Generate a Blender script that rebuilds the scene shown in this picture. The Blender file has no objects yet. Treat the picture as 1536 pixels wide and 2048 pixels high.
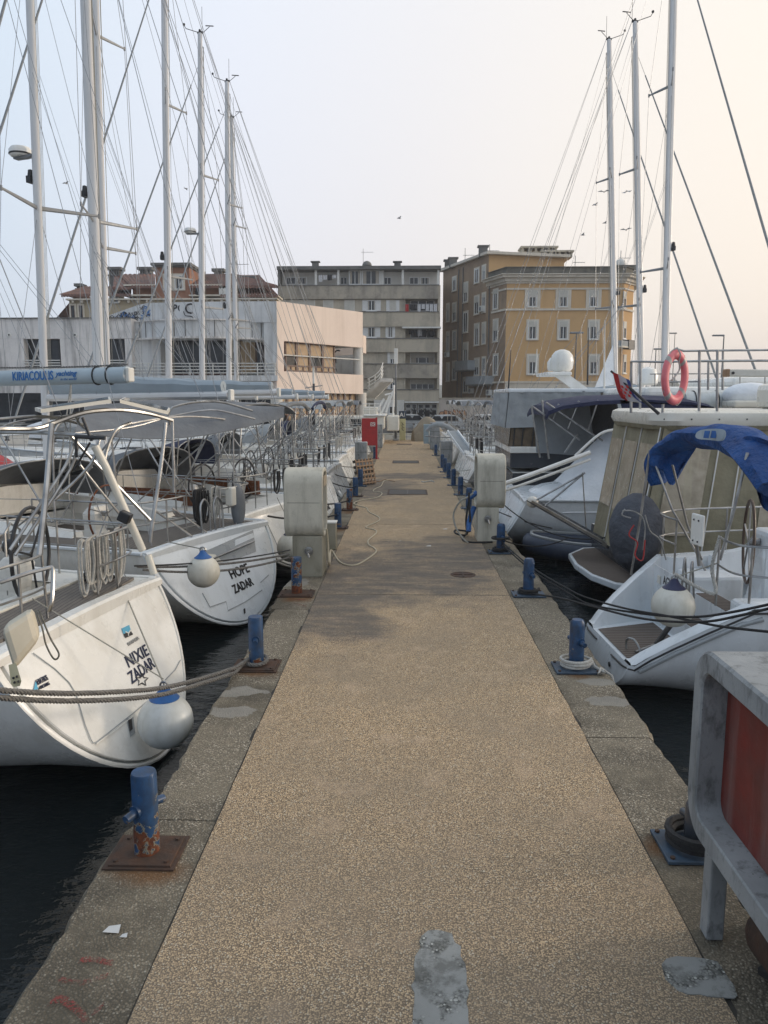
import bpy, math, random
from mathutils import Vector, Matrix, noise

S = bpy.context.scene
C = S.collection
R = math.radians
random.seed(7)

# ---------------------------------------------------------------- camera
H = 2.8                       # eye height above the pier deck (z = 0)
WZ = -0.62                    # water level
F = 1536.0
TH = math.atan(229 / F)
PS = math.atan(40 / math.hypot(F, 229))
FW = Vector((-math.sin(PS) * math.cos(TH), math.cos(PS) * math.cos(TH), -math.sin(TH)))
RT = Vector((math.cos(PS), math.sin(PS), 0))
UP = RT.cross(FW)
CAM = Vector((0, 0, H))
cd = bpy.data.cameras.new('camera')
cam = bpy.data.objects.new('camera', cd)
C.objects.link(cam)
cd.sensor_fit = 'VERTICAL'
cd.sensor_height = 36
cd.sensor_width = 27
cd.lens = 27
cd.clip_end = 5000
cam.matrix_world = Matrix(((RT.x, UP.x, -FW.x, 0), (RT.y, UP.y, -FW.y, 0), (RT.z, UP.z, -FW.z, H), (0, 0, 0, 1)))
S.camera = cam

# ---------------------------------------------------------------- light
S.view_settings.view_transform = 'Standard'
S.view_settings.look = 'None'
S.view_settings.gamma = 1
S.view_settings.exposure = 0.45
SUN_EL, SUN_AZ = 11.0, 78.0   # azimuth clockwise from +Y (down the pier): low in the haze on the right
w = bpy.data.worlds.new('World')
S.world = w
w.use_nodes = True
nt = w.node_tree
nt.nodes.clear()
sky = nt.nodes.new('ShaderNodeTexSky')
sky.sky_type = 'NISHITA'
sky.sun_disc = False
sky.sun_elevation = R(SUN_EL)
sky.sun_rotation = R(SUN_AZ)
sky.air_density = 1.5
sky.dust_density = 5.0
tc = nt.nodes.new('ShaderNodeTexCoord')
dot = nt.nodes.new('ShaderNodeVectorMath'); dot.operation = 'DOT_PRODUCT'
dot.inputs[1].default_value = (math.sin(R(66)), math.cos(R(66)), 0)
nt.links.new(tc.outputs['Generated'], dot.inputs[0])
mr = nt.nodes.new('ShaderNodeMapRange')
mr.inputs[1].default_value = -1; mr.inputs[2].default_value = 1
nt.links.new(dot.outputs['Value'], mr.inputs[0])
rp = nt.nodes.new('ShaderNodeValToRGB')
e = rp.color_ramp.elements
e[0].position = 0.0; e[0].color = (.32, .40, .52, 1)
e[1].position = 1.0; e[1].color = (.95, .84, .70, 1)
for p_, c_ in ((.30, (.44, .52, .63, 1)), (.46, (.58, .68, .79, 1)), (.60, (.70, .74, .82, 1)), (.70, (.75, .75, .77, 1)), (.83, (.84, .79, .72, 1))):
    q_ = e.new(p_); q_.color = c_
nt.links.new(mr.outputs[0], rp.inputs[0])
sx = nt.nodes.new('ShaderNodeSeparateXYZ')
nt.links.new(tc.outputs['Generated'], sx.inputs[0])
mr2 = nt.nodes.new('ShaderNodeMapRange')
mr2.inputs[1].default_value = -.05; mr2.inputs[2].default_value = .55
mr2.inputs[3].default_value = .8; mr2.inputs[4].default_value = 0.0
nt.links.new(sx.outputs['Z'], mr2.inputs[0])
hz = nt.nodes.new('ShaderNodeMix'); hz.data_type = 'RGBA'; hz.blend_type = 'MULTIPLY'
nt.links.new(mr2.outputs[0], hz.inputs['Factor'])
nt.links.new(rp.outputs[0], hz.inputs['A'])
hz.inputs['B'].default_value = (.93, .88, .88, 1)
sc = nt.nodes.new('ShaderNodeVectorMath'); sc.operation = 'SCALE'
sc.inputs['Scale'].default_value = 0.11
nt.links.new(sky.outputs[0], sc.inputs[0])
mx = nt.nodes.new('ShaderNodeMix'); mx.data_type = 'RGBA'
mx.inputs['Factor'].default_value = 0.9
nt.links.new(sc.outputs[0], mx.inputs['A'])
nt.links.new(hz.outputs['Result'], mx.inputs['B'])
bg = nt.nodes.new('ShaderNodeBackground')
bg.inputs['Strength'].default_value = 1.0
nt.links.new(mx.outputs['Result'], bg.inputs['Color'])
wo = nt.nodes.new('ShaderNodeOutputWorld')
nt.links.new(bg.outputs[0], wo.inputs['Surface'])

sd = bpy.data.lights.new('sun', 'SUN')
sd.energy = 1.2
sd.angle = R(12)
sd.color = (1.0, .87, .73)
sun = bpy.data.objects.new('sun', sd)
C.objects.link(sun)
sv = Vector((math.sin(R(SUN_AZ)) * math.cos(R(SUN_EL)), math.cos(R(SUN_AZ)) * math.cos(R(SUN_EL)), math.sin(R(SUN_EL))))
sun.rotation_euler = sv.to_track_quat('Z', 'Y').to_euler()
sun.location = (30, 10, 20)

# ---------------------------------------------------------------- pixel rays -> world points
def ray(u, v):
    return FW + RT * ((u - 768) / F) - UP * ((v - 1024) / F)
def G(u, v, z=0.0):
    d = ray(u, v); return CAM + d * ((z - H) / d.z)
def V(u, v, Y):
    d = ray(u, v); return CAM + d * (Y / d.y)
def VX(u, v, X):
    d = ray(u, v); return CAM + d * (X / d.x)

# ---------------------------------------------------------------- mesh builder
class MB:
    def __init__(s): s.v = []; s.f = []
    def add(s, vs, fs):
        n = len(s.v); s.v += [Vector(a) for a in vs]; s.f += [tuple(i + n for i in f) for f in fs]; return s
    def box(s, x0, x1, y0, y1, z0, z1, M=None):
        vs = [Vector(a) for a in ((x0,y0,z0),(x1,y0,z0),(x1,y1,z0),(x0,y1,z0),(x0,y0,z1),(x1,y0,z1),(x1,y1,z1),(x0,y1,z1))]
        if M: vs = [M @ a for a in vs]
        return s.add(vs, [(0,3,2,1),(4,5,6,7),(0,1,5,4),(1,2,6,5),(2,3,7,6),(3,0,4,7)])
    def bar(s, a, b, w, h):
        """box beam from a to b, w across, h up"""
        a = Vector(a); b = Vector(b); d = (b - a).normalized()
        x = d.cross(Vector((0,0,1)))
        if x.length < 1e-4: x = Vector((1,0,0))
        x.normalize(); y = x.cross(d)
        vs = []
        for p in (a, b):
            for i, j in ((-1,-1),(1,-1),(1,1),(-1,1)): vs.append(p + x*(i*w/2) + y*(j*h/2))
        return s.add(vs, [(3,2,1,0),(4,5,6,7),(0,1,5,4),(1,2,6,5),(2,3,7,6),(3,0,4,7)])
    def tube(s, pts, r, n=6, closed=False, flat=1.0):
        pts = [Vector(p) for p in pts]; m = len(pts)
        if m < 2: return s
        rs = r if isinstance(r, (list, tuple)) else [r]*m
        t0 = (pts[1]-pts[0]).normalized()
        ref = Vector((0,0,1)) if abs(t0.z) < .9 else Vector((1,0,0))
        x = (ref - t0*ref.dot(t0)).normalized()
        rings = []
        for i in range(m):
            if closed: t = pts[(i+1)%m]-pts[i-1]
            else: t = pts[min(i+1,m-1)]-pts[max(i-1,0)]
            if t.length < 1e-9: t = t0
            t = t.normalized(); x = x - t*x.dot(t)
            if x.length < 1e-6: x = t.orthogonal()
            x.normalize(); y = t.cross(x)
            rings.append([pts[i] + x*(math.cos(2*math.pi*k/n)*rs[i]) + y*(math.sin(2*math.pi*k/n)*rs[i]*flat) for k in range(n)])
        vs = [p for g in rings for p in g]; fs = []
        for i in range(m if closed else m-1):
            j = (i+1)%m
            for k in range(n):
                l = (k+1)%n; fs.append((i*n+k, i*n+l, j*n+l, j*n+k))
        if not closed:
            fs.append(tuple(range(n-1,-1,-1))); fs.append(tuple((m-1)*n+k for k in range(n)))
        return s.add(vs, fs)
    def loft(s, rings, cyc=True, cap0=True, cap1=True):
        n = len(rings[0]); m = len(rings); vs = [p for g in rings for p in g]; fs = []
        for i in range(m-1):
            for k in range(n if cyc else n-1):
                l = (k+1)%n; fs.append((i*n+k, i*n+l, (i+1)*n+l, (i+1)*n+k))
        if cap0: fs.append(tuple(range(n-1,-1,-1)))
        if cap1: fs.append(tuple((m-1)*n+k for k in range(n)))
        return s.add(vs, fs)
    def sphere(s, c, r, sc=(1,1,1), n=16, m=10, t0=0.0, t1=1.0):
        c = Vector(c); rings = []
        for i in range(m+1):
            a = math.pi*(t0+(t1-t0)*i/m)
            rr = max(math.sin(a), .002)
            rings.append([c + Vector((math.cos(2*math.pi*k/n)*rr*r*sc[0], math.sin(2*math.pi*k/n)*rr*r*sc[1], -math.cos(a)*r*sc[2])) for k in range(n)])
        return s.loft(rings)
    def lathe(s, c, prof, n=16, M=None):
        c = Vector(c); rings = []
        for r, z in prof:
            g = [Vector((math.cos(2*math.pi*k/n)*r, math.sin(2*math.pi*k/n)*r, z)) for k in range(n)]
            if M: g = [M @ a for a in g]
            rings.append([c + a for a in g])
        return s.loft(rings)
    def ribbon(s, pts, wdt, nrm, th=.01):
        """flat painted stroke lying on a plane with normal nrm"""
        nrm = Vector(nrm).normalized(); pts = [Vector(p) for p in pts]; m = len(pts); rings = []
        for i in range(m):
            t = (pts[min(i+1,m-1)]-pts[max(i-1,0)]).normalized(); x = t.cross(nrm).normalized()*wdt/2
            rings.append([pts[i]-x, pts[i]+x, pts[i]+x+nrm*th, pts[i]-x+nrm*th])
        return s.loft(rings)
    def build(s, name, mat, parent=None, smooth=False, world=False, bevel=0, **pr):
        vs = s.v
        if parent is not None and world:
            inv = mw(parent).inverted(); vs = [inv @ a for a in vs]
        me = bpy.data.meshes.new(name)
        me.from_pydata([tuple(a) for a in vs], [], s.f)
        me.update()
        if mat: me.materials.append(mat)
        if smooth:
            me.shade_smooth(); me.set_sharp_from_angle(angle=R(38))
        o = bpy.data.objects.new(name, me)
        C.objects.link(o)
        if parent is not None: o.parent = parent
        if bevel:
            b = o.modifiers.new('bevel', 'BEVEL'); b.width = bevel; b.segments = 2; b.limit_method = 'ANGLE'
        for k, x in pr.items(): o[k] = x
        return o

def mw(o):
    m = Matrix.LocRotScale(o.location, o.rotation_euler, o.scale)
    return mw(o.parent) @ m if o.parent else m

def thing(name, label, cat, loc=(0,0,0), rz=0, group=None):
    o = bpy.data.objects.new(name, None); C.objects.link(o)
    o.empty_display_size = .3
    o.location = loc; o.rotation_euler = (0,0,rz)
    o['label'] = label; o['category'] = cat
    if group: o['group'] = group
    return o
def tag(o, label, cat, group=None):
    o['label'] = label; o['category'] = cat
    if group: o['group'] = group
    return o
def struct(o): o['kind'] = 'structure'; return o
def dup(o, parent=None, loc=None, rz=None, label=None):
    c = o.copy(); C.objects.link(c)
    if parent is not None: c.parent = parent
    if loc is not None: c.location = loc
    if rz is not None: c.rotation_euler = (0,0,rz)
    if label: c['label'] = label
    for ch in [x for x in CH.get(o.name, [])]: 
        d = dup(ch, c)
    return c
CH = {}
def kids(o):
    """register a finished thing so that dup() copies its children"""
    for x in list(bpy.data.objects):
        if x.parent is o:
            CH.setdefault(o.name, []).append(x); kids(x)
    return o

def lerp(a, b, t): return a + (b-a)*t
def catmull(P, k=8):
    P = [Vector(p) for p in P]; out = []
    for i in range(len(P)-1):
        p0 = P[max(i-1,0)]; p1 = P[i]; p2 = P[i+1]; p3 = P[min(i+2,len(P)-1)]
        for j in range(k):
            t = j/k
            out.append(.5*((2*p1)+(p2-p0)*t+(2*p0-5*p1+4*p2-p3)*t*t+(3*p1-p0-3*p2+p3)*t**3))
    out.append(P[-1]); return out
def sag(a, b, d, n=14):
    a = Vector(a); b = Vector(b)
    return [a.lerp(b, i/n) - Vector((0,0,4*d*(i/n)*(1-i/n))) for i in range(n+1)]
def resample(P, step):
    P = [Vector(p) for p in P]; out = [P[0]]; acc = 0
    for a, b in zip(P, P[1:]):
        L = (b-a).length
        if L < 1e-9: continue
        t = step-acc
        while t <= L: out.append(a.lerp(b, t/L)); t += step
        acc = (acc+L) % step
    out.append(P[-1]); return out
def twist(mb, P, r, pitch, strands=3, n=5, steps=9):
    P = resample(P, pitch/steps)
    up = Vector((0,0,1))
    for s_ in range(strands):
        q = []
        for i, p in enumerate(P):
            t = (P[min(i+1,len(P)-1)]-P[max(i-1,0)]).normalized()
            x = up - t*up.dot(t)
            if x.length < 1e-3: x = t.orthogonal()
            x.normalize(); y = t.cross(x); a = 2*math.pi*(i/steps+s_/strands)
            q.append(p + (x*math.cos(a)+y*math.sin(a))*r*.5)
        mb.tube(q, r*.56, n)
    return mb
def torus(mb, c, Rr, r, M=None, n=24, m=6, a0=0, a1=2*math.pi):
    full = abs(a1-a0-2*math.pi) < 1e-6
    k = n if full else n+1
    P = []
    for i in range(k):
        a = a0+(a1-a0)*i/n
        p = Vector((math.cos(a)*Rr, math.sin(a)*Rr, 0))
        P.append(Vector(c)+(M @ p if M else p))
    return mb.tube(P, r, m, closed=full)
_tc = {}
def text(s, size, shear=0, ext=.002, width=1.0):
    k = (s, size, shear, width)
    if k in _tc: return _tc[k]
    cu = bpy.data.curves.new('lettering', 'FONT')
    cu.body = s; cu.size = size; cu.extrude = ext; cu.shear = shear; cu.resolution_u = 3
    o = bpy.data.objects.new('lettering', cu); C.objects.link(o)
    bpy.context.view_layer.update()
    me = bpy.data.meshes.new_from_object(o.evaluated_get(bpy.context.evaluated_depsgraph_get()))
    vs = [Vector((a.co.x*width, a.co.y, a.co.z)) for a in me.vertices]; fs = [tuple(p.vertices) for p in me.polygons]
    bpy.data.objects.remove(o); bpy.data.meshes.remove(me)
    _tc[k] = (vs, fs); return vs, fs
def lettering(mb, s, size, origin, xdir, ydir, shear=0, width=1.0, bold=0):
    vs, fs = text(s, size, shear, .002, width)
    xd = Vector(xdir).normalized(); yd = Vector(ydir).normalized(); zd = xd.cross(yd).normalized(); o = Vector(origin)
    offs = [(0,0)] if not bold else [(-bold,0),(bold,0),(0,bold),(0,-bold)]
    for i, (a, b) in enumerate(offs):
        mb.add([o + xd*(v.x+a) + yd*(v.y+b) + zd*(v.z+i*.0004) for v in vs], fs)
    return mb
# ---------------------------------------------------------------- materials
class NT:
    def __init__(s, name):
        s.m = bpy.data.materials.new(name); s.m.use_nodes = True; s.t = s.m.node_tree
        s.b = s.t.nodes['Principled BSDF']
        g = s.t.nodes.new('ShaderNodeNewGeometry'); s.pos = g.outputs['Position']; s.nrm = g.outputs['Normal']
    def n(s, k, **kw):
        x = s.t.nodes.new(k)
        for a, b in kw.items(): setattr(x, a, b)
        return x
    def l(s, a, b): s.t.links.new(a, b)
    def sc(s, v):
        if v == (1,1,1): return s.pos
        x = s.n('ShaderNodeVectorMath', operation='MULTIPLY'); s.l(s.pos, x.inputs[0]); x.inputs[1].default_value = v; return x.outputs[0]
    def noise(s, scale, detail=4, st=(1,1,1), rough=.55, dist=0):
        x = s.n('ShaderNodeTexNoise'); s.l(s.sc(st), x.inputs['Vector']); x.inputs['Scale'].default_value = scale
        x.inputs['Detail'].default_value = detail; x.inputs['Roughness'].default_value = rough; x.inputs['Distortion'].default_value = dist
        return x.outputs['Fac']
    def rng(s, v, a, b, c=0, d=1):
        x = s.n('ShaderNodeMapRange'); s.l(v, x.inputs[0])
        for i, q in enumerate((a, b, c, d)): x.inputs[i+1].default_value = q
        return x.outputs[0]
    def mix(s, f, a, b, mode='MIX'):
        x = s.n('ShaderNodeMix', data_type='RGBA', blend_type=mode)
        for i, q in (('Factor', f), ('A', a), ('B', b)):
            if hasattr(q, 'links'): s.l(q, x.inputs[i])
            elif i == 'Factor': x.inputs[i].default_value = q
            else: x.inputs[i].default_value = (*q, 1) if len(q) == 3 else q
        return x.outputs['Result']
    def math(s, op, a, b=0.0, c=None):
        x = s.n('ShaderNodeMath', operation=op)
        for i, q in enumerate((a, b) if c is None else (a, b, c)):
            if hasattr(q, 'links'): s.l(q, x.inputs[i])
            else: x.inputs[i].default_value = q
        return x.outputs[0]
    def bump(s, h, st, dist=.01):
        x = s.n('ShaderNodeBump'); s.l(h, x.inputs['Height']); x.inputs['Strength'].default_value = st; x.inputs['Distance'].default_value = dist
        s.l(x.outputs[0], s.b.inputs['Normal'])
    def out(s, col, rough=.6, metal=0, spec=.5):
        if hasattr(col, 'links'): s.l(col, s.b.inputs['Base Color'])
        else: s.b.inputs['Base Color'].default_value = (*col, 1)
        if hasattr(rough, 'links'): s.l(rough, s.b.inputs['Roughness'])
        else: s.b.inputs['Roughness'].default_value = rough
        if hasattr(metal, 'links'): s.l(metal, s.b.inputs['Metallic'])
        else: s.b.inputs['Metallic'].default_value = metal
        s.b.inputs['Specular IOR Level'].default_value = spec
        return s.m

def M(name, c1, c2=None, scale=3, rough=.6, metal=0, bump=0, bscale=60, streak=None, sa=.5, ss=2.5, spec=.5, st=(1,1,1), dist=.01, lo=.4, hi=.6):
    t = NT(name)
    c2 = c2 or tuple(x*.86 for x in c1)
    f = t.rng(t.noise(scale, 5, st), lo-.08, hi+.08)
    col = t.mix(f, c1, c2)
    if streak:
        g = t.noise(ss, 6, (1,1,.09), .65)
        h = t.rng(g, .5, .68, 0, sa)
        col = t.mix(h, col, streak)
    if bump: t.bump(t.noise(bscale, 4), bump, dist)
    r_ = t.rng(t.noise(scale*3, 3), .3, .7, max(rough-.07, .02), rough+.07)
    return t.out(col, r_, metal, spec)

gel = M('gelcoat_white', (.84,.83,.79), (.78,.77,.72), 1.3, .28, streak=(.52,.49,.42), sa=.35, ss=3, spec=.5)
gelw = M('gelcoat_warm', (.76,.73,.65), (.70,.67,.58), 1.5, .3, streak=(.5,.46,.38), sa=.3)
gelb = M('gelcoat_cool', (.74,.77,.79), (.68,.72,.74), 1.2, .3, streak=(.42,.43,.42), sa=.35)
gelg = M('gelcoat_grey', (.34,.36,.37), (.30,.32,.33), 1.5, .3)
geld = M('gelcoat_dark', (.045,.05,.06), (.06,.065,.075), 1.5, .22)
antif = M('antifouling', (.03,.045,.07), (.05,.055,.06), 4, .7)
deckw = M('nonslip_deck', (.70,.70,.67), (.62,.62,.58), 2.5, .55, bump=.2, bscale=250, streak=(.45,.43,.38), sa=.25)
alu = M('mast_aluminium', (.74,.73,.71), (.67,.66,.65), 2, .42, .1, st=(1,1,.2))
aluw = M('mast_white', (.74,.72,.68), (.66,.65,.62), 2, .4, .0, st=(1,1,.2))
steel = M('stainless', (.46,.46,.45), (.24,.24,.24), 5, .34, .9)
wire = M('rig_wire', (.30,.31,.32), (.24,.25,.26), 9, .4, .6)
spread = M('spreader_grey', (.25,.26,.27), None, 5, .5, .3)
black = M('black_plastic', (.018,.018,.02), (.03,.03,.032), 8, .45)
rubber = M('black_rubber', (.012,.012,.013), (.022,.022,.022), 8, .6)
blackrope = M('black_rope', (.015,.015,.017), (.03,.03,.03), 60, .8, bump=.6, bscale=200)
greyrope = M('grey_rope', (.22,.21,.19), (.12,.115,.11), 45, .85, bump=.6, bscale=300)
cremrope = M('cream_rope', (.56,.49,.36), (.42,.36,.26), 40, .85, bump=.5, bscale=300)
whiterope = M('white_rope', (.55,.54,.50), (.36,.35,.32), 40, .85, bump=.5, bscale=300)
greencord = M('thin_cord', (.34,.33,.29), (.25,.24,.2), 30, .8)
cv_grey = M('canvas_grey', (.17,.185,.20), (.13,.14,.155), 3, .85, bump=.35, bscale=7, dist=.05)
cv_lgrey = M('canvas_light_grey', (.34,.36,.37), (.27,.29,.30), 2, .85, bump=.4, bscale=5, dist=.06)
cv_navy = M('canvas_navy', (.012,.018,.055), (.02,.026,.07), 3, .8, bump=.35, bscale=7, dist=.05)
cv_blue = M('canvas_blue', (.010,.085,.29), (.012,.045,.16), 3, .75, bump=.9, bscale=8, dist=.09)
cv_beige = M('canvas_beige', (.31,.275,.185), (.23,.205,.135), 3, .85, bump=.5, bscale=6, dist=.05, streak=(.17,.15,.10), sa=.5)
cv_white = M('canvas_white', (.84,.86,.88), (.72,.75,.78), 2.5, .8, bump=.6, bscale=4, dist=.08)
cv_sail = M('sail_cover_grey_blue', (.36,.42,.46), (.30,.35,.39), 2, .75, bump=.3, bscale=6, dist=.03)
vinyl = M('clear_vinyl_beige', (.46,.39,.29), (.30,.25,.175), 5, .22, bump=.25, bscale=9, dist=.03, streak=(.48,.42,.28), sa=.6, ss=7)
vinylb = M('tinted_vinyl', (.16,.12,.08), (.07,.055,.04), 4, .2, bump=.2, bscale=8, dist=.03)
glass = M('dark_window', (.02,.024,.028), (.035,.04,.045), 3, .08)
fendw = M('fender_white', (.60,.63,.63), (.50,.52,.50), 7, .42, streak=(.33,.33,.28), sa=.3, ss=9)
fendc = M('fender_cream', (.66,.64,.57), (.55,.53,.45), 7, .42, streak=(.33,.31,.24), sa=.35, ss=9)
navyp = M('navy_cap', (.01,.014,.06), (.02,.025,.07), 9, .5)
bluecap = M('blue_cap', (.02,.12,.36), (.015,.08,.25), 9, .5)
redp = M('red_paint', (.42,.02,.02), (.33,.02,.02), 5, .4, streak=(.2,.03,.02), sa=.3)
yellow = M('yellow_paint', (.62,.50,.13), (.52,.42,.12), 7, .55)
ringp = M('life_ring_pink_red', (.72,.12,.15), (.76,.24,.25), 6, .5, lo=.3, hi=.7)
reflm = M('reflective_tape', (.42,.40,.36), (.34,.32,.30), 30, .4)
letter_navy = M('letter_navy', (.012,.02,.06), None, 9, .4)
letter_black = M('letter_black', (.015,.015,.018), None, 9, .4)
letter_blue = M('letter_blue', (.02,.16,.45), None, 9, .4)
letter_cyan = M('letter_cyan', (.10,.42,.62), None, 9, .4)
whitep = M('white_paint', (.72,.71,.67), (.64,.63,.58), 4, .55, streak=(.4,.38,.33), sa=.3, ss=4)
whites = M('white_shutter', (.74,.74,.72), (.66,.66,.64), 4, .55)
curt = M('net_curtain', (.46,.42,.36), (.33,.30,.25), 6, .8, st=(4,1,.3))
blind = M('roller_blind', (.55,.53,.47), (.47,.45,.39), 3, .6)
brownframe = M('brown_frame', (.10,.045,.028), (.07,.03,.02), 8, .5)
tanpanel = M('tan_panel', (.50,.36,.22), (.40,.28,.17), 2.5, .7)
woodvar = M('varnished_wood', (.17,.055,.02), (.10,.035,.015), 5, .25, st=(1,1,6))

def teak_mat(name, c1, c2, seam, w=.055, axis=0):
    t = NT(name)
    f = t.rng(t.noise(7, 5, (6,1,1) if axis else (1,6,1)), .35, .65)
    col = t.mix(f, c1, c2)
    wv = t.n('ShaderNodeSeparateXYZ'); t.l(t.pos, wv.inputs[0])
    q = t.math('DIVIDE', wv.outputs[1 if axis == 0 else 0], w)
    q = t.math('FRACT', q); q = t.math('LESS_THAN', q, .14)
    col = t.mix(q, col, seam)
    return t.out(col, .75)
teak = teak_mat('grey_teak', (.19,.165,.14), (.13,.115,.10), (.025,.022,.02), .06, 0)
teakx = teak_mat('grey_teak_across', (.19,.165,.14), (.13,.115,.10), (.03,.027,.025), .05, 1)
teakd = teak_mat('dark_teak', (.115,.085,.065), (.075,.055,.042), (.30,.27,.24), .07, 0)

def concrete(name, c1, c2, dark, sc=6, sp=.25, pit=1, streak=.5):
    t = NT(name)
    col = t.mix(t.rng(t.noise(sc*.35, 6), .35, .65), c1, c2)
    col = t.mix(t.rng(t.noise(sc, 7, (1,1,.5), .7), .52, .70, 0, sp), col, dark)
    col = t.mix(t.rng(t.noise(sc*.6, 7, (1,1,.10), .7), .52, .70, 0, streak), col, dark)
    if pit:
        vo = t.n('ShaderNodeTexVoronoi'); t.l(t.pos, vo.inputs['Vector']); vo.inputs['Scale'].default_value = 28
        pr = t.rng(vo.outputs['Distance'], .05, .12, 1, 0)
        pr = t.math('MULTIPLY', pr, t.rng(t.noise(5, 3), .5, .6))
        col = t.mix(pr, col, (.02,.02,.018))
    t.bump(t.noise(45, 6), .45, .006)
    return t.out(col, .85, 0, .25)
conc_l = concrete('pedestal_concrete', (.58,.55,.46), (.50,.475,.40), (.13,.12,.085))
conc_g = concrete('pedestal_concrete_grey', (.33,.34,.34), (.25,.26,.26), (.045,.045,.045), 9, .8)
conc_s = concrete('pedestal_stem', (.33,.31,.25), (.24,.225,.17), (.07,.06,.035), 5, .5)
conc_q = concrete('quay_concrete', (.30,.29,.26), (.25,.24,.21), (.12,.11,.09), 3, .3)
asph = M('asphalt', (.075,.073,.07), (.06,.058,.055), 3, .85, bump=.3, bscale=80)

def plaster(name, c1, c2, dark, sc=.6, amt=.6, blot=.4, hs=1.2):
    t = NT(name)
    col = t.mix(t.rng(t.noise(sc*.5, 5), .38, .62), c1, c2)
    col = t.mix(t.rng(t.noise(sc*1.1, 8, (1,1,.9), .72), .47, .66, 0, blot), col, dark)
    col = t.mix(t.rng(t.noise(hs, 8, (1,1,.07), .72), .5, .68, 0, amt), col, dark)
    t.bump(t.noise(8, 5), .3, .02)
    return t.out(col, .9, 0, .2)
pl_white = plaster('plaster_white', (.80,.76,.72), (.73,.70,.67), (.13,.125,.12), .7, .75, .22, 1.6)
pl_bluew = plaster('plaster_cool_white', (.70,.70,.69), (.63,.64,.64), (.16,.16,.16), .7, .5, .2, 1.6)
pl_pink = plaster('plaster_pale_pink', (.78,.66,.57), (.74,.62,.54), (.40,.31,.24), .5, .22, .12)
pl_grey = plaster('plaster_grey_brown', (.54,.48,.375), (.47,.42,.335), (.25,.225,.185), .55, .6, .55)
pl_grey_d = plaster('parapet_grime', (.36,.325,.27), (.45,.40,.32), (.17,.155,.135), .8, .7, .7)
pl_cream = plaster('plaster_cream', (.68,.66,.61), (.62,.60,.55), (.3,.28,.24), .6, .2, .12)
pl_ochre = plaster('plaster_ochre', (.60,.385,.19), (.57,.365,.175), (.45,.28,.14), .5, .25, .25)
pl_brown = plaster('plaster_brown_ochre', (.37,.265,.175), (.33,.235,.16), (.19,.15,.115), .6, .6, .5)  # side wall: darker, browner than the ochre front, with dark streaks and blots
pl_villa = plaster('plaster_villa', (.48,.40,.27), (.42,.35,.24), (.2,.16,.1), .8, .4, .3)
pl_trim = plaster('stucco_trim', (.70,.64,.54), (.64,.58,.48), (.3,.27,.22), .8, .35, .25)
pl_wall = plaster('quay_wall', (.52,.46,.40), (.46,.41,.36), (.2,.18,.16), .9, .5, .3)
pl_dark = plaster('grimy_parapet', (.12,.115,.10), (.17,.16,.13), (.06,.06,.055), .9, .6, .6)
brick = M('red_brick', (.33,.16,.095), (.27,.13,.08), 2.5, .85, bump=.3, bscale=12, dist=.03)
def tile_mat():
    t = NT('roof_tile')
    col = t.mix(t.rng(t.noise(1.1, 7, (1,1,1), .7), .4, .6), (.24,.12,.085), (.14,.085,.07))
    x = t.n('ShaderNodeSeparateXYZ'); t.l(t.pos, x.inputs[0])
    col = t.mix(t.rng(t.noise(9, 3), .5, .7, 0, .6), col, (.09,.05,.04))
    return t.out(col, .85)
tile = tile_mat()
stone = M('chimney_grey', (.17,.165,.155), (.11,.11,.105), 2, .9, bump=.4, bscale=9, dist=.03)

def bollard_mat(name, rust_lo, seed, basec=(.018,.068,.165)):
    t = NT(name)
    off = t.n('ShaderNodeVectorMath', operation='ADD'); t.l(t.pos, off.inputs[0]); off.inputs[1].default_value = (seed, seed*2.3, seed*.7)
    t.pos = off.outputs[0]
    col = t.mix(t.rng(t.noise(14, 5), .4, .6), basec, tuple(x*.68 for x in basec))
    col = t.mix(t.rng(t.noise(11, 7, (1,1,.4), .7), .48, .66, 0, .75), col, (.03,.035,.04))
    g = t.n('ShaderNodeNewGeometry'); z = t.n('ShaderNodeSeparateXYZ'); t.l(g.outputs['Position'], z.inputs[0])
    low = t.rng(z.outputs[2], 0.0, .34, .16, -.02)
    n = t.math('ADD', t.noise(8, 7, (1,1,1), .62), low)
    chip = t.rng(n, rust_lo-.006, rust_lo)
    col = t.mix(chip, col, (.24,.22,.16))
    rust = t.rng(n, rust_lo+.012, rust_lo+.03)
    rc = t.mix(t.rng(t.noise(30, 5), .35, .65), (.19,.055,.018), (.07,.022,.012))
    col = t.mix(rust, col, rc)
    t.bump(t.math('SUBTRACT', 1.0, rust), .5, .004)
    return t.out(col, t.rng(rust, 0, 1, .42, .85))
bol = [bollard_mat('bollard_blue_rusty', .565, 1.7), bollard_mat('bollard_blue', .70, 3.1), bollard_mat('bollard_very_rusty', .50, 6.7)]
rustm = M('rust_plate', (.085,.042,.024), (.045,.032,.025), 9, .85, bump=.5, bscale=40)
platep = M('plate_blue_grey', (.05,.09,.14), (.035,.05,.07), 8, .6)

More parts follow.
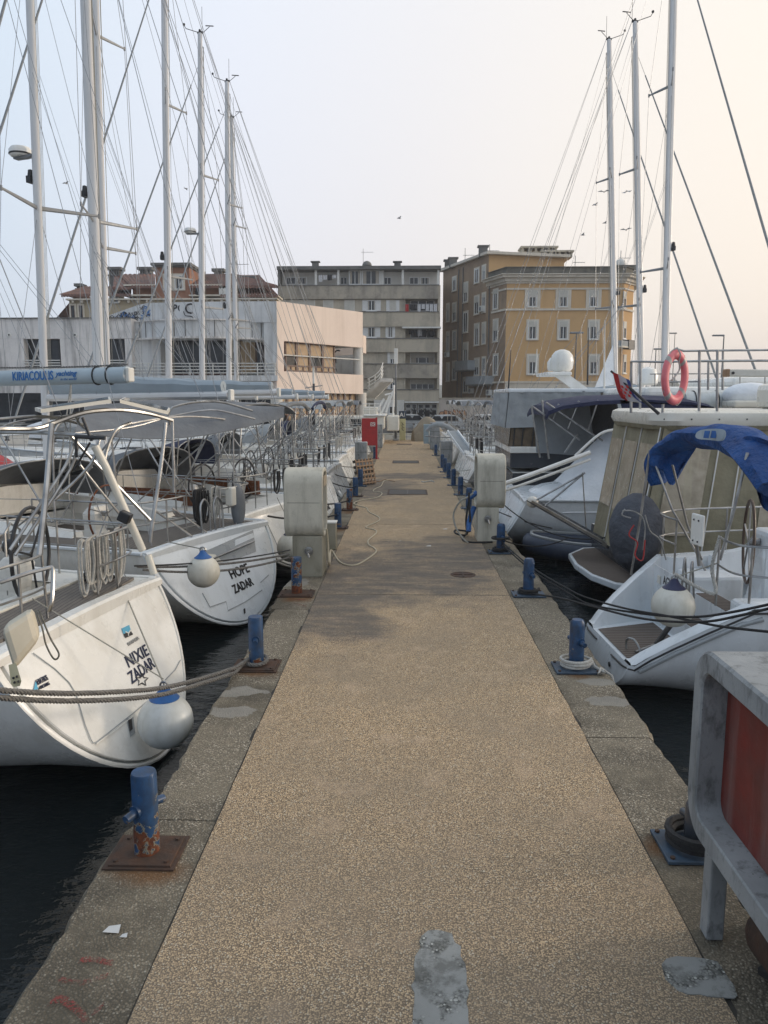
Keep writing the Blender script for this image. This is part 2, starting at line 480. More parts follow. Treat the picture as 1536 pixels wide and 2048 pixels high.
# --- pier surfacing: exposed aggregate, worn concrete beams, stains
def blobs(t, lst, soft=.12, nscale=3.5, amt=.35):
    """union of soft-edged ragged ellipses (x, y, rx, ry): stains and patches with a shape of their own"""
    out = None
    n = t.n('ShaderNodeTexNoise'); t.l(t.pos, n.inputs['Vector']); n.inputs['Scale'].default_value = nscale; n.inputs['Detail'].default_value = 5
    for x, y, rx, ry in lst:
        a = t.n('ShaderNodeVectorMath', operation='SUBTRACT'); t.l(t.pos, a.inputs[0]); a.inputs[1].default_value = (x, y, 0)
        b = t.n('ShaderNodeVectorMath', operation='MULTIPLY'); t.l(a.outputs[0], b.inputs[0]); b.inputs[1].default_value = (1/rx, 1/ry, 0)
        c = t.n('ShaderNodeVectorMath', operation='LENGTH'); t.l(b.outputs[0], c.inputs[0])
        d = t.math('ADD', c.outputs['Value'], t.rng(n.outputs['Fac'], .25, .75, -amt, amt))
        e_ = t.rng(d, 1-soft, 1+soft, 1, 0)
        out = e_ if out is None else t.math('MAXIMUM', out, e_)
    return out
def pebbles(t, scale, base, gap, light, pale=.16, rnd=.5):
    vo = t.n('ShaderNodeTexVoronoi'); t.l(t.pos, vo.inputs['Vector']); vo.inputs['Scale'].default_value = scale; vo.inputs['Randomness'].default_value = 1
    sp = t.n('ShaderNodeSeparateColor'); t.l(vo.outputs['Color'], sp.inputs[0])
    col = t.mix(t.rng(sp.outputs[0], 0, 1, 0, 1), tuple(x*(1-rnd) for x in base), tuple(x*(1+rnd) for x in base))
    col = t.mix(t.rng(sp.outputs[1], 1-pale, 1-pale+.02), col, light)
    g = t.rng(vo.outputs['Distance'], .42, .62)
    col = t.mix(g, col, gap)
    return col, vo.outputs['Distance']
STAIN = [(-.35, 12.2, 2.2, 1.7), (-1.0, 10.2, .75, 1.6), (.9, 13.4, 1.6, 1.6), (-.9, 24.0, 1.1, 3.0), (.2, 27.5, 1.8, 1.1), (-.7,9.2,.5,.8)]
def agg_mat():
    t = NT('exposed_aggregate')
    col, d = pebbles(t, 105, (.66,.48,.29), (.16,.115,.075), (.88,.76,.57), .10)
    tone = t.rng(t.noise(.9, 6, (1,1,1), .6), .32, .68)
    col = t.mix(tone, col, t.mix(.55, col, (.27,.22,.16)))
    col = t.mix(t.rng(t.noise(2.6, 6), .56, .74, 0, .5), col, (.60,.44,.30))
    st = blobs(t, STAIN, .35, 1.6, .55)
    st = t.math('MULTIPLY', st, t.rng(t.noise(2.2, 6, (.6,2,1), .65), .26, .56, .3, 1.0))
    col = t.mix(st, col, t.mix(.72, col, (.075,.08,.086)))
    # grime plus vignette shade painted into the colour, darker towards the near end
    y = t.n('ShaderNodeSeparateXYZ'); t.l(t.pos, y.inputs[0])
    nr = t.math('MULTIPLY', t.rng(y.outputs[1], 2.6, 6.5, .95, 0), t.rng(t.noise(1.3, 5), .3, .65, .5, 1))
    col = t.mix(nr, col, t.mix(.62, col, (.17,.148,.118)))
    t.bump(t.math('SUBTRACT', 1.0, d), .8, .006)
    return t.out(col, .88, 0, .2)
agg = agg_mat()
def beam_mat():
    t = NT('worn_beam_concrete')
    col, d = pebbles(t, 80, (.30,.255,.19), (.15,.13,.10), (.60,.54,.43), .13, .45)
    sm = t.rng(t.noise(1.7, 7, (1,1,1), .65), .42, .6)
    col = t.mix(sm, col, t.mix(.65, col, (.215,.185,.135)))
    col = t.mix(t.rng(t.noise(.8, 6, (1,1,1), .6), .46, .60, 0, .95), col, t.mix(.72, col, (.07,.062,.048)))
    pb = blobs(t, PATCH, .06, 6, .45)
    pc = t.mix(t.rng(t.noise(5, 5), .35, .65), (.25,.235,.205), (.31,.29,.25))
    col = t.mix(t.math('MULTIPLY', pb, .92), col, pc)
    rs = blobs(t, RUST, .5, 4, .5)
    col = t.mix(t.math('MULTIPLY', rs, .7), col, (.15,.065,.02))
    t.bump(t.math('SUBTRACT', 1.0, d), .8, .008)
    return t.out(col, .88, 0, .2)
_g = lambda u, v: G(u, v)
def pe(u, v, rx, ry): a = G(u, v); return (a.x, a.y, rx, ry)
PATCH = [pe(485,1383,.22,.13), pe(460,1425,.20,.13), pe(1195,1365,.17,.10), pe(1220,1403,.20,.13), pe(590,1165,.22,.3)]
RUST = [pe(300,1735,.20,.14), pe(515,1345,.2,.12), pe(598,1195,.2,.2), pe(1320,1690,.12,.12), pe(1160,1350,.12,.1), pe(700,1024,.2,.3), pe(675,1060,.2,.3)]
beamm = beam_mat()
def patch_mat():
    t = NT('cement_patch')
    pc, d = pebbles(t, 70, (.20,.20,.18), (.07,.07,.065), (.5,.5,.46), .12)
    col = t.mix(t.rng(t.noise(3, 6), .35, .65), (.31,.315,.30), (.235,.24,.23))
    col = t.mix(t.rng(t.noise(6, 8, (1,1,1), .7), .50, .60), col, pc)
    col = t.mix(t.rng(t.noise(2.3, 7, (1,1,1), .7), .55, .62, 0, .7), col, (.12,.12,.11))
    t.bump(t.noise(50, 6), .7, .006)
    return t.out(col, .88, 0, .25)
patchm = patch_mat()
def redmark_mat():
    t = NT('faded_red_marking')
    t.out((.24,.055,.05), .9, 0, .2)
    tr = t.n('ShaderNodeBsdfTransparent'); mx_ = t.n('ShaderNodeMixShader')
    f = t.math('MAXIMUM', t.rng(t.noise(9, 6, (1,1,1), .7), .42, .60, .15, 1), t.rng(t.noise(75, 3), .45, .55, 0, 1))
    t.l(f, mx_.inputs[0]); t.l(t.b.outputs[0], mx_.inputs[1]); t.l(tr.outputs[0], mx_.inputs[2])
    t.l(mx_.outputs[0], t.t.nodes['Material Output'].inputs['Surface'])
    return t.m
redmark = redmark_mat()
def water_mat():
    t = NT('harbour_water')
    t.b.inputs['IOR'].default_value = 1.33
    n1 = t.noise(2.2, 4, (1,1.8,1), .5, .3); n2 = t.noise(9, 3, (1,1.6,1))
    h = t.math('ADD', n1, t.math('MULTIPLY', n2, .25))
    t.bump(h, .5, .05)
    return t.out((.004,.007,.008), .04, 0, .5)
water = water_mat()
# ---------------------------------------------------------------- water, pier, quay
struct(MB().add([(-600,-40,WZ),(600,-40,WZ),(600,1800,WZ),(-600,1800,WZ)], [(0,1,2,3)]).build('water', water))
pier = bpy.data.objects.new('pier', None); C.objects.link(pier); pier['kind'] = 'structure'
PEND = 51.5
XL, XR = -1.25, 1.53
def nz(a, b, s=1.0, o=0): return noise.noise(Vector((a*s, b*s, o)))
slabs = [1.6, 10.72, 16.9, 23.2, 29.4, 35.6, 41.8, 47.6, PEND]
for y0, y1 in zip(slabs, slabs[1:]):
    m = MB(); n = max(2, int((y1-y0)/.3)); g = .012
    rows = []
    for i in range(n+1):
        y = lerp(y0+g, y1-g, i/n)
        rows.append([Vector((XL+g+.012*nz(y,0,3), y, -.02)), Vector((XL+g+.012*nz(y,0,3), y, .004)),
                     Vector((XR-g+.015*nz(y,5,3), y, .004)), Vector((XR-g+.015*nz(y,5,3), y, -.02))])
    m.loft([ [r[0],r[1],r[2],r[3]] for r in rows ])
    m.build('slab', agg, pier)
MB().box(XL-.02, XR+.02, 1.6, PEND, -.35, -.006).build('substructure', M('joint_dark', (.035,.03,.025), (.06,.055,.045), 9, .95), pier)
def beam(xi, xo, y0, y1, seed, sgn):
    m = MB(); n = int((y1-y0)/.07); rings = []
    for i in range(n+1):
        y = lerp(y0, y1, i/n)
        en = min(1, min(i, n-i)/1.5)
        e_ = xo + sgn*(-.02 + .035*nz(y,seed,1.3) + .022*nz(y,seed,5) + .012*nz(y,seed,14)) - sgn*.02*(1-en)
        z = .0 + .006*nz(y,seed,2)
        rings.append([Vector((xi, y, -.4)), Vector((xi, y, z-.004)), Vector((lerp(xi,e_,.45), y, z+.004*nz(y,seed+3,3))), Vector((e_-sgn*(.03+.015*nz(y,seed+7,9)), y, z-.003)),
                      Vector((e_, y, z-.035-.02*abs(nz(y,seed+9,8)))), Vector((e_-sgn*.01, y, -.4))])
    m.loft(rings); return m.build('edge_beam', beamm, pier, smooth=False)
ys = [1.6, 4.75, 9.95, 11.7, 16.2, 20.6, 25.0, 29.4, 33.8, 38.2, 42.6, 47, PEND]
for i, (a, b) in enumerate(zip(ys, ys[1:])):
    beam(XL, -1.82+(.04 if i%2 else 0)-.03*(i==0), a+.008, b-.008, i*3.3, -1)
ys = [1.6, 6.1, 10.75, 15.2, 19.6, 24.0, 28.4, 32.8, 37.2, 41.6, 46, PEND]
for i, (a, b) in enumerate(zip(ys, ys[1:])):
    beam(XR, 2.12+min(.12, .03*i), a+.008, b-.008, 50+i*3.3, 1)
wallm = plaster('pier_side', (.12,.115,.10), (.09,.09,.08), (.02,.025,.02), .8, .5, .5)
m = MB()
for sgn, x in ((-1, -1.72), (1, 2.02)):
    m.box(min(x, x-sgn*.25), max(x, x-sgn*.25), 1.6, PEND, -1.6, -.4)
m.build('side_wall', wallm, pier)
# flat marks on the surfacing
def gpoly(name, pix, mat, z, jag=.012, parent=pier):
    P = [G(u, v) for u, v in pix]; P = resample(P+[P[0]], .05)[:-1]; ps = []
    for p in P:
        ps.append(Vector((p.x+jag*nz(p.x,p.y,17), p.y+jag*nz(p.x,p.y,17,4), z)))
    n = len(ps)
    lo = [p-Vector((0,0,.006)) for p in ps]
    MB().add(lo+ps, [tuple(range(n, 2*n))]+[(i,(i+1)%n,n+(i+1)%n,n+i) for i in range(n)]).build(name, mat, parent)
gpoly('cement_patch', [(826,2060),(828,1960),(833,1895),(850,1868),(880,1860),(905,1875),(925,1905),(934,1950),(937,2060)], patchm, .009, .03)
gpoly('cement_patch', [(1322,1925),(1345,1912),(1400,1915),(1440,1935),(1468,1975),(1470,1998),(1430,2003),(1370,1990),(1328,1965)], patchm, .008, .04)
# ragged sandy joint and hairlines across the surfacing
for (y, w_, x0, x1, a_) in ((10.72,.03,XL,XR,.03),(16.9,.022,XL,XR,.02),(12.75,.012,-1.0,1.4,.06),(20.1,.012,-.9,1.2,.05),(23.2,.02,XL,XR,.02)):
    n = 60; P = [Vector((lerp(x0,x1,i/n), y+a_*nz(i*.09,y,1)+.012*nz(i*.9,y,1), .0055)) for i in range(n+1)]
    rings = [[p+Vector((0,-w_/2*(.6+.8*abs(nz(i*.7,y,1,2))),0)), p+Vector((0,w_/2*(.6+.8*abs(nz(i*.7,y,1,5))),0))] for i, p in enumerate(P)]
    MB().loft(rings, cyc=False, cap0=False, cap1=False).build('joint_line', M('joint_dirt', (.09,.075,.055), (.20,.165,.12), 30, .95) if 'joint_dirt' not in bpy.data.materials else bpy.data.materials['joint_dirt'], pier)
# covers in the deck
for (u0, v0, u1, v1) in ((778,989,852,980.5), (787,926.5,836,922), (795,889.3,822,888)):
    a = G(u0, v0); b = G(u1, v0); c = G(u1, v1)
    m = MB().box(a.x, b.x, a.y, max(c.y, a.y+.35), .0, .012)
    o = m.build('drain_cover', M('iron_cover', (.045,.043,.04), (.07,.06,.05), 12, .7), pier)
    fr = MB(); t_ = .05; y1 = max(c.y, a.y+.35)
    fr.box(a.x-t_, b.x+t_, a.y-t_, a.y, 0, .016).box(a.x-t_, b.x+t_, y1, y1+t_, 0, .016).box(a.x-t_, a.x, a.y, y1, 0, .016).box(b.x, b.x+t_, a.y, y1, 0, .016)
    fr.build('rim', rustm, o)
    MB().box((a.x+b.x)/2-.008, (a.x+b.x)/2+.008, a.y, y1, .012, .016).build('seam', black, o)
p = G(926,1150)
o = MB().lathe(p, [(.0,0),(.20,0),(.20,.010),(.165,.010),(.16,.006),(.0,.006)], 28).build('round_cover', rustm, pier)
MB().box(-.15,.15,-.012,.012,.007,.014, Matrix.Translation(p)).box(-.012,.012,-.15,.15,.007,.0145, Matrix.Translation(p)).build('spoke', rustm, o)
# faded red numerals, almost worn away
def resamp2(pix):
    return [(p.x, p.y) for p in catmull([(u, v, 0) for u, v in pix], 4)]
m = MB()
def gstroke(mb, pix, wd):
    mb.loft([[p-x_, p+x_] for p, x_ in ((G(u, v)+Vector((0,0,.012)), Vector((0, wd*.5, 0))) for u, v in resamp2(pix))], cyc=False, cap0=False, cap1=False)
gstroke(m, [(100,2010),(110,2003),(125,2004),(140,2012),(152,2022),(166,2036),(180,2060)], .05)
gstroke(m, [(185,2030),(196,2024),(209,2012)], .045)
gstroke(m, [(160,1925),(185,1922),(205,1926),(226,1930)], .04)
gstroke(m, [(118,1962),(140,1968),(160,1970),(180,1966),(215,1955)], .035)
m.build('faded_red_number', redmark, pier)
m = MB(); gstroke(m, [(572,1213),(590,1209),(612,1214)], .03); gstroke(m, [(585,1199),(605,1201),(615,1199)], .03)
m.build('faded_red_number', redmark, pier)
# bits of litter
lit = M('paper_litter', (.62,.62,.60), None, 9, .8)
for (u, v, s_, lb_) in ((857,1093,.05,'beside the wet patch, nearest the right pedestal hoses'), (890,1059,.05,'level with the foot of the right pedestal'), (225,1862,.045,'largest on the left edge near the first bollard'), (248,1875,.02,'small crumb beside the largest one on the left edge'), (800,1083,.015,'tiny one in the middle of the dark stain')):
    p = G(u, v)
    o = MB().add([p+Vector((-s_,-s_*.5,.01)), p+Vector((s_,-s_*.7,.012)), p+Vector((s_*.8,s_*.6,.02)), p+Vector((-s_*.6,s_*.5,.012))], [(0,1,2,3),(3,2,1,0)]).build('paper_scrap', lit)
    tag(o, 'white litter scrap '+lb_, 'litter', 'litter scraps on the pier')

# quay behind the pier
quay = bpy.data.objects.new('quay', None); C.objects.link(quay); quay['kind'] = 'structure'
MB().box(-140, 140, PEND+.02, 58, -1.6, 0.0).build('quay_apron', conc_q, quay)
MB().box(-140, 140, 58.01, 140, -1.6, -.01).build('road', asph, quay)
MB().box(-140, 140, 58.0, 58.3, -.5, .13).build('kerb', conc_l, quay)
MB().box(-140, 140, 76.0, 76.3, -.5, .13).box(-140,140,76.3,79,-.5,.11).build('pavement', conc_q, quay)
for i in range(-8, 10): MB().box(i*4, i*4+2, 67, 67.12, -.02, -.006).build('road_marking', whitep, quay)
# far shore on the right, fading in the haze
m = MB(); P = []; X = [0+i*12 for i in range(70)]
ring0 = []
for i, x in enumerate(X):
    hh = 9 + 7*abs(nz(x, 3, .012)) + 2.5*abs(nz(x, 9, .06))
    P.append((x, hh))
rings = [[Vector((x, 620, WZ-1)), Vector((x, 620, WZ+.8)), Vector((x, 640, hh*.55)), Vector((x, 665, hh)), Vector((x, 720, WZ-1))] for x, hh in P]
m.loft(rings)
shore = M('far_shore', (.07,.085,.06), (.11,.11,.08), .03, .95)
struct(m.build('hills', shore, smooth=True))
random.seed(3)
fol = M('far_foliage', (.045,.06,.035), (.08,.095,.055), .4, .95)
m = MB()
for i in range(260):
    x = random.uniform(180, 420); y = random.uniform(600, 660); hh = 9 + 7*abs(nz(x, 3, .012))
    r_ = random.uniform(2.5, 6)
    z0 = (hh*.8 if y > 640 else hh*.35)
    c_ = Vector((x, y, z0+r_*.4)); rings = []
    m.sphere(c_, r_, (1,1,random.uniform(.7,1.5)), 7, 5)
for i, v_ in enumerate(m.v): m.v[i] = v_ + Vector((1,1,1))*(1.6*nz(v_.x, v_.z, .5, v_.y*.3))
o = m.build('far_trees', fol); o['kind'] = 'stuff'

# ---------------------------------------------------------------- facade frames
class Face:
    """vertical plane through p0 along horizontal direction d; coordinates (s along, z up, o outward)"""
    def __init__(s, p0, d, outward=None):
        s.p = Vector((p0[0], p0[1], 0)); s.d = Vector((d[0], d[1], 0)).normalized()
        s.n = Vector((s.d.y, -s.d.x, 0))
        if s.n.y > 0 and outward is None: s.n = -s.n
        if outward is not None and s.n.dot(Vector(outward)) < 0: s.n = -s.n
    def hit(s, u, v, o=0):
        d = ray(u, v); k = (s.p + s.n*o - CAM).dot(s.n)/d.dot(s.n); q = CAM + d*k
        return ((q-s.p).dot(s.d), q.z)
    def P(s, a, z, o=0): return s.p + s.d*a + s.n*o + Vector((0,0,z))
    def box(s, mb, s0, s1, z0, z1, o0, o1):
        vs = [s.P(a, z, o) for o in (o0, o1) for (a, z) in ((s0,z0),(s1,z0),(s1,z1),(s0,z1))]
        return mb.add(vs, [(3,2,1,0),(4,5,6,7),(0,1,5,4),(1,2,6,5),(2,3,7,6),(3,0,4,7)])
    def pbox(s, mb, u0, v0, u1, v1, o0, o1, ref=0):
        a, z1 = s.hit(u0, v0, ref); b, _ = s.hit(u1, v0, ref); _, z0 = s.hit((u0+u1)/2, v1, ref)
        _, z1 = s.hit((u0+u1)/2, v0, ref)
        return s.box(mb, min(a,b), max(a,b), z0, z1, o0, o1)
    def M(s, a, z, o=0):
        q = s.P(a, z, o)
        return Matrix(((s.d.x, -s.n.x, 0, q.x), (s.d.y, -s.n.y, 0, q.y), (0,0,1,q.z), (0,0,0,1)))

def window(fc, parent, u0, v0, u1, v1, ref=0, shut=None, blindf=0.0, frame=whites, sill=True, curtain=False, name='window', mull=1, surround=None):
    """a framed window fixed on a facade: frame > pane, blind, shutters, sill"""
    a, _ = fc.hit(u0, v0, ref); b, _ = fc.hit(u1, v0, ref); um = (u0+u1)/2
    _, z1 = fc.hit(um, v0, ref); _, z0 = fc.hit(um, v1, ref)
    if a > b: a, b = b, a
    t_ = min(.09, (b-a)*.1); m = MB()
    fc.box(m, a, a+t_, z0, z1, ref, ref+.07); fc.box(m, b-t_, b, z0, z1, ref, ref+.07)
    fc.box(m, a+t_, b-t_, z1-t_, z1, ref, ref+.068); fc.box(m, a+t_, b-t_, z0, z0+t_, ref, ref+.068)
    for k in range(mull):
        c = lerp(a, b, (k+1)/(mull+1)); fc.box(m, c-.035, c+.035, z0+t_, z1-t_, ref, ref+.06)
    fr = m.build(name, frame, parent, world=True)
    m = MB(); fc.box(m, a+t_, b-t_, z0+t_, z1-t_, ref-.01, ref+.025); m.build('pane', glass, fr, world=True)
    if curtain:
        m = MB(); fc.box(m, a+t_*1.2, lerp(a,b,.24), z0+t_, z1-t_, ref+.026, ref+.034); fc.box(m, lerp(a,b,.76), b-t_*1.2, z0+t_, z1-t_, ref+.026, ref+.034); m.build('curtain', curt, fr, world=True)
    if blindf > 0:
        m = MB(); fc.box(m, a+t_*.5, b-t_*.5, z1-(z1-z0)*blindf, z1-.02, ref+.03, ref+.085); m.build('blind', blind, fr, world=True)
    if sill:
        m = MB(); fc.box(m, a-.1, b+.1, z0-.1, z0, ref, ref+.14); m.build('sill', frame if surround is None else surround, fr, world=True)
    if surround is not None:
        m = MB(); g = .17
        fc.box(m, a-g, a, z0-.1, z1+g, ref, ref+.05); fc.box(m, b, b+g, z0-.1, z1+g, ref, ref+.05); fc.box(m, a, b, z1, z1+g, ref, ref+.05)
        m.build('surround', surround, fr, world=True)
    if shut:
        for side in shut:
            m = MB(); w_ = (b-a)*.5
            x0, x1 = (a-w_-.02, a-.02) if side == 'l' else (b+.02, b+w_+.02)
            fc.box(m, x0, x1, z0, z1, ref, ref+.06)
            nb = 7
            for k in range(nb): zz = lerp(z0+.08, z1-.08, (k+.5)/nb); fc.box(m, x0+.06, x1-.06, zz-.03, zz+.02, ref+.06, ref+.08)
            m.build('shutter', whites, fr, world=True)
    return fr

# ================================================================ grey apartment block (middle)
AP = Face((0, 84), (1, 0))
B = lambda mb, x0, y0, x1, y1, o0, o1, ref=0: AP.pbox(mb, x0, y0, x1, y1, o0, o1, ref)
def cz(x): return 520+x/4.042
def cy(y): return 480+y/4.042
apt = thing('apartment_block', 'grey stained concrete apartment block with white shutters and balconies', 'building', (0, 84, 0))
m = MB(); B(m, 555, 597, 881, 852, -12, -1.6); B(m, 555, 540, 881, 597, -12, -1.5)
m.build('wall', pl_grey, apt, world=True)
m = MB()
for a, b in ((599,624.7), (653,678), (704,728.6), (756,780), (801.6,852)): B(m, 556, a-.5, 809, b+.5, -1.6, -.2)
B(m, 876, 570, 881, 852, -1.6, -.05)
m.build('window_wall', pl_grey, apt, world=True)
m = MB(); B(m, 554, 532.5, 882, 539.4, -12.5, .3); m.build('roof_slab', stone, apt, world=True)
for i, (a, b) in enumerate(((571.5,598), (624.7,653.5), (678,704.5), (728.6,756.5), (780,802))):
    m = MB(); B(m, 557 if i == 0 else 559, a, 877, b, -1.6, .12); m.build('balcony_parapet', pl_grey_d if i in (0,3) else pl_grey, apt, world=True)
    m = MB(); B(m, 557, a-1.6, 878, a, -.2, .2); m.build('coping', stone, apt, world=True)
m = MB(); B(m, 557, 540, 877, 571, -1.52, -1.45); m.build('loggia_back_wall', pl_cream, apt, world=True)
for x in (450, 632, 1155, 1442):
    m = MB(); B(m, cz(x-9), 539.4, cz(x+9), 570, -.35, -.05); m.build('loggia_post', whitep, apt, world=True)
m = MB(); B(m, 555, 539, 560, 599, -1.5, .0); m.build('end_pier', stone, apt, world=True)
for x0, x1, mu in ((210,290,1),(300,378,1),(650,705,1),(1000,1062,1),(1207,1282,1),(1295,1372,1)):
    window(AP, apt, cz(x0), cy(300), cz(x1), cy(362), -1.45, None, 0, curtain=x0 in (300,1295), sill=False)
for x0, x1 in ((720,815), (825,970)):
    window(AP, apt, cz(x0), cy(246), cz(x1), cy(362), -.6, None, 0, curtain=True, sill=False, name='glazed_loggia')
m = MB(); B(m, cz(712), 539.4, cz(1000), 570.5, -1.5, -.66); m.build('loggia_enclosure', whitep, apt, world=True)
for (x0, y0, x1, y1, sh, bl) in ((512,484,592,578,'',1),(684,484,764,578,'',1),(865,487,938,573,'lr',0),(1048,487,1100,575,'lr',1),
        (866,702,936,788,'lr',0),(1035,702,1072,788,'lr',0),(1052,908,1092,1000,'l',.6),(1052,1120,1092,1205,'l',.4)):
    window(AP, apt, cz(x0), cy(y0), cz(x1), cy(y1), -.2, sh, .97 if bl == 1 else bl, curtain=not bl)
window(AP, apt, cz(165), cy(484), cz(445), cy(560), -.2, None, .97, mull=2)
for k, (y0, y1) in enumerate(((484,578), (712,795), (908,1000), (1125,1210))):
    window(AP, apt, cz(1215), cy(y0+4), cz(1410), cy(y1), -1.6, None, .0 if k < 2 else .45, mull=2 if k != 3 else 3, curtain=k == 2, sill=False)
    m = MB(); B(m, cz(1165), cy(y0-10), cz(1175), cy(y1+8), -1.6, -.1); m.build('loggia_post', pl_grey, apt, world=True)
m = MB(); B(m, cz(1150), cy(704), cz(1462), cy(716), -.9, .5); m.build('awning_box', whitep, apt, world=True)
# ground floor shop
m = MB(); B(m, 808, 802.5, 878, 806, -.2, .35); m.build('shop_fascia', whitep, apt, world=True)
for a, b in ((811,822),(823.5,833.5),(836,847),(849,861),(863,874)):
    window(AP, apt, a, 808, b, 817, -.19, None, 0, sill=False, mull=0, name='shop_window')
    window(AP, apt, a, 819, b, 836, -.19, None, 0, sill=False, mull=0, name='shop_window')
m = MB(); B(m, 748, 800, 808.5, 853, -.2, .35); m.build('ground_floor_annex', pl_cream, apt, world=True)
window(AP, apt, 778, 812, 796, 828, .35, None, 0, mull=0)
m = MB()
for k in range(30):
    x = random.uniform(826, 872); y = random.uniform(821, 833)
    a, z = AP.hit(x, y, -.1); q = AP.P(a, z, -.1)
    m.ribbon(catmull([q, q+Vector((.3*random.uniform(-1,1),0,.3)), q+Vector((.5*random.uniform(-1,1),0,-.2))], 4), .05, (0,-1,0), .01)
m.build('graffiti_scrawl', letter_black, apt, world=True)
# roof things
m = MB(); a, z = AP.hit(734, 532, -6)
q = AP.P(a, z, -6); m.sphere(q, .55, (1,1,1), 14, 8, .5, 1); m.build('roof_dome', stone, apt, world=True)
def antenna(parent, q, h, arms, s=1.0, mat=spread):
    m = MB(); m.tube([q, q+Vector((0,0,h))], .05*s, 5)
    for zz, L in arms:
        m.tube([q+Vector((-L*.2,0,zz)), q+Vector((L,0,zz))], .03*s, 4)
        for k in range(5): xx = lerp(-L*.2, L, k/4); m.tube([q+Vector((xx,-.3,zz)), q+Vector((xx,.3,zz))], .02*s, 4)
    return m.build('antenna', mat, parent, world=True)
antenna(apt, AP.P(AP.hit(730,532,-6)[0]-.2, AP.hit(730,532,-6)[1], -6), 1.9, ((1.5,1.1),), .6)
for u in (631, 795):
    a, z = AP.hit(u, 532.5, -3); m = MB(); q = AP.P(a, z, -3)
    m.box(q.x-.35, q.x+.35, q.y-.3, q.y+.3, q.z, q.z+.35); m.box(q.x-.5, q.x+.5, q.y-.4, q.y+.4, q.z+.4, q.z+.5); m.tube([q+Vector((0,0,.3)), q+Vector((0,0,.45))], .2, 8); m.build('roof_vent', stone, apt, world=True)
# laundry
def laundry(u0, u1, v0, v1, o, mats, label):
    t_ = thing('laundry_line', label, 'laundry', AP.P(AP.hit((u0+u1)/2, v0, o)[0], 0, o))
    n = len(mats)
    m = MB(); a, z = AP.hit(u0, v0, o); b, _ = AP.hit(u1, v0, o)
    m.tube([AP.P(a-.2, z, o), AP.P(b+.2, z, o)], .02, 4); m.build('line', wire, t_, world=True)
    for k, mt in enumerate(mats):
        x0 = lerp(a, b, k/n)+.04; x1 = lerp(a, b, (k+1)/n)-.04; _, zb = AP.hit(u0, v1, o)
        zb += random.uniform(-.1, .3); rows = []
        for j in range(5):
            zz = lerp(z, zb, j/4)
            rows.append([AP.P(lerp(x0, x1, i/6), zz, o+.04*math.sin(i*1.7+k)) for i in range(7)])
        mm = MB(); vs = [p for r_ in rows for p in r_]
        mm.add(vs+[p+Vector((0,.02,0)) for p in vs], [(j*7+i, j*7+i+1, j*7+8+i, j*7+7+i) for j in range(4) for i in range(6)]+[(35+j*7+7+i, 35+j*7+8+i, 35+j*7+i+1, 35+j*7+i) for j in range(4) for i in range(6)])
        mm.build('garment', mt, t_, world=True)
darkc = M('dark_cloth', (.02,.02,.025), (.05,.05,.055), 5, .9); whitec = M('white_cloth', (.62,.62,.62), (.5,.5,.52), 5, .9); redc = M('red_cloth', (.45,.03,.03), None, 5, .9)
laundry(cz(1172), cz(1435), cy(518), cy(578), .2, [redc, darkc, darkc, whitec, whitec, whitec, whitec, whitec], 'washing with a red garment hung across an apartment balcony')
laundry(cz(470), cz(620), cy(282), cy(330), -.1, [whitec, whitec, darkc, whitec], 'white washing hung in the top floor loggia')
laundry(cz(1200), cz(1420), cy(722), cy(780), -1.0, [darkc, darkc, whitec, darkc, darkc, darkc], 'dark washing hung under the awning of a middle balcony')

# ================================================================ ochre corner building
FX = lambda x: 860+x/3.491
FY = lambda y: 480+y/3.491
och = thing('ochre_building', 'ochre corner building with white window surrounds and long streaked brown side wall', 'building', (15, 82, 0))
FR = Face((0, 81), (1, 0))
sL = FR.hit(1011, 700)[0]; sR = FR.hit(1243, 700)[0]
zt = lambda v, u=1100: FR.hit(u, v)[1]
cor = Vector((sL, 81, 0))
SD = Face((cor.x, cor.y), (-5.9, 15), outward=(-1, -.3, 0))
CHM = Face((sR, 81), (1.0, 1.25), outward=(1, -1, 0))
def ext(mb, pts, z0, z1):
    n = len(pts); vs = [Vector((p[0], p[1], z0)) for p in pts]+[Vector((p[0], p[1], z1)) for p in pts]
    return mb.add(vs, [tuple(range(n-1,-1,-1)), tuple(range(n, 2*n))]+[(i,(i+1)%n,n+(i+1)%n,n+i) for i in range(n)])
sp = lambda s_, o=0: (SD.P(s_, 0, o).x, SD.P(s_, 0, o).y)
cp = lambda s_, o=0: (CHM.P(s_, 0, o).x, CHM.P(s_, 0, o).y)
s977 = SD.hit(977, 600)[0]; s887 = SD.hit(887, 600)[0]
c1 = CHM.hit(1262, 700)[0]
foot = [sp(0), (sR, 81), cp(c1), (cp(c1)[0]+3, 100), sp(s977)]
m = MB(); ext(m, foot, 0, zt(560)); m.build('front_wall', pl_ochre, och, world=True)
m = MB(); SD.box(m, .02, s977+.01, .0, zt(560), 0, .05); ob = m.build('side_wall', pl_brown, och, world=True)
# tall rear wing
zT = SD.hit(977, 510)[1]
m = MB(); ext(m, [sp(s977, .02), (FR.hit(1123,520,-5)[0]+.5, 87), (FR.hit(1123,520,-5)[0]+1, 104), sp(s887, .02)], 0, zT)
m.build('rear_wing', pl_ochre, och, world=True)
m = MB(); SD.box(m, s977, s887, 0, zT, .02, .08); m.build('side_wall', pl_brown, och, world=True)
m = MB(); ext(m, [sp(s977-.5, .5), (FR.hit(1127,520,-5)[0]+.8, 86.4), (FR.hit(1127,520,-5)[0]+1.4, 105), sp(s887+.5, .5)], zT, zT+.28); m.build('rear_roof_edge', pl_trim, och, world=True)
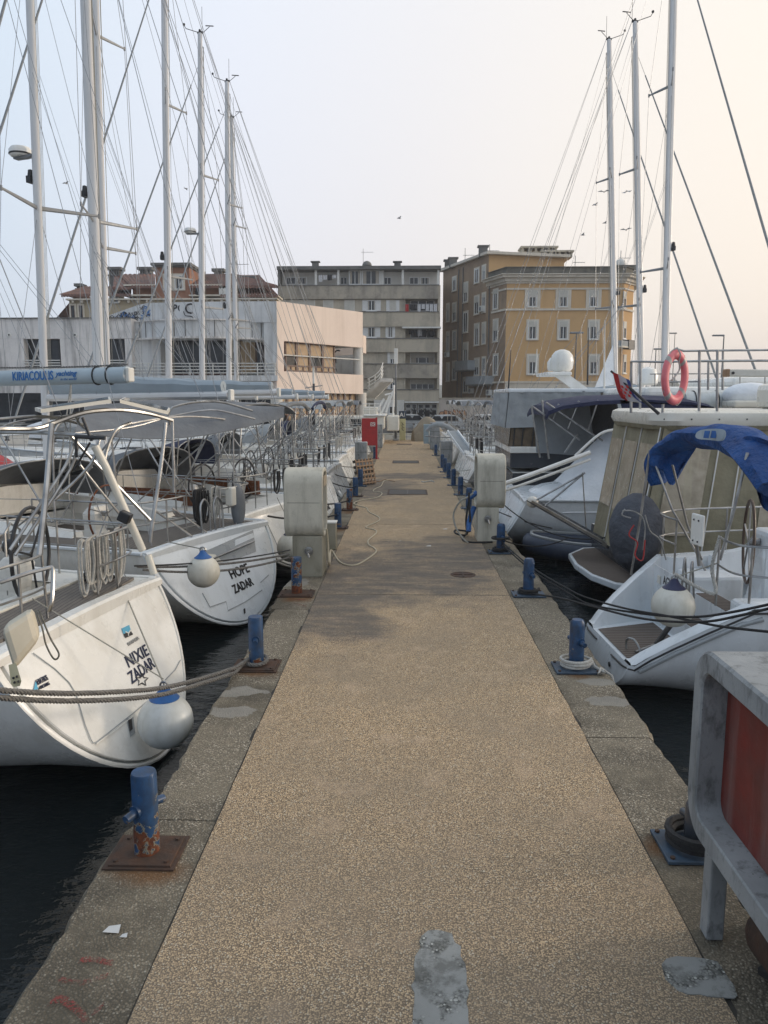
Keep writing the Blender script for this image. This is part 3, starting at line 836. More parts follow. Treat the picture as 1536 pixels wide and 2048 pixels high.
# parapet & cornice (stepped)
def ringband(mb, o, z0, z1):
    pts = [sp(s977, o), sp(-.0, o) if o == 0 else None]
    q = [Vector((*sp(s977-.05, o), 0)), Vector((*sp(0, 0), 0))+(SD.n+FR.n*1.0)*o*.75, Vector((sR, 81, 0))+(FR.n+CHM.n)*o*.6, Vector((*cp(c1, 0), 0))+CHM.n*o+CHM.d*o*.6, Vector((cp(c1)[0]+3+o, 98, 0)), Vector((*sp(s977-.05, -1), 0))]
    return ext(mb, [(p.x, p.y) for p in q], z0, z1)
m = MB(); ringband(m, .75, zt(556), zt(551)); ringband(m, .95, zt(551), zt(549.5)); m.build('cornice', pl_trim, och, world=True)
m = MB(); ringband(m, .35, zt(563), zt(556)); ringband(m, .15, zt(567), zt(563)); m.build('cornice_moulding', pl_trim, och, world=True)
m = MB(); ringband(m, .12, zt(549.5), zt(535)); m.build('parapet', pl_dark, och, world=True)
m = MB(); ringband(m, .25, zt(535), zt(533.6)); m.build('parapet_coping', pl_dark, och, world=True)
for v0, v1, o_ in ((576,579.5,.12),(617,621,.14),(762.5,766,.2)):
    m = MB(); FR.box(m, 0+sL, sR, zt(v1), zt(v0), 0, o_)
    CHM.box(m, 0.01, c1, zt(v1), zt(v0), 0, o_); SD.box(m, 0.01, 3, zt(v1), zt(v0), .05, o_+.04)
    m.build('string_course', pl_trim, och, world=True)
m = MB(); FR.box(m, sL+.01, sR-.01, 0, zt(766.2), 0, .1); m.build('plinth_wall', pl_trim, och, world=True)
for i, (x0, x1) in enumerate(((685,750),(900,965),(1113,1176))):
    for r_, (y0, y1, bl) in enumerate(((352,468,.42),(566,694,.32),(806,938,.36))):
        fr = window(FR, och, FX(x0), FY(y0), FX(x1), FY(y1), 0.02, None, bl, curtain=True, mull=1, surround=pl_trim)
    m = MB()
    for k in (-1, 1):
        xa = FX(x0-22 if k < 0 else x1+8); FR.pbox(m, xa, 577, xa+4.2, 619, 0, .09)
    m.build('pilaster', pl_trim, och, world=True)
for y0, y1 in ((360,475),(570,690),(800,930)):
    window(CHM, och, FX(1350), FY(y0), FX(1370), FY(y1), 0.0, None, .4, mull=0)
# side windows
cols = {'a': (118,135,((450,570),(645,775),(862,985))), 'b': (160,184,((262,355),(445,568),(637,765),(852,978))),
        'c': (236,265,((302,435),(505,645),(722,850),(965,1065))), 'd': (314,343,((202,300),(395,518),(590,735),(832,945))),
        'e': (368,388,((182,282),(375,505),(582,725),(822,945))), 'f': (446,475,((350,482),(560,708),(802,944),(1058,1110)))}
for k, (x0, x1, rows) in cols.items():
    for i, (y0, y1) in enumerate(rows):
        window(SD, och, FX(x0), FY(y0), FX(x1), FY(y1), .09, None, (0,.35,.2,.5)[(i+ord(k)) % 4], surround=pl_trim, curtain=(i % 2 == 0))
def balcony(fc, u0, v0, u1, v1, o0, parent, mat):
    a, z1 = fc.hit(u0, v0, o0+1.0); b, z0 = fc.hit(u1, v1, o0+1.0)
    if a > b: a, b = b, a
    m = MB(); fc.box(m, a, b, z0-.15, z0, o0, o0+1.05); sl = m.build('balcony', mat, parent, world=True)
    m = MB(); fc.box(m, a, b, z0, z1, o0+.95, o0+1.02); fc.box(m, a, a+.06, z0, z1, o0, o0+.95); fc.box(m, b-.06, b, z0, z1, o0, o0+.95); m.build('balcony_panel', cv_lgrey, sl, world=True)
    return sl
balcony(SD, FX(175), FY(848), FX(262), FY(905), .08, och, pl_dark)
balcony(SD, FX(250), FY(955), FX(385), FY(1005), .08, och, pl_dark)
b_ = balcony(CHM, FX(1338), FY(700), FX(1398), FY(745), 0, och, pl_trim)
for u0, u1 in ((1398,1436),):
    m = MB(); a, z1 = CHM.hit(FX(u0), FY(695), 1.2); bb, z0 = CHM.hit(FX(u1), FY(765), 1.2); CHM.box(m, a, bb, z0, z1, .4, 1.1); m.build('wicker_screen', black, och, world=True)
# air conditioners and pipes on the side wall
for (x, y) in ((352,480),(405,1065),(110,800),(278,1052),(440,1105)):
    a, z = SD.hit(FX(x), FY(y), .4); m = MB(); SD.box(m, a-.45, a+.45, z-.3, z+.3, .12, .45); o = m.build('air_conditioner', whitep, och, world=True)
    m = MB(); m.tube([SD.P(a, z, .45), SD.P(a, z, .47)], .22, 12); m.build('fan_grille', spread, o, world=True)
for x in (405, 222, 192):
    a, z = SD.hit(FX(x), 700, .2); m = MB(); m.tube([SD.P(a, 0, .18), SD.P(a, zT-2.5 if x == 405 else zT-.4, .18)], .06, 6); m.build('drainpipe', stone, och, world=True)
# roof clutter
zt2 = zT+.28
for (u, w_, hh) in ((1075, 1.9, 1.0), (1110, 1.7, .55)):
    a = FR.hit(u, 520, -8)[0]; m = MB(); m.box(a-w_, a+w_, 88, 90, zt2, zt2+hh*.6)
    for k in range(6): xx = lerp(a-w_+.1, a+w_-.1, k/5); m.box(xx-.12, xx+.12, 88, 90, zt2+hh*.6, zt2+hh)
    m.box(a-w_-.15, a+w_+.15, 87.8, 90.2, zt2+hh, zt2+hh+.18); m.build('chimney', pl_grey, och, world=True)
for (u, v, Y) in ((966, 505, 86), (906, 533, 93), (897, 535, 94.5)):
    q = V(u, v, Y); m = MB(); m.box(q.x-.45, q.x+.45, Y-.4, Y+.4, zT, max(q.z, zT+1)); m.box(q.x-.6, q.x+.6, Y-.5, Y+.5, max(q.z, zT+1), max(q.z, zT+1)+.15); m.build('chimney', stone, och, world=True)
for (u, v, Y, h_) in ((979,508,86,1.2),(1150,533,84,1.3),(1241,527,84,1.5),(930,522,90,1.6)):
    q = V(u, v, Y); antenna(och, q-Vector((0,0,.5)), h_+.3, ((h_*.7,1.0),), .8)
m = MB(); q = V(1241, 528, 83); m.box(q.x-1.1, q.x+1.6, 82, 85, zt(534), zt(527)); m.build('roof_hatch', pl_dark, och, world=True)
q = V(1241, 528, 83); m = MB(); m.sphere(q, .55, (1,.5,1), 12, 8); m.build('satellite_dish', whitep, och, world=True)
# graffiti wall on the quay right of the shop
gw = thing('graffiti_wall', 'low rendered quay wall with orange graffiti below the ochre building', 'wall', (8, 76, 0))
GW = Face((0, 77), (1, 0))
m = MB(); GW.pbox(m, 879, 797, 1330, 860, -.5, 0); m.build('wall_body', pl_wall, gw, world=True)
m = MB(); GW.pbox(m, 879, 795.5, 1330, 797, -.55, .08); m.build('wall_coping', pl_grey, gw, world=True)
og = M('graffiti_orange', (.48,.22,.10), (.42,.26,.16), 2, .8); m = MB(); m2 = MB()
random.seed(11)
for k, (u, v) in enumerate(((884,832),(893,830),(902,833),(911,830),(920,832),(927,831))):
    a, z = GW.hit(u, v, .01); P = [GW.P(a+.36*math.cos(t_*1.05)*(1+.25*math.sin(t_*3+k)), z+.55*math.sin(t_*1.05)*(1+.2*math.cos(t_*2+k)), .012) for t_ in range(7)]
    n = len(P); m.add(P, [tuple(range(n))]); m2.ribbon([p+Vector((0,-.004,0)) for p in P+[P[0]]], .08, (0,-1,0), .006)
m.build('graffiti_fill', og, gw, world=True); m2.build('graffiti_outline', brownframe, gw, world=True)
# ================================================================ white waterfront building with the pink face
WB = thing('harbour_building', 'white streaked two storey harbour building with a sunlit pink end and graffiti', 'building', (-15, 48, 0))
WX = lambda x: x/5.12
WY = lambda y: 500+y/5.12
KX = lambda x: 260+x/5.12
KY = lambda y: 480+y/5.12
WF = Face((0, 46), (1, 0))
zw = lambda v, o=0: WF.hit(300, v, o)[1]
s0 = WF.hit(-260, 700)[0]; s1 = WF.hit(553, 700)[0]
corner = Vector((s1, 46, 0))
PK = Face((corner.x, corner.y), (4.9, 6.9), outward=(1, -1, 0))
pk1 = PK.hit(726, 700)[0]
# main bodies (left wing: frontal wall pierced by dark window bays)
m = MB(); WF.pbox(m, -260, 637, 262, 780, -10, -.6); m.build('rear_body', pl_white, WB, world=True)
bays = [(WX(238), WX(612)), (WX(975), WX(1275))]
m = MB(); WF.pbox(m, -260, 637, 262, 677.6, -.6, 0)
xs = [-260]+[q for b in bays for q in b]+[262]
for a, b in zip(xs[::2], xs[1::2]): WF.pbox(m, a, 677.5, b, 735, -.6, 0)
WF.pbox(m, -260, 734.9, 262, 786, -.6, 0.0)
m.build('left_wing_wall', pl_white, WB, world=True)
m = MB(); WF.pbox(m, -260, 635.5, 262, 637.4, -1, .12); m.build('roof_edge', stone, WB, world=True)
for a, b in bays: window(WF, WB, a, 678, b, 734, -.55, None, .0, frame=black, sill=False, mull=3, name='window_bay')
for a, b in bays:
    for k in range(3):
        m = MB(); _, zz = WF.hit(a, 721+k*5, 0); m.tube([WF.P(WF.hit(a,700)[0], zz, .05), WF.P(WF.hit(b,700)[0], zz, .05)], .035, 5); m.build('window_rail', whitep, WB, world=True)
for (x, y) in ((92,870),(768,870),(1405,872)):
    a, z = WF.hit(WX(x), WY(y)); m = MB(); m.lathe(WF.P(a, z, 0), [(.0,0),(.13,0),(.11,.03),(.06,.03),(.05,.0),(.0,.0)], 14, Matrix(((1,0,0),(0,0,-1),(0,1,0)))); o = m.build('wall_port', whitep, WB, world=True)
    m = MB(); m.tube([WF.P(a, z, -.01), WF.P(a, z, .02)], .055, 10); m.build('port_hole', black, o, world=True)
# ground floor dark band and pillars
m = MB(); WF.pbox(m, -260, 784, 553, 850, -6, -2.2); m.build('ground_floor_glazing', glass, WB, world=True)
m = MB(); WF.pbox(m, 262, 762, 553, 785, -6, -.9); m.build('ground_floor_fascia', plaster('tan_fascia', (.40,.34,.26), (.35,.30,.23), (.2,.17,.13), .7, .3, .3), WB, world=True)
for u in (WX(860), 276, 330, 395, 460, 545):
    m = MB(); WF.pbox(m, u-7, 762 if u > 262 else 786, u+7, 852, -1.0, -.4); m.build('pillar', pl_cream, WB, world=True)
# middle part: set-back bay with balcony, curved band and tall parapet
m = MB(); WF.pbox(m, 262, 676, 553, 762, -8, -3.4); m.build('bay_back_wall', pl_bluew, WB, world=True)
m = MB(); WF.pbox(m, 527, 640, 553.2, 762, -6, -.02); m.build('bay_side_wall', pl_bluew, WB, world=True)
m = MB(); WF.pbox(m, 262, 677, 314, 762, -6, -.55); m.build('bay_side_wall', pl_bluew, WB, world=True)
bay = [(315,341),(341,405),(405,457),(457,480),(480,512),(512,526)]
for k, (a, b) in enumerate(bay):
    fr = window(WF, WB, a, 679, b, 750, -2.0, None, 0, frame=brownframe, sill=False, mull=0, name='window_bay')
    if k == 4:
        m = MB(); WF.pbox(m, a+1.5, 683, b-1.5, 748, -1.93, -1.9, -2.0); m.build('curtain', tanpanel, fr, world=True)
m = MB(); m2 = MB()
# curved upper band
def arc_band(mb, u0, u1, v0, v1, bulge, th, base=0, n=16):
    a, z1 = WF.hit(u0, v0); b, _ = WF.hit(u1, v0); _, z0 = WF.hit(u0, v1); rings = []
    for i in range(n+1):
        t_ = i/n; o = base+bulge*math.sin(math.pi*t_)
        rings.append([WF.P(lerp(a,b,t_), z0, o), WF.P(lerp(a,b,t_), z0, o-th), WF.P(lerp(a,b,t_), z1, o-th), WF.P(lerp(a,b,t_), z1, o)])
    mb.loft(rings)
arc_band(m, 262, 530, 642, 677.5, 1.4, .5, -.55); m.build('curved_band', pl_bluew, WB, smooth=True, world=True)
arc_band(m2, 262, 530, 675.5, 679, 1.55, .9, -.5); arc_band(m2, 262, 530, 640.5, 643, 1.55, .8, -.5); m2.build('band_edge', pl_white, WB, world=True)
m = MB(); WF.pbox(m, 262, 640, 553, 676, -8, -.75); m.build('upper_body', pl_bluew, WB, world=True)
for u in (275, 290, 306, 355, 378, 435, 503, 520):
    m = MB(); t_ = (u-262)/268; a, _ = WF.hit(u, 650); WF.box(m, a-.025, a+.025, zw(675), zw(643), -.55+1.4*math.sin(math.pi*t_)-.02, -.55+1.4*math.sin(math.pi*t_)+.02)
    m.build('panel_joint', stone, WB, world=True)
# parapet carrying the graffiti: tall, slightly slanted top, curving away on its left end
zt1 = lambda u: WF.hit(u, lerp(628, 602, min(1, max(0, (u-190)/90))) if u < 280 else 602.5)[1]
rings = []; zb_ = zw(640)
for i in range(19):
    u = lerp(185, 553.2, i/18); a, _ = WF.hit(u, 620); o = -1.6*((553-u)/368)**2+.02
    rings.append([WF.P(a, zb_-.15, o), WF.P(a, zb_-.15, o-.45), WF.P(a, zt1(u), o-.45), WF.P(a, zt1(u), o)])
MB().loft(rings).build('graffiti_parapet', pl_bluew, WB, smooth=True, world=True)
def po(u): return -1.6*((553-u)/368)**2+.035
random.seed(5)
m = MB(); m3 = MB()
for k in range(95):
    u = random.uniform(193, 292); v = random.uniform(lerp(628,607,(u-190)/100)+3, 636)
    a, z = WF.hit(u, v); q = WF.P(a, z, po(u)); r_ = random.uniform(.06, .17); ph = random.uniform(0, 6)
    if k % 3: P = [q+Vector((r_*math.cos(ph+t_*.9)*.8, 0, r_*math.sin(ph+t_*.9))) for t_ in range(random.choice((4,5,7)))]
    else: P = [q+Vector((random.uniform(-1,1)*r_, 0, random.uniform(-1,1)*r_)) for t_ in range(4)]
    (m if k % 4 else m3).ribbon(P, .035, WF.n, .012)
m.build('graffiti_scrawl', letter_black, WB, world=True); m3.build('graffiti_scrawl', letter_blue, WB, world=True)
m = MB()
for s_, u, v, sz in (('PO', 340, 622, .62), ('CE', 366, 626, .85)):
    a, z = WF.hit(u, v); lettering(m, s_, sz, WF.P(a, z, po(u+10)+.01), (1,.012,0), (0,0,1), bold=.012)
a, z = WF.hit(368, 630); m.ribbon(catmull([WF.P(a-.1, z+.25, .0-.3), WF.P(a, z, -.3), WF.P(a+.35, z-.05, -.3), WF.P(a+.5, z-.22, -.3)], 5), .05, WF.n, .01)
m.build('graffiti_letters', letter_black, WB, world=True)
# balcony slab and rail
m = MB(); WF.pbox(m, 262, 751, 555, 762, -3.4, .12); m.build('balcony_slab', pl_bluew, WB, world=True)
m = MB()
for v in (727, 733, 739.5, 746):
    _, z = WF.hit(300, v); m.tube([WF.P(WF.hit(262,700)[0], z, .05), WF.P(WF.hit(552,700)[0], z, .05)], .03, 5)
for u in (297, 380, 426, 473, 515, 550):
    a, _ = WF.hit(u, 730); m.tube([WF.P(a, zw(751), .05), WF.P(a, zw(726), .05)], .035, 5)
m.build('balcony_rail', whitep, WB, world=True)
# pink sunlit face
PX = lambda x: cz(x)
PY = lambda y: cy(y)
ztop0 = PK.hit(554, 602)[1]; ztop1 = PK.hit(725, 627)[1]
def pkq(mb, pix, o0, o1):
    f = [PK.hit(u, v) for u, v in pix]; n = len(f)
    vs = [PK.P(a, z, o0) for a, z in f]+[PK.P(a, z, o1) for a, z in f]
    mb.add(vs, [tuple(range(n-1,-1,-1)), tuple(range(n,2*n))]+[(i,(i+1)%n,n+(i+1)%n,n+i) for i in range(n)])
m = MB()
pkq(m, [(553.5,602),(553.5,683),(568,681.5),(725.5,695.5),(725.5,624.5)], -.5, 0)          # top
pkq(m, [(553.5,683),(553.5,784),(568,784.5),(568,681.5)], -.5, 0)
pkq(m, [(568,742.5),(568,784.5),(726.5,788),(726.5,750)], -.5, 0)
m.build('pink_wall', pl_pink, WB, world=True)
zl1 = PK.hit(568, 742)[1]; zl0 = PK.hit(568, 784)[1]; zh1 = PK.hit(568, 681)[1]
aR = PK.hit(726, 700)[0]; aL = PK.hit(553.5, 700)[0]
m = MB(); PK.box(m, aL+.3, aR, 0, ztop0-1.2, -9, -4.0); m.build('inner_wall', pl_bluew, WB, world=True)
m = MB(); PK.box(m, aL+.2, aR, zl1-.25, zl1-.05, -4, -.3); m.build('terrace_floor', conc_q, WB, world=True)
m = MB(); PK.box(m, aL+.2, aR, zh1, ztop1-.4, -8, -.5); m.build('roof_slab', pl_cream, WB, world=True)
# brown glazed screen with tan panels (upper) : frame > panel
scr = lambda o: None
xsn = [197, 290, 395, 500, 598]
for i, (a, b) in enumerate(zip(xsn, xsn[1:])):
    u0, u1 = PX(a), PX(b)
    sa_, _ = PK.hit(u0, 700, -.45); sb_, _ = PK.hit(u1, 700, -.45)
    m = MB(); t_ = .09
    PK.box(m, sa_, sa_+t_, zl1, zh1, -.5, -.36); PK.box(m, sb_-t_, sb_, zl1, zh1, -.5, -.36)
    zm = lerp(zl1, zh1, .52); zq = lerp(zl1, zh1, .17)
    for z_ in (zl1, zq, zm, zh1-t_): PK.box(m, sa_+t_, sb_-t_, z_, z_+t_, -.49, -.37)
    PK.box(m, lerp(sa_,sb_,.5)-.04, lerp(sa_,sb_,.5)+.04, zl1+t_, zq, -.49, -.37)
    fr = m.build('window_screen', brownframe, WB, world=True)
    m = MB(); PK.box(m, sa_+t_, sb_-t_, zm+t_, zh1-t_, -.46, -.42); m.build('panel', tanpanel, fr, world=True)
    m = MB(); PK.box(m, sa_+t_, sb_-t_, zq+t_, zm, -.46, -.42); m.build('panel', (glass, tanpanel, glass, tanpanel)[i], fr, world=True)
    m = MB(); PK.box(m, sa_+t_, sb_-t_, zl1+t_, zq, -.46, -.42); m.build('panel', tanpanel, fr, world=True)
a, _ = PK.hit(715, 720, -.4); m = MB(); m.tube([PK.P(a, zl1-.1, -.35), PK.P(a, zh1, -.35)], .33, 18); m.build('round_column', pl_cream, WB, smooth=True, world=True)
m = MB(); _, z = PK.hit(640, 735, .1)
for dz in (0,): m.tube([PK.P(PK.hit(568,732)[0], zl1+.95, -.1), PK.P(PK.hit(722,738)[0], zl1+.95, -.1)], .035, 5)
m.build('terrace_rail', whitep, WB, world=True)
# graffiti inside the terrace: back wall plane
m = MB(); IW = Face(PK.P(0,0,-3.95)[:2], (4.9,6.9), outward=(1,-1,0))
a, z = IW.hit(676, 733); 
h_ = [(0,-.9),(-.75,-.1),(-.95,.45),(-.6,.85),(-.15,.75),(0,.45),(.15,.75),(.6,.85),(.95,.45),(.75,-.1),(0,-.9)]
a2, z2 = IW.hit(686, 722)
m.ribbon(catmull([IW.P(a2+x*1.15, z2+y*.85, .02) for x, y in h_], 4), .10, IW.n, .02)
lettering(m, 'KARLA', .72, IW.P(a2-1.05, z2-.2, .03), IW.d, (0,0,1), bold=.03)
for k in range(26):
    a, z = IW.hit(random.uniform(672, 712), random.uniform(738, 748)); q = IW.P(a, z, .02)
    m.ribbon([q, q+IW.d*random.uniform(-.3,.3)+Vector((0,0,random.uniform(-.3,.3))), q+IW.d*random.uniform(.1,.4)], .07, IW.n, .02)
m.build('graffiti_scrawl', letter_black, WB, world=True)
# curved stair drum on the right
m = MB(); cA = PK.P(aR-1.2, 0, -3.6); n = 14; rings = []
v_t, v_b = PK.hit(740, 672)[1], PK.hit(740, 706.5)[1]
a0 = math.atan2((PK.P(aR, 0, 0)-cA).y, (PK.P(aR, 0, 0)-cA).x); rr = (PK.P(aR, 0, 0)-cA).length
for i in range(n+1):
    a_ = a0+i/n*1.9; c_, s_ = math.cos(a_), math.sin(a_)
    rings.append([cA+Vector((c_*rr, s_*rr, v_b)), cA+Vector((c_*(rr-.35), s_*(rr-.35), v_b)), cA+Vector((c_*(rr-.35), s_*(rr-.35), v_t)), cA+Vector((c_*rr, s_*rr, v_t))])
m.loft(rings); m.build('curved_canopy', pl_pink, WB, smooth=True, world=True)
m = MB(); rings = []
for i in range(n+1):
    a_ = a0+.1+i/n*1.7; c_, s_ = math.cos(a_), math.sin(a_); r2 = rr-.45
    rings.append([cA+Vector((c_*r2, s_*r2, zl0)), cA+Vector((c_*(r2-.3), s_*(r2-.3), zl0)), cA+Vector((c_*(r2-.3), s_*(r2-.3), v_b)), cA+Vector((c_*r2, s_*r2, v_b))])
m.loft(rings); m.build('drum_wall', pl_bluew, WB, smooth=True, world=True)
m = MB()
for k in range(16):
    a_ = a0+.25+1.1*random.random(); r2 = rr-.43; z = lerp(zl1-.2, v_b-.4, random.random()); P = []
    for j in range(7):
        b_ = j*.9; P.append(cA+Vector((math.cos(a_+.09*math.cos(b_))*r2, math.sin(a_+.09*math.cos(b_))*r2, z+.4*math.sin(b_))))
    m.ribbon(P, .09, (math.cos(a_), math.sin(a_), 0), .02)
m.build('graffiti_scrawl', letter_black, WB, world=True)
# outside stair with curved rails
st0 = G(742, 850); m = MB(); sx0 = V(738, 800, 56)
for k in range(14):
    t_ = k/13; q = V(lerp(735, 768, t_), lerp(790, 757, t_), 56-2*t_); m.box(q.x-.25, q.x+.6, q.y-.8, q.y+.8, q.z-.25, q.z)
m.build('stair', pl_cream, WB, world=True)
m = MB()
for dz in (.35, .6, .85, 1.1):
    m.tube(catmull([V(735,790,55)+Vector((0,0,dz)), V(748,783,55)+Vector((0,0,dz)), V(760,772,55)+Vector((0,0,dz)), V(766,757,55.5)+Vector((0,0,dz))], 5), .035, 5)
for u, v in ((738,788),(750,781),(762,769)): q = V(u, v, 55); m.tube([q, q+Vector((0,0,1.1))], .035, 5)
m.build('stair_rail', whitep, WB, world=True)
# lower screen under the pink parapet
zb0 = 0; m = MB()
s_a, _ = PK.hit(560, 800, -.6); s_b, _ = PK.hit(712, 800, -.6)
for i in range(12):
    x0 = lerp(s_a, s_b, i/12); x1 = lerp(s_a, s_b, (i+1)/12)
    m = MB(); PK.box(m, x0, x0+.12, 0, zl0, -.75, -.6); PK.box(m, x1-.05, x1, 0, zl0, -.75, -.6)
    for z_ in (zl0*.55, zl0*.2): PK.box(m, x0+.12, x1-.05, z_, z_+.07, -.74, -.61)
    fr = m.build('window_screen', brownframe, WB, world=True)
    m = MB(); PK.box(m, x0+.12, x1-.05, zl0*.55+.07, zl0, -.7, -.66); m.build('panel', tanpanel, fr, world=True)
    m = MB(); PK.box(m, x0+.12, x1-.05, zl0*.2+.07, zl0*.55, -.7, -.66); m.build('panel', tanpanel if i % 3 else glass, fr, world=True)
for u in (549, 719):
    a, _ = PK.hit(u, 800, -.5); m = MB(); m.tube([PK.P(a+.2, -.2, -.5), PK.P(a+.2, zl0, -.5)], .35, 16); m.build('round_column', pl_cream, WB, smooth=True, world=True)

# ================================================================ brick and stucco villa with tiled roofs behind
VI = thing('tiled_roof_villa', 'old brick villa with red tiled roofs and grey chimneys behind the white building', 'building', (-30, 74, 0))
VF = Face((0, 74), (1, 0))
vz = lambda v, o=0: VF.hit(300, v, o)[1]
m = MB(); VF.pbox(m, 138, 600, 553, 700, -12, 0); m.build('wall', pl_villa, VI, world=True)
m = MB(); VF.pbox(m, 262, 574, 310, 600, -3, -.4); m.build('attic_wall', brick, VI, world=True)
m = MB(); VF.pbox(m, 380, 574, 440, 592, -3, -.4); m.build('attic_wall', brick, VI, world=True)
for (u0, u1, v0) in ((135,556,597.5), (250,312,590), (380,556,590), (250,312,570), (380,445,570)):
    m = MB(); VF.pbox(m, u0, v0, u1, v0+3, -3, .45); m.build('cornice', pl_trim, VI, world=True)
m = MB()
for k in range(22):
    u = 146+k*18.5
    if 310 < u < 382: continue
    VF.pbox(m, u, 600.5, u+4, 606, 0, .35)
m.build('bracket', pl_trim, VI, world=True)
def roof(pix_e0, pix_e1, pix_r0, pix_r1, dep, name='roof'):
    """tiled slope from eaves (plane o=.5) to ridge (plane o=-dep), with ridged tile courses"""
    a0_, ze = VF.hit(*pix_e0, .5); a1_, _ = VF.hit(*pix_e1, .5)
    b0_, zr = VF.hit(*pix_r0, -dep); b1_, _ = VF.hit(*pix_r1, -dep)
    m = MB(); n = max(6, int((a1_-a0_)/.28)); rings = []
    for i in range(2*n+1):
        t_ = i/(2*n); dz = .09 if i % 2 else 0
        e0 = VF.P(lerp(a0_, a1_, t_), ze+dz, .5); r0 = VF.P(lerp(b0_, b1_, t_), zr+dz, -dep)
        rings.append([e0, r0, r0-Vector((0,0,.25)), e0-Vector((0,0,.25))])
    m.loft(rings)
    return m.build(name, tile, VI, world=True)
roof((122,589), (262,589), (165,574), (262,556), 5)
roof((225,575), (262,572), (228,553), (262,551), 6)
roof((262,572), (310,572), (238,549), (310,549), 6)
roof((380,572), (556,590), (384,549), (470,551), 6)
roof((440,590), (556,590), (470,551), (520,575), 6)
m = MB(); q0 = VF.P(VF.hit(122,589)[0], vz(589), .5); q1 = VF.P(VF.hit(165,574,-5)[0], vz(574,-5), -5)
m.add([q0, q1, q1+Vector((-6,4,-4)), q0+Vector((.3,8,0))], [(0,1,2,3)]); m.build('roof', tile, VI, world=True)
# dormer gable
m = MB(); VF.pbox(m, 312, 535, 380, 600, -4, .3); m.build('dormer_wall', brick, VI, world=True)
m = MB(); VF.pbox(m, 306, 528, 386, 533, -4.5, .8); VF.pbox(m, 309, 533, 383, 536, -4.3, .55); m.build('dormer_cornice', stone, VI, world=True)
window(VF, VI, 349, 551, 366, 579, .3, None, 0, mull=1, curtain=True, surround=pl_trim)
window(VF, VI, 329, 551, 341, 579, .3, None, 0, mull=1, surround=pl_trim)
for u in (1175, 1115): window(VF, VI, WX(u), WY(485), WX(u+40), WY(535), 0, None, 0, mull=0)
for u in (142, 158): window(VF, VI, u, 611, u+7, 636, .0, None, 0, frame=brownframe, mull=0, surround=pl_trim)
for (u0, u1, v0, v1, o) in ((214,241,534,562,-6),(276,303,534,556,-6),(425,447,537,553,-6),(478,509,552,566,-4),(510,528,567,580,-3),(150,163,567,580,-5)):
    a, z1 = VF.hit(u0, v0, o); b, _ = VF.hit(u1, v0, o); _, z0 = VF.hit(u0, v1+12, o)
    m = MB(); hgt = z1-z0; zc_ = z0+hgt*.62
    VF.box(m, a+.12, b-.12, z0-1, zc_, o-1, o)
    n = 5; 
    for k in range(n): x = lerp(a+.15, b-.3, k/(n-1)); VF.box(m, x, x+.15, zc_, z1-.28, o-1, o+.02)
    VF.box(m, a, b, zc_-.12, zc_, o-1.1, o+.1); VF.box(m, a-.08, b+.08, z1-.28, z1, o-1.15, o+.15)
    m.build('chimney', stone, VI, world=True)
antenna(VI, VF.P(VF.hit(455,552)[0], vz(556), -3), 2.0, ((1.7,1.4),), .8)
m = MB(); VF.pbox(m, 440, 574, 462, 590, -1, .5); m.build('roof_box', whitep, VI, world=True)
# ---------------------------------------------------------------- mooring bollards
def bollard(x, y, label, mat, h=.52, r=.077, pin=(-1,-.55,0), plate=(.46,.34), pmat=None, cap='flat', rz=0):
    t = thing('mooring_bollard', label, 'bollard', (x, y, .004), rz, 'bollards along the pier edges')
    pr = [(0,0),(r,0),(r,h-.015),(r*.93,h),(0,h)] if cap == 'flat' else [(0,0),(r,0),(r,h*.86),(r*.94,h*.93),(r*.72,h*.985),(0,h)]
    MB().lathe((0,0,.02), pr, 22).build('post', mat, t, smooth=True)
    a, b = plate
    MB().box(-a/2, a/2, -b/2, b/2, 0, .022).build('base_plate', pmat or platep, t, bevel=.004)
    if pmat is rustm and h > .5: MB().box(-a/2-.03, a/2+.025, -b/2-.02, b/2+.03, -.003, .008).build('under_plate', rustm, t)
    d = Vector(pin).normalized()
    m = MB(); m.tube([d*.05+Vector((0,0,h*.60)), d*(r+.075)+Vector((0,0,h*.57))], .026, 10); m.tube([d*(r-.01)+Vector((0,0,h*.60)), d*(r+.008)+Vector((0,0,h*.597))], .042, 12)
    m.tube([-d*.05+Vector((0,0,h*.60)), -d*(r+.07)+Vector((0,0,h*.57))], .026, 10)
    m.build('pin', mat, t, smooth=True)
    for sx_ in (-1, 1):
        for sy_ in (-1, 1): MB().lathe((sx_*(a/2-.035), sy_*(b/2-.035), .022), [(0,0),(.016,0),(.016,.012),(0,.012)], 6).build('bolt', rustm, t)
    return t
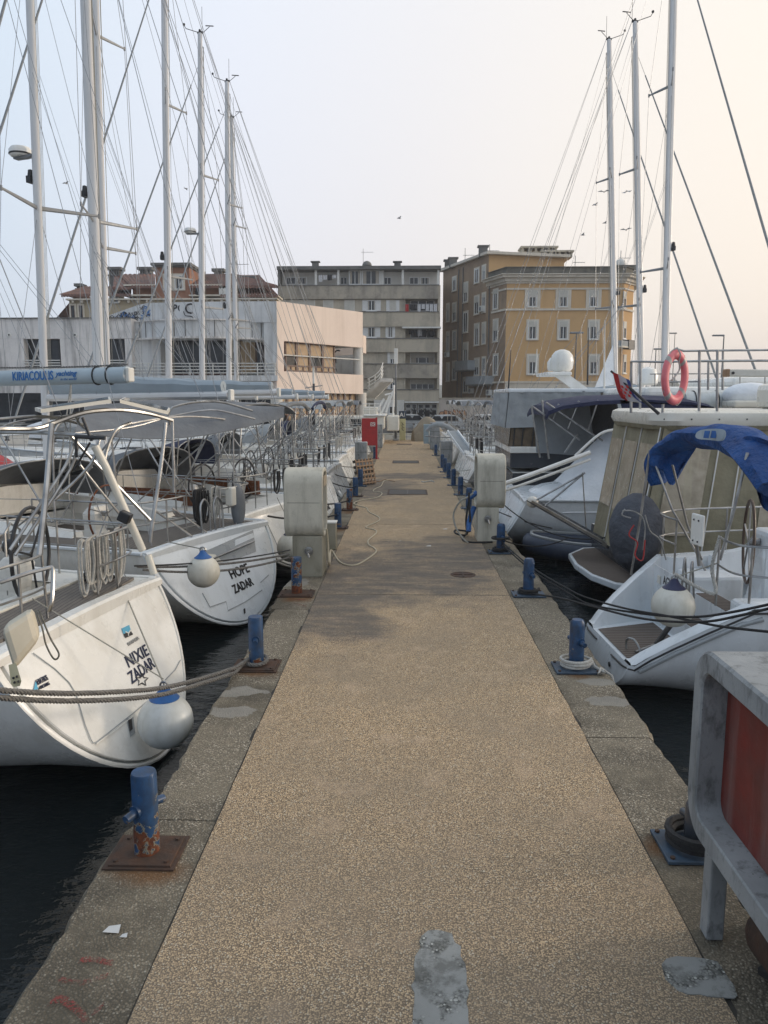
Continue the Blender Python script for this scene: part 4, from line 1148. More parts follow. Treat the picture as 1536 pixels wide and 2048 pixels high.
bl = [(-1.58,4.36,'blue bollard with heavy rust at foot and pin, nearest on the left edge',0,(-.55,-1,0),(.38,.31),rustm),
      (-1.54,7.72,'blue bollard with peeled paint and a grey rope looped round its foot',1,(.15,-1,0),(.42,.34),rustm),
      (-1.53,10.72,'very rusty bollard with blue top in front of the left pedestal',2,(0,-1,0),(.44,.36),rustm),
      (-1.42,16.4,'bright blue bollard on brown base, next beyond the left pedestal',1,(.1,-1,0),(.4,.3),rustm),
      (-1.36,19.1,'rusted brown bollard with blue top beyond the left pedestal, third along',2,(.1,-1,0),(.4,.3),rustm),
      (-1.38,21.8,'blue bollard in front of the wooden pallet on the left edge',1,(.1,-1,0),(.4,.3),rustm),
      (-1.37,24.3,'dark blue bollard right beside the leaning wooden pallet',1,(.1,-1,0),(.4,.3),platep),
      (-1.35,35.6,'small distant blue bollard behind the red hose cabinet on the left',1,(.1,-1,0),(.4,.3),platep),
      (1.80,7.72,'domed blue bollard with white rope coiled at its foot, on a blue plate',1,(.35,-1,0),(.46,.34),platep),
      (1.79,10.76,'domed blue bollard with black rope at its foot, second on the right edge',1,(.35,-1,0),(.46,.34),platep),
      (1.77,13.8,'blue bollard wound with black rope beside the right pedestal',1,(.2,-1,0),(.44,.34),platep),
      (1.66,19.45,'dark blue bollard half hidden behind the right pedestal hoses',1,(.1,-1,0),(.4,.3),platep),
      (1.65,22.2,'blue bollard next beyond the right pedestal, bare round top',1,(.1,-1,0),(.4,.3),platep),
      (1.60,24.6,'blue bollard third beyond the right pedestal, in the far row',1,(.1,-1,0),(.4,.3),platep),
      (1.58,26.9,'dark bollard with ropes tied round it in the far right row',1,(.1,-1,0),(.4,.3),platep),
      (1.56,29.1,'far blue bollard just before the distant grey right pedestal',1,(.1,-1,0),(.4,.3),platep),
      (1.56,31.0,'farthest blue bollard beside the distant grey right pedestal',1,(.1,-1,0),(.4,.3),platep),
      (1.56,37.5,'tiny far blue bollard on the right edge near the end of the pier',1,(.1,-1,0),(.4,.3),platep),
      (1.84,4.5,'rusty bollard with black rope hidden behind the near right pedestal',2,(.3,-1,0),(.46,.36),platep)]
BL = []
for i, (x, y, lb, mi, pin, pl, pm) in enumerate(bl):
    BL.append(bollard(x, y, lb, bol[mi] if i < 18 else geld, h=.52 if i < 18 else .30, cap='dome' if x > 0 else 'flat', pin=pin, plate=pl, pmat=pm))

# grey square service post behind the left pedestal
t = thing('service_post', 'short square grey concrete post behind the large left pedestal', 'post', (-1.40, 14.1, 0))
MB().box(-.15,.15,-.13,.13,0,.50).build('post_body', conc_s, t, bevel=.012); MB().box(-.16,.16,-.14,.14,.5,.52).build('post_cap', whitep, t)

# ---------------------------------------------------------------- shore power pedestals: rounded loop on a stem
def rrect(y0, y1, z0, z1, r, n=8):
    P = []
    for cy_, cz_, a0 in ((y1-r, z1-r, 0), (y0+r, z1-r, 90), (y0+r, z0+r, 180), (y1-r, z0+r, 270)):
        for i in range(n+1):
            a = R(a0+90*i/n); P.append((cy_+math.cos(a)*r, cz_+math.sin(a)*r))
    return P
def pedestal(x0, x1, y0, y1, z0, z1, opn, label, mat, smat, panel, rec=.30, stem=True, r=.24, wall=.06, legs=False, inner=None):
    """x0..x1 across the pier, y0..y1 along it; opn = side (-1/+1) that opens toward the walkway"""
    cx_, cy_ = (x0+x1)/2, (y0+y1)/2
    t = thing('power_pedestal', label, 'pedestal', (cx_, cy_, 0))
    O = rrect(y0-cy_, y1-cy_, z0, z1, r); I = rrect(y0-cy_+wall, y1-cy_-wall, z0+wall, z1-wall, max(.02, r-wall))
    xf = (x1 if opn > 0 else x0)-cx_; xb = (x0 if opn > 0 else x1)-cx_; xi = xf-opn*rec
    b = .014
    Ob = rrect(y0-cy_+b, y1-cy_-b, z0+b, z1-b, r-b); Ib = rrect(y0-cy_+wall-b*.6, y1-cy_-wall+b*.6, z0+wall-b*.6, z1-wall+b*.6, max(.02, r-wall+b*.6))
    rings = [[Vector((xb+opn*b, y, z)) for y, z in Ob]] if False else []
    rings = [[Vector((xb, y, z)) for y, z in Ob], [Vector((xb+opn*b, y, z)) for y, z in O], [Vector((xf-opn*b, y, z)) for y, z in O], [Vector((xf, y, z)) for y, z in Ob],
             [Vector((xf, y, z)) for y, z in Ib], [Vector((xf-opn*b*.6, y, z)) for y, z in I], [Vector((xi, y, z)) for y, z in I]]
    MB().loft(rings).build('housing', mat, t, smooth=True)
    if panel: 
        IP = rrect(y0-cy_+wall+.003, y1-cy_-wall-.003, z0+wall+.003, z1-wall-.003, max(.02, r-wall))
        MB().loft([[Vector((xi, y, z)) for y, z in IP], [Vector((xi+opn*.02, y, z)) for y, z in IP]]).build('socket_panel', panel, t)
    if stem:
        sx0, sx1 = x0-cx_+.10*(opn>0)+.02, x1-cx_-.10*(opn<0)-.02
        if not legs:
            MB().box(sx0, sx1, y0-cy_+.04, y1-cy_-.10, .0, z0+.03).build('stem', smat, t, bevel=.012)
        else:
            m = MB().box(xf+.42 if opn < 0 else sx0, sx1 if opn < 0 else xi+.02, y0-cy_+.04, y1-cy_-.04, 0, z0+.02); m.build('stem', smat, t, bevel=.01)
    m = MB()
    for zz in (lerp(z0, z1, .52),):
        m.box(min(x0,x1)-cx_+.05, max(x0,x1)-cx_-.05, y0-cy_-.001, y0-cy_+.004, zz, zz+.006)
    m.build('crack', black, t)
    return t
pL = pedestal(-1.86, -1.25, 11.75, 12.45, .62, 1.70, 1, 'tall concrete power pedestal with rounded head and tap, on the left edge', conc_l, conc_s, conc_l)
m = MB(); m.lathe((0,0,0), [(0,0),(.075,0),(.07,.02),(.03,.025),(.03,.07),(0,.07)], 16, Matrix(((1,0,0),(0,0,-1),(0,1,0))))
def tap(parent, x, y, z):
    o = MB().lathe((x,y,z), [(0,0),(.07,0),(.065,.016),(.028,.02),(.028,.07),(0,.07)], 16, Matrix(((1,0,0),(0,0,-1),(0,1,0)))).build('tap', steel, parent, smooth=True)
    m = MB(); m.tube([(x,y-.05,z),(x,y-.10,z-.02),(x+.02,y-.11,z-.08)], .018, 8); m.tube([(x-.04,y-.06,z+.035),(x+.04,y-.06,z+.035)], .01, 6); m.build('spout', steel, o, smooth=True)
tap(pL, .07, -.31, .42)
def sockets(t, xf, opn, ys, zs, mat=bluecap):
    for y in ys:
        for z in zs:
            m = MB(); m.tube([Vector((xf-opn*.28, y, z)), Vector((xf-opn*.19, y, z+.01)), Vector((xf-opn*.12, y, z-.05))], .045, 10); m.build('socket', mat, t, smooth=True)
sockets(pL, .305, 1, (-.14,.14), (.83,1.15))
MB().box(.302,.309,-.22,.2,1.42,1.58).build('label_plate', M('label_plate', (.45,.40,.30), (.30,.22,.15), 30, .5), pL)
pR = pedestal(1.43, 1.98, 14.85, 15.6, .64, 1.70, -1, 'tall concrete power pedestal with blue plugs and hoses, on the right edge', conc_l, conc_l, conc_l)
tap(pR, -.06, -.40+.025, .46)
sockets(pR, -.275, -1, (-.12,.1), (.86,1.0))
pN = pedestal(1.51, 2.30, 1.9, 3.86, .56, 1.56, -1, 'large weathered grey pedestal with rounded frame and red back panel, bottom right', conc_g, conc_g, M('faded_red_panel', (.21,.028,.018), (.12,.03,.022), 4, .7, bump=.3, bscale=30, streak=(.24,.17,.15), sa=.5, ss=6), rec=.15, r=.20, wall=.115, legs=True)
# front legs of the near pedestal, open between them
for y in (3.72, 2.92):
    MB().box(-.32, -.23, y-2.88-.05, y-2.88+.05, 0, .60).build('leg', conc_g, pN, bevel=.01)
def small_ped(x0, x1, y0, y1, h, label, extra=None):
    t = thing('service_box', label, 'pedestal', ((x0+x1)/2, (y0+y1)/2, 0)); w_, d_ = (x1-x0)/2, (y1-y0)/2
    MB().box(-w_, w_, -d_, d_, 0, h).build('housing', conc_g, t, bevel=.03)
    MB().lathe((.03,-d_,h*.42), [(0,0),(.05,0),(.05,.02),(.02,.02),(.02,.06),(0,.06)], 12, Matrix(((1,0,0),(0,0,-1),(0,1,0)))).build('tap', steel, t)
    MB().box(-w_*.99, w_*.99, -d_-.003, -d_+.01, h*.66, h*.67).build('joint', black, t)
    MB().box(w_-.004 if x0 < 0 else -w_-.006, w_+.006 if x0 < 0 else -w_+.004, -d_*.7, d_*.7, h*.35, h*.9).build('door', steel, t)
    return t
small_ped(-1.86, -1.40, 29.2, 29.7, 1.12, 'grey concrete service box with tap on the left, beyond the wooden pallet')
small_ped(1.52, 2.02, 31.8, 32.4, 1.02, 'grey concrete service box with tap on the right, before the far end')
small_ped(-1.86, -1.5, 40.2, 40.7, 1.15, 'far grey service box on the left edge behind the red cabinet')
small_ped(-1.55, -1.2, 43.4, 43.9, 1.3, 'farthest grey service box on the left edge near the lamp post')
t = small_ped(1.45, 1.95, 42.0, 42.6, 1.45, 'far pedestal with pale blue side on the right, near the yellow sign')
MB().box(-.62,-.25,-.2,.25,.3,1.35).build('side_cabinet', M('pale_blue_paint', (.28,.36,.40), None, 5, .6), t, bevel=.02)

# ---------------------------------------------------------------- fire hose cabinet
def hc():
    a = G(757, 918); x, y = a.x, a.y
    t = thing('hose_cabinet', 'red fire hose cabinet with white hydrant symbol on the left of the pier', 'hose cabinet', (x-.35, y, 0))
    MB().box(-.42,.28,.0,.30,.62,1.86).build('cabinet_body', redp, t, bevel=.02)
    MB().box(-.38,.24,-.02,-.001,.68,1.36).build('door', redp, t, bevel=.008)
    m = MB().box(-.02,.08,-.012,-.002,1.50,1.68); m.box(.10,.2,-.012,-.002,1.50,1.68)
    m.build('hydrant_symbol', whitep, t)
    m = MB(); m.ribbon(catmull([(0,-.014,1.66),(.05,-.014,1.6),(.05,-.014,1.56),(0,-.014,1.52)],4), .03, (0,-1,0), .003); m.ribbon(catmull([(.18,-.014,1.66),(.13,-.014,1.6),(.13,-.014,1.56),(.18,-.014,1.52)],4), .03, (0,-1,0), .003); m.build('symbol_mark', redp, t)
    MB().box(.22,.30,-.02,.06,0,1.90).build('post', redp, t, bevel=.005)
    MB().box(-.42,-.35,.2,.28,0,.62).build('post', redp, t)
    MB().box(.17,.40,-.08,.12,0,.015).build('base_plate', redp, t)
hc()
# ---------------------------------------------------------------- pier sign
a = G(757, 877); p0 = G(745+60, 878)
q = V(805, 878, 51.0)
t = thing('pier_sign', 'pale yellow pier sign post with a dark blue square marked A on top', 'sign', (q.x, 51.0, 0))
yw = M('sign_yellow', (.60,.56,.30), (.54,.50,.27), 5, .6)
MB().box(-.20,.20,-.09,.09,0,1.42).build('post_body', yw, t, bevel=.015)
MB().box(-.24,.24,-.11,.11,1.43,1.92).build('sign_head', M('sign_navy', (.03,.05,.08), None, 5, .5), t, bevel=.01)
m = MB(); lettering(m, 'A', .40, (-.2,-.113,1.54), (1,0,0), (0,0,1), bold=.008)
m.box(.11,.14,-.117,-.113,1.55,1.82); m.build('letter_a', whitep, t)
m = MB()
for z in (1.16,.98,.8): m.ribbon([(-.07,-.094,z),(.02,-.094,z-.06),(-.05,-.094,z-.10),(.09,-.094,z-.15)], .04, (0,-1,0), .004)
m.build('zigzag_mark', letter_black, t)
# ---------------------------------------------------------------- street lamps
def lamp(u, Y, vt, label, arm=0, r=.07, head=True):
    q = V(u, vt, Y); t = thing('street_lamp', label, 'street lamp', (q.x, Y, 0)); h = q.z
    m = MB(); m.tube([(0,0,0),(0,0,h*.4),(0,0,h)], [r*1.3, r, r*.7], 10); m.build('pole', M('lamp_grey', (.11,.12,.12), None, 5, .6), t, smooth=True)
    if head:
        m = MB()
        if arm: m.tube([(0,0,h),(arm*.5,0,h+.12),(arm,0,h+.1)], r*.6, 6); m.build('arm', spread, t)
        m = MB(); m.box(arm-.35*(arm!=0)-.15, arm+.35*(arm != 0)+.15, -.16,.16, h+.02, h+.16); m.build('lamp_head', spread, t, bevel=.04)
    return t
q = V(792, 878, 51)
t = lamp(792, 50.6, 755, 'tall grey lamp post at the end of the pier topped with a white box', head=False, r=.08)
z1 = V(792, 697, 50.6).z; z0 = V(792, 720, 50.6).z; zp = V(792,755,50.6).z
m = MB(); m.tube([(0,0,zp),(0,0,z1-.1)], .06, 8); m.build('upper_pole', spread, t)
MB().box(-.14,.12,-.12,.12,V(792,728,50.6).z,z1).build('antenna_box', whitep, t, bevel=.02)
m = MB(); m.tube([(0,0,z1),(-.05,0,z1+.25),(.0,0,z1+.55)], .012, 5); m.build('antenna_rod', black, t)
MB().lathe((0,0,0), [(.22,0),(.22,.06),(.1,.14),(0,.14)], 12).build('base', spread, t)
lamp(1153, 60, 668, 'slim rusty street lamp standing before the ochre building', r=.06, arm=.01)
lamp(1448, 70, 673, 'modern street lamp with a left arm on the far right against the sky', arm=-.5, r=.07)
lamp(1312, 74, 700, 'distant street lamp on the right, left of the life ring', arm=.3, r=.06)
lamp(1350, 95, 668, 'distant street lamp seen through the mast on the right', arm=-.3, r=.05)
# ---------------------------------------------------------------- leaning pallet
pw = M('pale_wood', (.42,.27,.16), (.32,.20,.12), 6, .8, st=(6,1,1)); pw2 = M('wet_wood', (.08,.06,.045), (.05,.04,.03), 6, .8)
t = thing('wooden_pallet', 'wooden lattice pallet standing on edge beside a bollard on the left', 'pallet', (-1.14, 24.6, .01), R(-38))
Mx = Matrix.Rotation(R(-12), 4, 'Y')
for k in range(6):
    z = .05+k*.14; MB().box(-.01,.015,-.42,.42,z,z+.045, Mx).build('slat', pw, t)
for k in range(6):
    y = -.42+k*.158; MB().box(-.03,-.011,y,y+.045,0.02,.86, Mx).build('slat', pw, t)
for k in range(5):
    z = .03+k*.18; MB().box(-.14,-.031,-.42,.42,z,z+.09, Mx).build('board', pw2, t)
# ---------------------------------------------------------------- loose rope on the deck
rp_ = [(652,1078),(662,1100),(676,1120),(690,1129),(712,1130),(735,1118),(752,1104),(748,1096),(738,1090),(737,1080),(752,1067),(750,1060),(733,1056),(735,1052),(757,1042),(757,1034),(738,1024),(733,1016),(715,1011),(708,1006),(722,1001),(755,995),(764,987),(758,984),(748,983),(748,979),(762,972),(768,962),(780,960)]
P = [G(u, v, .015) for u, v in rp_]
P = [Vector((-1.24, 12.2, .70)), Vector((-1.22, 12.2, .45)), Vector((-1.2,12.15,.12))]+P[1:]
m = MB(); m.tube(catmull(P, 7), .0155, 6); o = m.build('loose_rope', cremrope, smooth=True); tag(o, 'long cream rope snaking along the pier from the left pedestal to the pallet', 'rope')
P = [V(735,962,24.6)]; m = MB(); m.tube(catmull([G(731,962,.02), G(745,961,.02), G(758,963,.02), G(770,959,.02), G(790,963,.02)], 6), .013, 5); tag(m.build('loose_rope', pw, smooth=True), 'short orange brown rope end lying beside the wooden pallet', 'rope')
m = MB(); m.tube(catmull([G(843,963,.02), G(850,964,.02), G(862,962,.02), G(868,963.5,.02)], 6), .02, 5); tag(m.build('loose_rope', whiterope, smooth=True), 'short white rope end on the pier before the long drain cover', 'rope')
# black hoses at the right pedestal
hs = [[(943,990),(936,1012),(932,1040),(933,1060),(930,1070),(915,1068),(909,1063),(912,1060),(925,1061),(940,1063)],
      [(938,985),(938,1010),(940,1040),(934,1068),(925,1076),(930,1082),(950,1085),(985,1084)]]
t = thing('water_hoses', 'black hoses hanging from the right pedestal and looped on the pier edge', 'hose', (1.4, 15, 0))
for k, h_ in enumerate(hs):
    P = []
    for u, v in h_:
        if v < 1058: 
            q = V(u, v, 15.1-.2*k); 
        else: q = G(u, v, .02)
        P.append(q)
    m = MB(); m.tube(catmull(P, 7), .02, 7); m.build('hose', blackrope, t, smooth=True, world=True)
m = MB(); m.tube(catmull([(1.36,14.95,.95),(1.22,14.9,.86),(1.10,14.85,.80),(.98,14.9,.55),(1.02,14.8,.3),(1.15,14.7,.1),(1.25,14.65,.02)], 7), .018, 6); m.build('cable', greencord, t, smooth=True, world=True)
m = MB(); m.tube(catmull([(1.44,15.0,.96),(1.33,14.98,.88),(1.24,14.95,.84)], 4), .05, 8); m.build('plug', bluecap, t, smooth=True, world=True)
m = MB(); m.tube(catmull([(1.40,15.1,.66),(1.30,15.0,.4),(1.28,14.9,.2)], 4), .05, 8); m.build('plug', bluecap, t, smooth=True, world=True)
# rope coils at bollard feet
def coil(x, y, r, n, mat, label, th=.016, z=.04, tail=None):
    m = MB(); P = []
    for i in range(n*18+1):
        a = 2*math.pi*i/18; rr = r+.012*math.sin(i*.21)+.008*(i/18)
        P.append(Vector((x+math.cos(a)*rr, y+math.sin(a)*rr, z+.028*i/18)))
    if tail: P += tail
    m.tube(P, th, 6); tag(m.build('mooring_rope', mat, smooth=True), label, 'rope')
coil(1.80, 7.72, .135, 3, whiterope, 'white rope coiled round the foot of the domed blue bollard', tail=[Vector((1.98,7.68,.05)), Vector((2.05,7.55,.03)), Vector((1.98,7.5,.03)), Vector((2.03,7.62,.05)), Vector((2.14,7.6,-.02)), Vector((2.2,7.5,-.3))])
coil(1.79, 10.76, .12, 2, blackrope, 'black rope wound round the foot of the second right bollard', .022)
coil(1.77, 13.8, .125, 2, blackrope, 'black rope looped round the bollard by the right pedestal', .022)
coil(1.77, 13.8, .14, 1, blackrope, 'black rope wound higher on the bollard by the right pedestal', .024, .26)
coil(1.84, 4.5, .15, 3, blackrope, 'thick black rope round the bollard behind the near pedestal', .024, .05)
# odds and ends under the near pedestal
t = thing('rusty_drum', 'rust stained drum lying in the dark under the near right pedestal', 'drum', (1.86, 3.35, .16))
m = MB(); m.lathe((0,0,0), [(0,-.2),(.14,-.2),(.15,-.16),(.14,0),(.15,.16),(.14,.2),(0,.2)], 18, Matrix(((1,0,0),(0,0,-1),(0,1,0)))); m.build('drum_body', rustm, t, smooth=True)
MB().lathe((0,-.21,0), [(0,0),(.11,0),(.11,.01),(0,.01)], 16, Matrix(((1,0,0),(0,0,-1),(0,1,0)))).build('drum_end', black, t)
t = thing('cable_spool', 'black and white plug lying behind the front leg of the near pedestal', 'plug', (1.70, 3.45, .40))
m = MB(); m.sphere((0,0,0), .07, (1,1.3,.9), 12, 8); m.build('plug_body', black, t, smooth=True)
m = MB(); torus(m, (0,-.06,0), .045, .012, Matrix(((1,0,0),(0,0,-1),(0,1,0))), 14, 5); m.build('plug_ring', whitep, t)
m = MB()
for k in range(3): m.tube(catmull([(1.75+.1*k,3.4,.05),(1.8+.12*k,3.0,.2),(1.9+.1*k,2.6,.1),(1.8,2.2,.05)], 6), .03, 6)
tag(m.build('heavy_cables', rubber, smooth=True), 'thick black cables lying in the dark under the near pedestal', 'cable')

# ---------------------------------------------------------------- cars on the quay road
def car(x, y, rz, label, body, L=4.2, W=1.7, van=False, txt=None):
    t = thing('parked_car' if not van else 'parked_van', label, 'van' if van else 'car', (x, y, 0), rz)
    hL = L/2
    if van: prof = [(-hL,.35),(-hL,1.7),(-hL+.15,1.95),(hL-1.5,1.98),(hL-.95,1.3),(hL-.1,1.02),(hL,.75),(hL,.35)]
    else: prof = [(-hL,.35),(-hL,.85),(-hL+.25,.95),(-hL+.75,1.38),(-hL+1.3,1.45),(.35,1.42),(1.05,.98),(hL-.15,.80),(hL,.62),(hL,.35)]
    rings = []
    for k, yy in enumerate((-W/2, -W/2+.10, W/2-.10, W/2)):
        f = 0.0 if k in (1,2) else 1
        rings.append([Vector((px*(1-.012*f), yy*(1-.0 if pz < .95 else .88) , .35+(pz-.35)*(1-.03*f))) for px, pz in prof])
    MB().loft(rings).build('body', body, t, smooth=True)
    for s_ in (-1, 1):
        y0 = s_*W/2*.885
        if van: qs = [(-hL+.3,1.15,-.5,1.75),(-.4,1.15,hL-1.75,1.75)]
        else: qs = [(-hL+.75,.98,-.15,1.34),(-.08,.98,.62,1.34)]
        for (a, z0, b, z1) in qs:
            MB().add([(a-.1,y0*1.08 if z0>.95 else y0,z0),(b+.16,y0*1.08,z0),(b-.12,y0*1.015,z1),(a+.12,y0*1.015,z1)], [(0,1,2,3),(3,2,1,0)]).build('side_window', glass, t)
        for xx in (-hL+.8, hL-.8):
            wh = MB().lathe((xx, s_*(W/2-.05), .31), [(0,-.1),(.30,-.1),(.31,-.06),(.31,.06),(.30,.1),(0,.1)], 20, Matrix(((1,0,0),(0,0,-1),(0,1,0)))).build('wheel', rubber, t, smooth=True)
            MB().lathe((xx, s_*(W/2+.06), .31), [(0,-.01),(.19,-.01),(.19,.01),(0,.02)], 14, Matrix(((1,0,0),(0,0,-1),(0,1,0)))).build('rim', steel, wh)
        MB().box(hL-.06, hL+.01, s_*W*.36-.14, s_*W*.36+.14, .62, .76).build('headlight', glass, t); MB().box(-hL-.01, -hL+.05, s_*W*.40-.1, s_*W*.40+.1, .7, .85).build('tail_light', redp, t)
    wz = (1.0,1.38) if not van else (1.3,1.9)
    MB().add([(1.10,-W*.40,1.0),(1.10,W*.40,1.0),(.42,W*.37,1.40),(.42,-W*.37,1.40)] if not van else [(hL-.9,-W*.42,1.32),(hL-.9,W*.42,1.32),(hL-1.45,W*.38,1.92),(hL-1.45,-W*.38,1.92)], [(0,1,2,3),(3,2,1,0)]).build('windscreen', glass, t)
    return t
silver = M('silver_paint', (.40,.42,.43), (.36,.38,.39), 2, .3, .3); whitecar = M('white_car_paint', (.62,.63,.63), (.58,.59,.59), 2, .3)
q = V(879, 850, 62); car(q.x, 62, R(183), 'silver hatchback parked in front of the graffiti wall', silver)
q = V(825, 850, 64); car(q.x, 64, R(5), 'grey car parked behind the yellow pier sign', gelg)
q = V(960, 850, 63); car(q.x, 63.5, R(180), 'white car parked behind the right hand boats, below the ochre building', whitecar)
q = V(700, 850, 60); car(q.x, 61, R(2), 'dark car parked on the quay left of the lamp post', geld)
# covered boat cradle / tarpaulin heap by the sign
q = V(850, 870, 50)
t = thing('covered_boat', 'small upturned boat under a brown tarpaulin beside the yellow sign', 'covered boat', (q.x+.3, 50.3, 0), R(10))
m = MB(); rings = []
for i in range(9):
    t_ = i/8; x = -1.1+2.2*t_; hh = 1.95*math.sin(math.pi*min(1,max(.06,t_)))**.6*(1-.4*t_)
    rings.append([Vector((x, .7*math.cos(a)*(1-.2*abs(t_-.5)), max(0, hh*math.sin(a)))) for a in [math.pi*k/10 for k in range(11)]])
m.loft(rings, cyc=True); m.build('tarpaulin', M('brown_tarp', (.26,.23,.17), (.20,.17,.13), 3, .8, bump=.5, bscale=8, dist=.05), t, smooth=True)
# barrier fence at the end
t = thing('guard_rail', 'grey steel guard rail at the quay behind the yellow sign', 'railing', (2, 52.5, 0))
m = MB(); 
for x in range(-6, 10): m.tube([(x*.45,0,0),(x*.45,0,1.1)], .02, 5)
m.tube([(-2.8,0,1.1),(4.2,0,1.1)], .03, 6); m.tube([(-2.8,0,.15),(4.2,0,.15)], .025, 6); m.build('bar', spread, t)

# ---------------------------------------------------------------- gulls
def gull(u, v, Y, s_, ph, label):
    q = V(u, v, Y); t = thing('seagull', label, 'seagull', q, R(ph*57)); t.scale = (.42 if u == 799 else .55,)*3
    gm = M('gull_grey', (.34,.34,.35), (.48,.48,.48), 5, .8) if not hasattr(gull, 'm') else gull.m; gull.m = gm
    m = MB(); m.loft([[Vector((x, math.cos(a)*r_, math.sin(a)*r_)) for a in [2*math.pi*k/8 for k in range(8)]] for x, r_ in ((-.28,.01),(-.2,.05),(0,.085),(.15,.07),(.24,.035),(.3,.01))]); m.build('body', gm, t, smooth=True)
    for sg in (-1, 1):
        m = MB(); z1, z2 = .22*s_, .10*s_
        A = [(.1,sg*.05,.03),(.12,sg*.38,z1+.03),(-.05,sg*.85,z2),(-.12,sg*.8,z2),(-.05,sg*.36,z1),(-.1,sg*.05,.03)]
        A = [Vector(a) for a in A]; m.add(A+[a+Vector((0,0,.015)) for a in A], [tuple(range(5,-1,-1)), tuple(range(6,12))]+[(i,(i+1)%6,6+(i+1)%6,6+i) for i in range(6)]); m.build('wing', gm, t)
for a in ((799,437,55,1.3,.4,'lone seagull flying in the open sky above the apartment block'),(132,367,60,1,.9,'seagull gliding between the two leftmost masts'),
          (372,377,70,-.5,0,'seagull between the second and third clear masts on the left'),(1208,384,60,1,1.2,'highest seagull beside the first right mast'),
          (1191,410,60,1,.2,'seagull left of the first right mast, second highest'),(1254,382,62,-1,.7,'seagull between the first and second right masts'),
          (1210,446,66,.8,.1,'seagull just left of the first right mast below its spreader'),(1166,470,60,1,0,'wide winged seagull above the ochre building roof'),(1252,460,58,1,.9,'seagull right of the first right mast, lowest')):
    gull(*a)
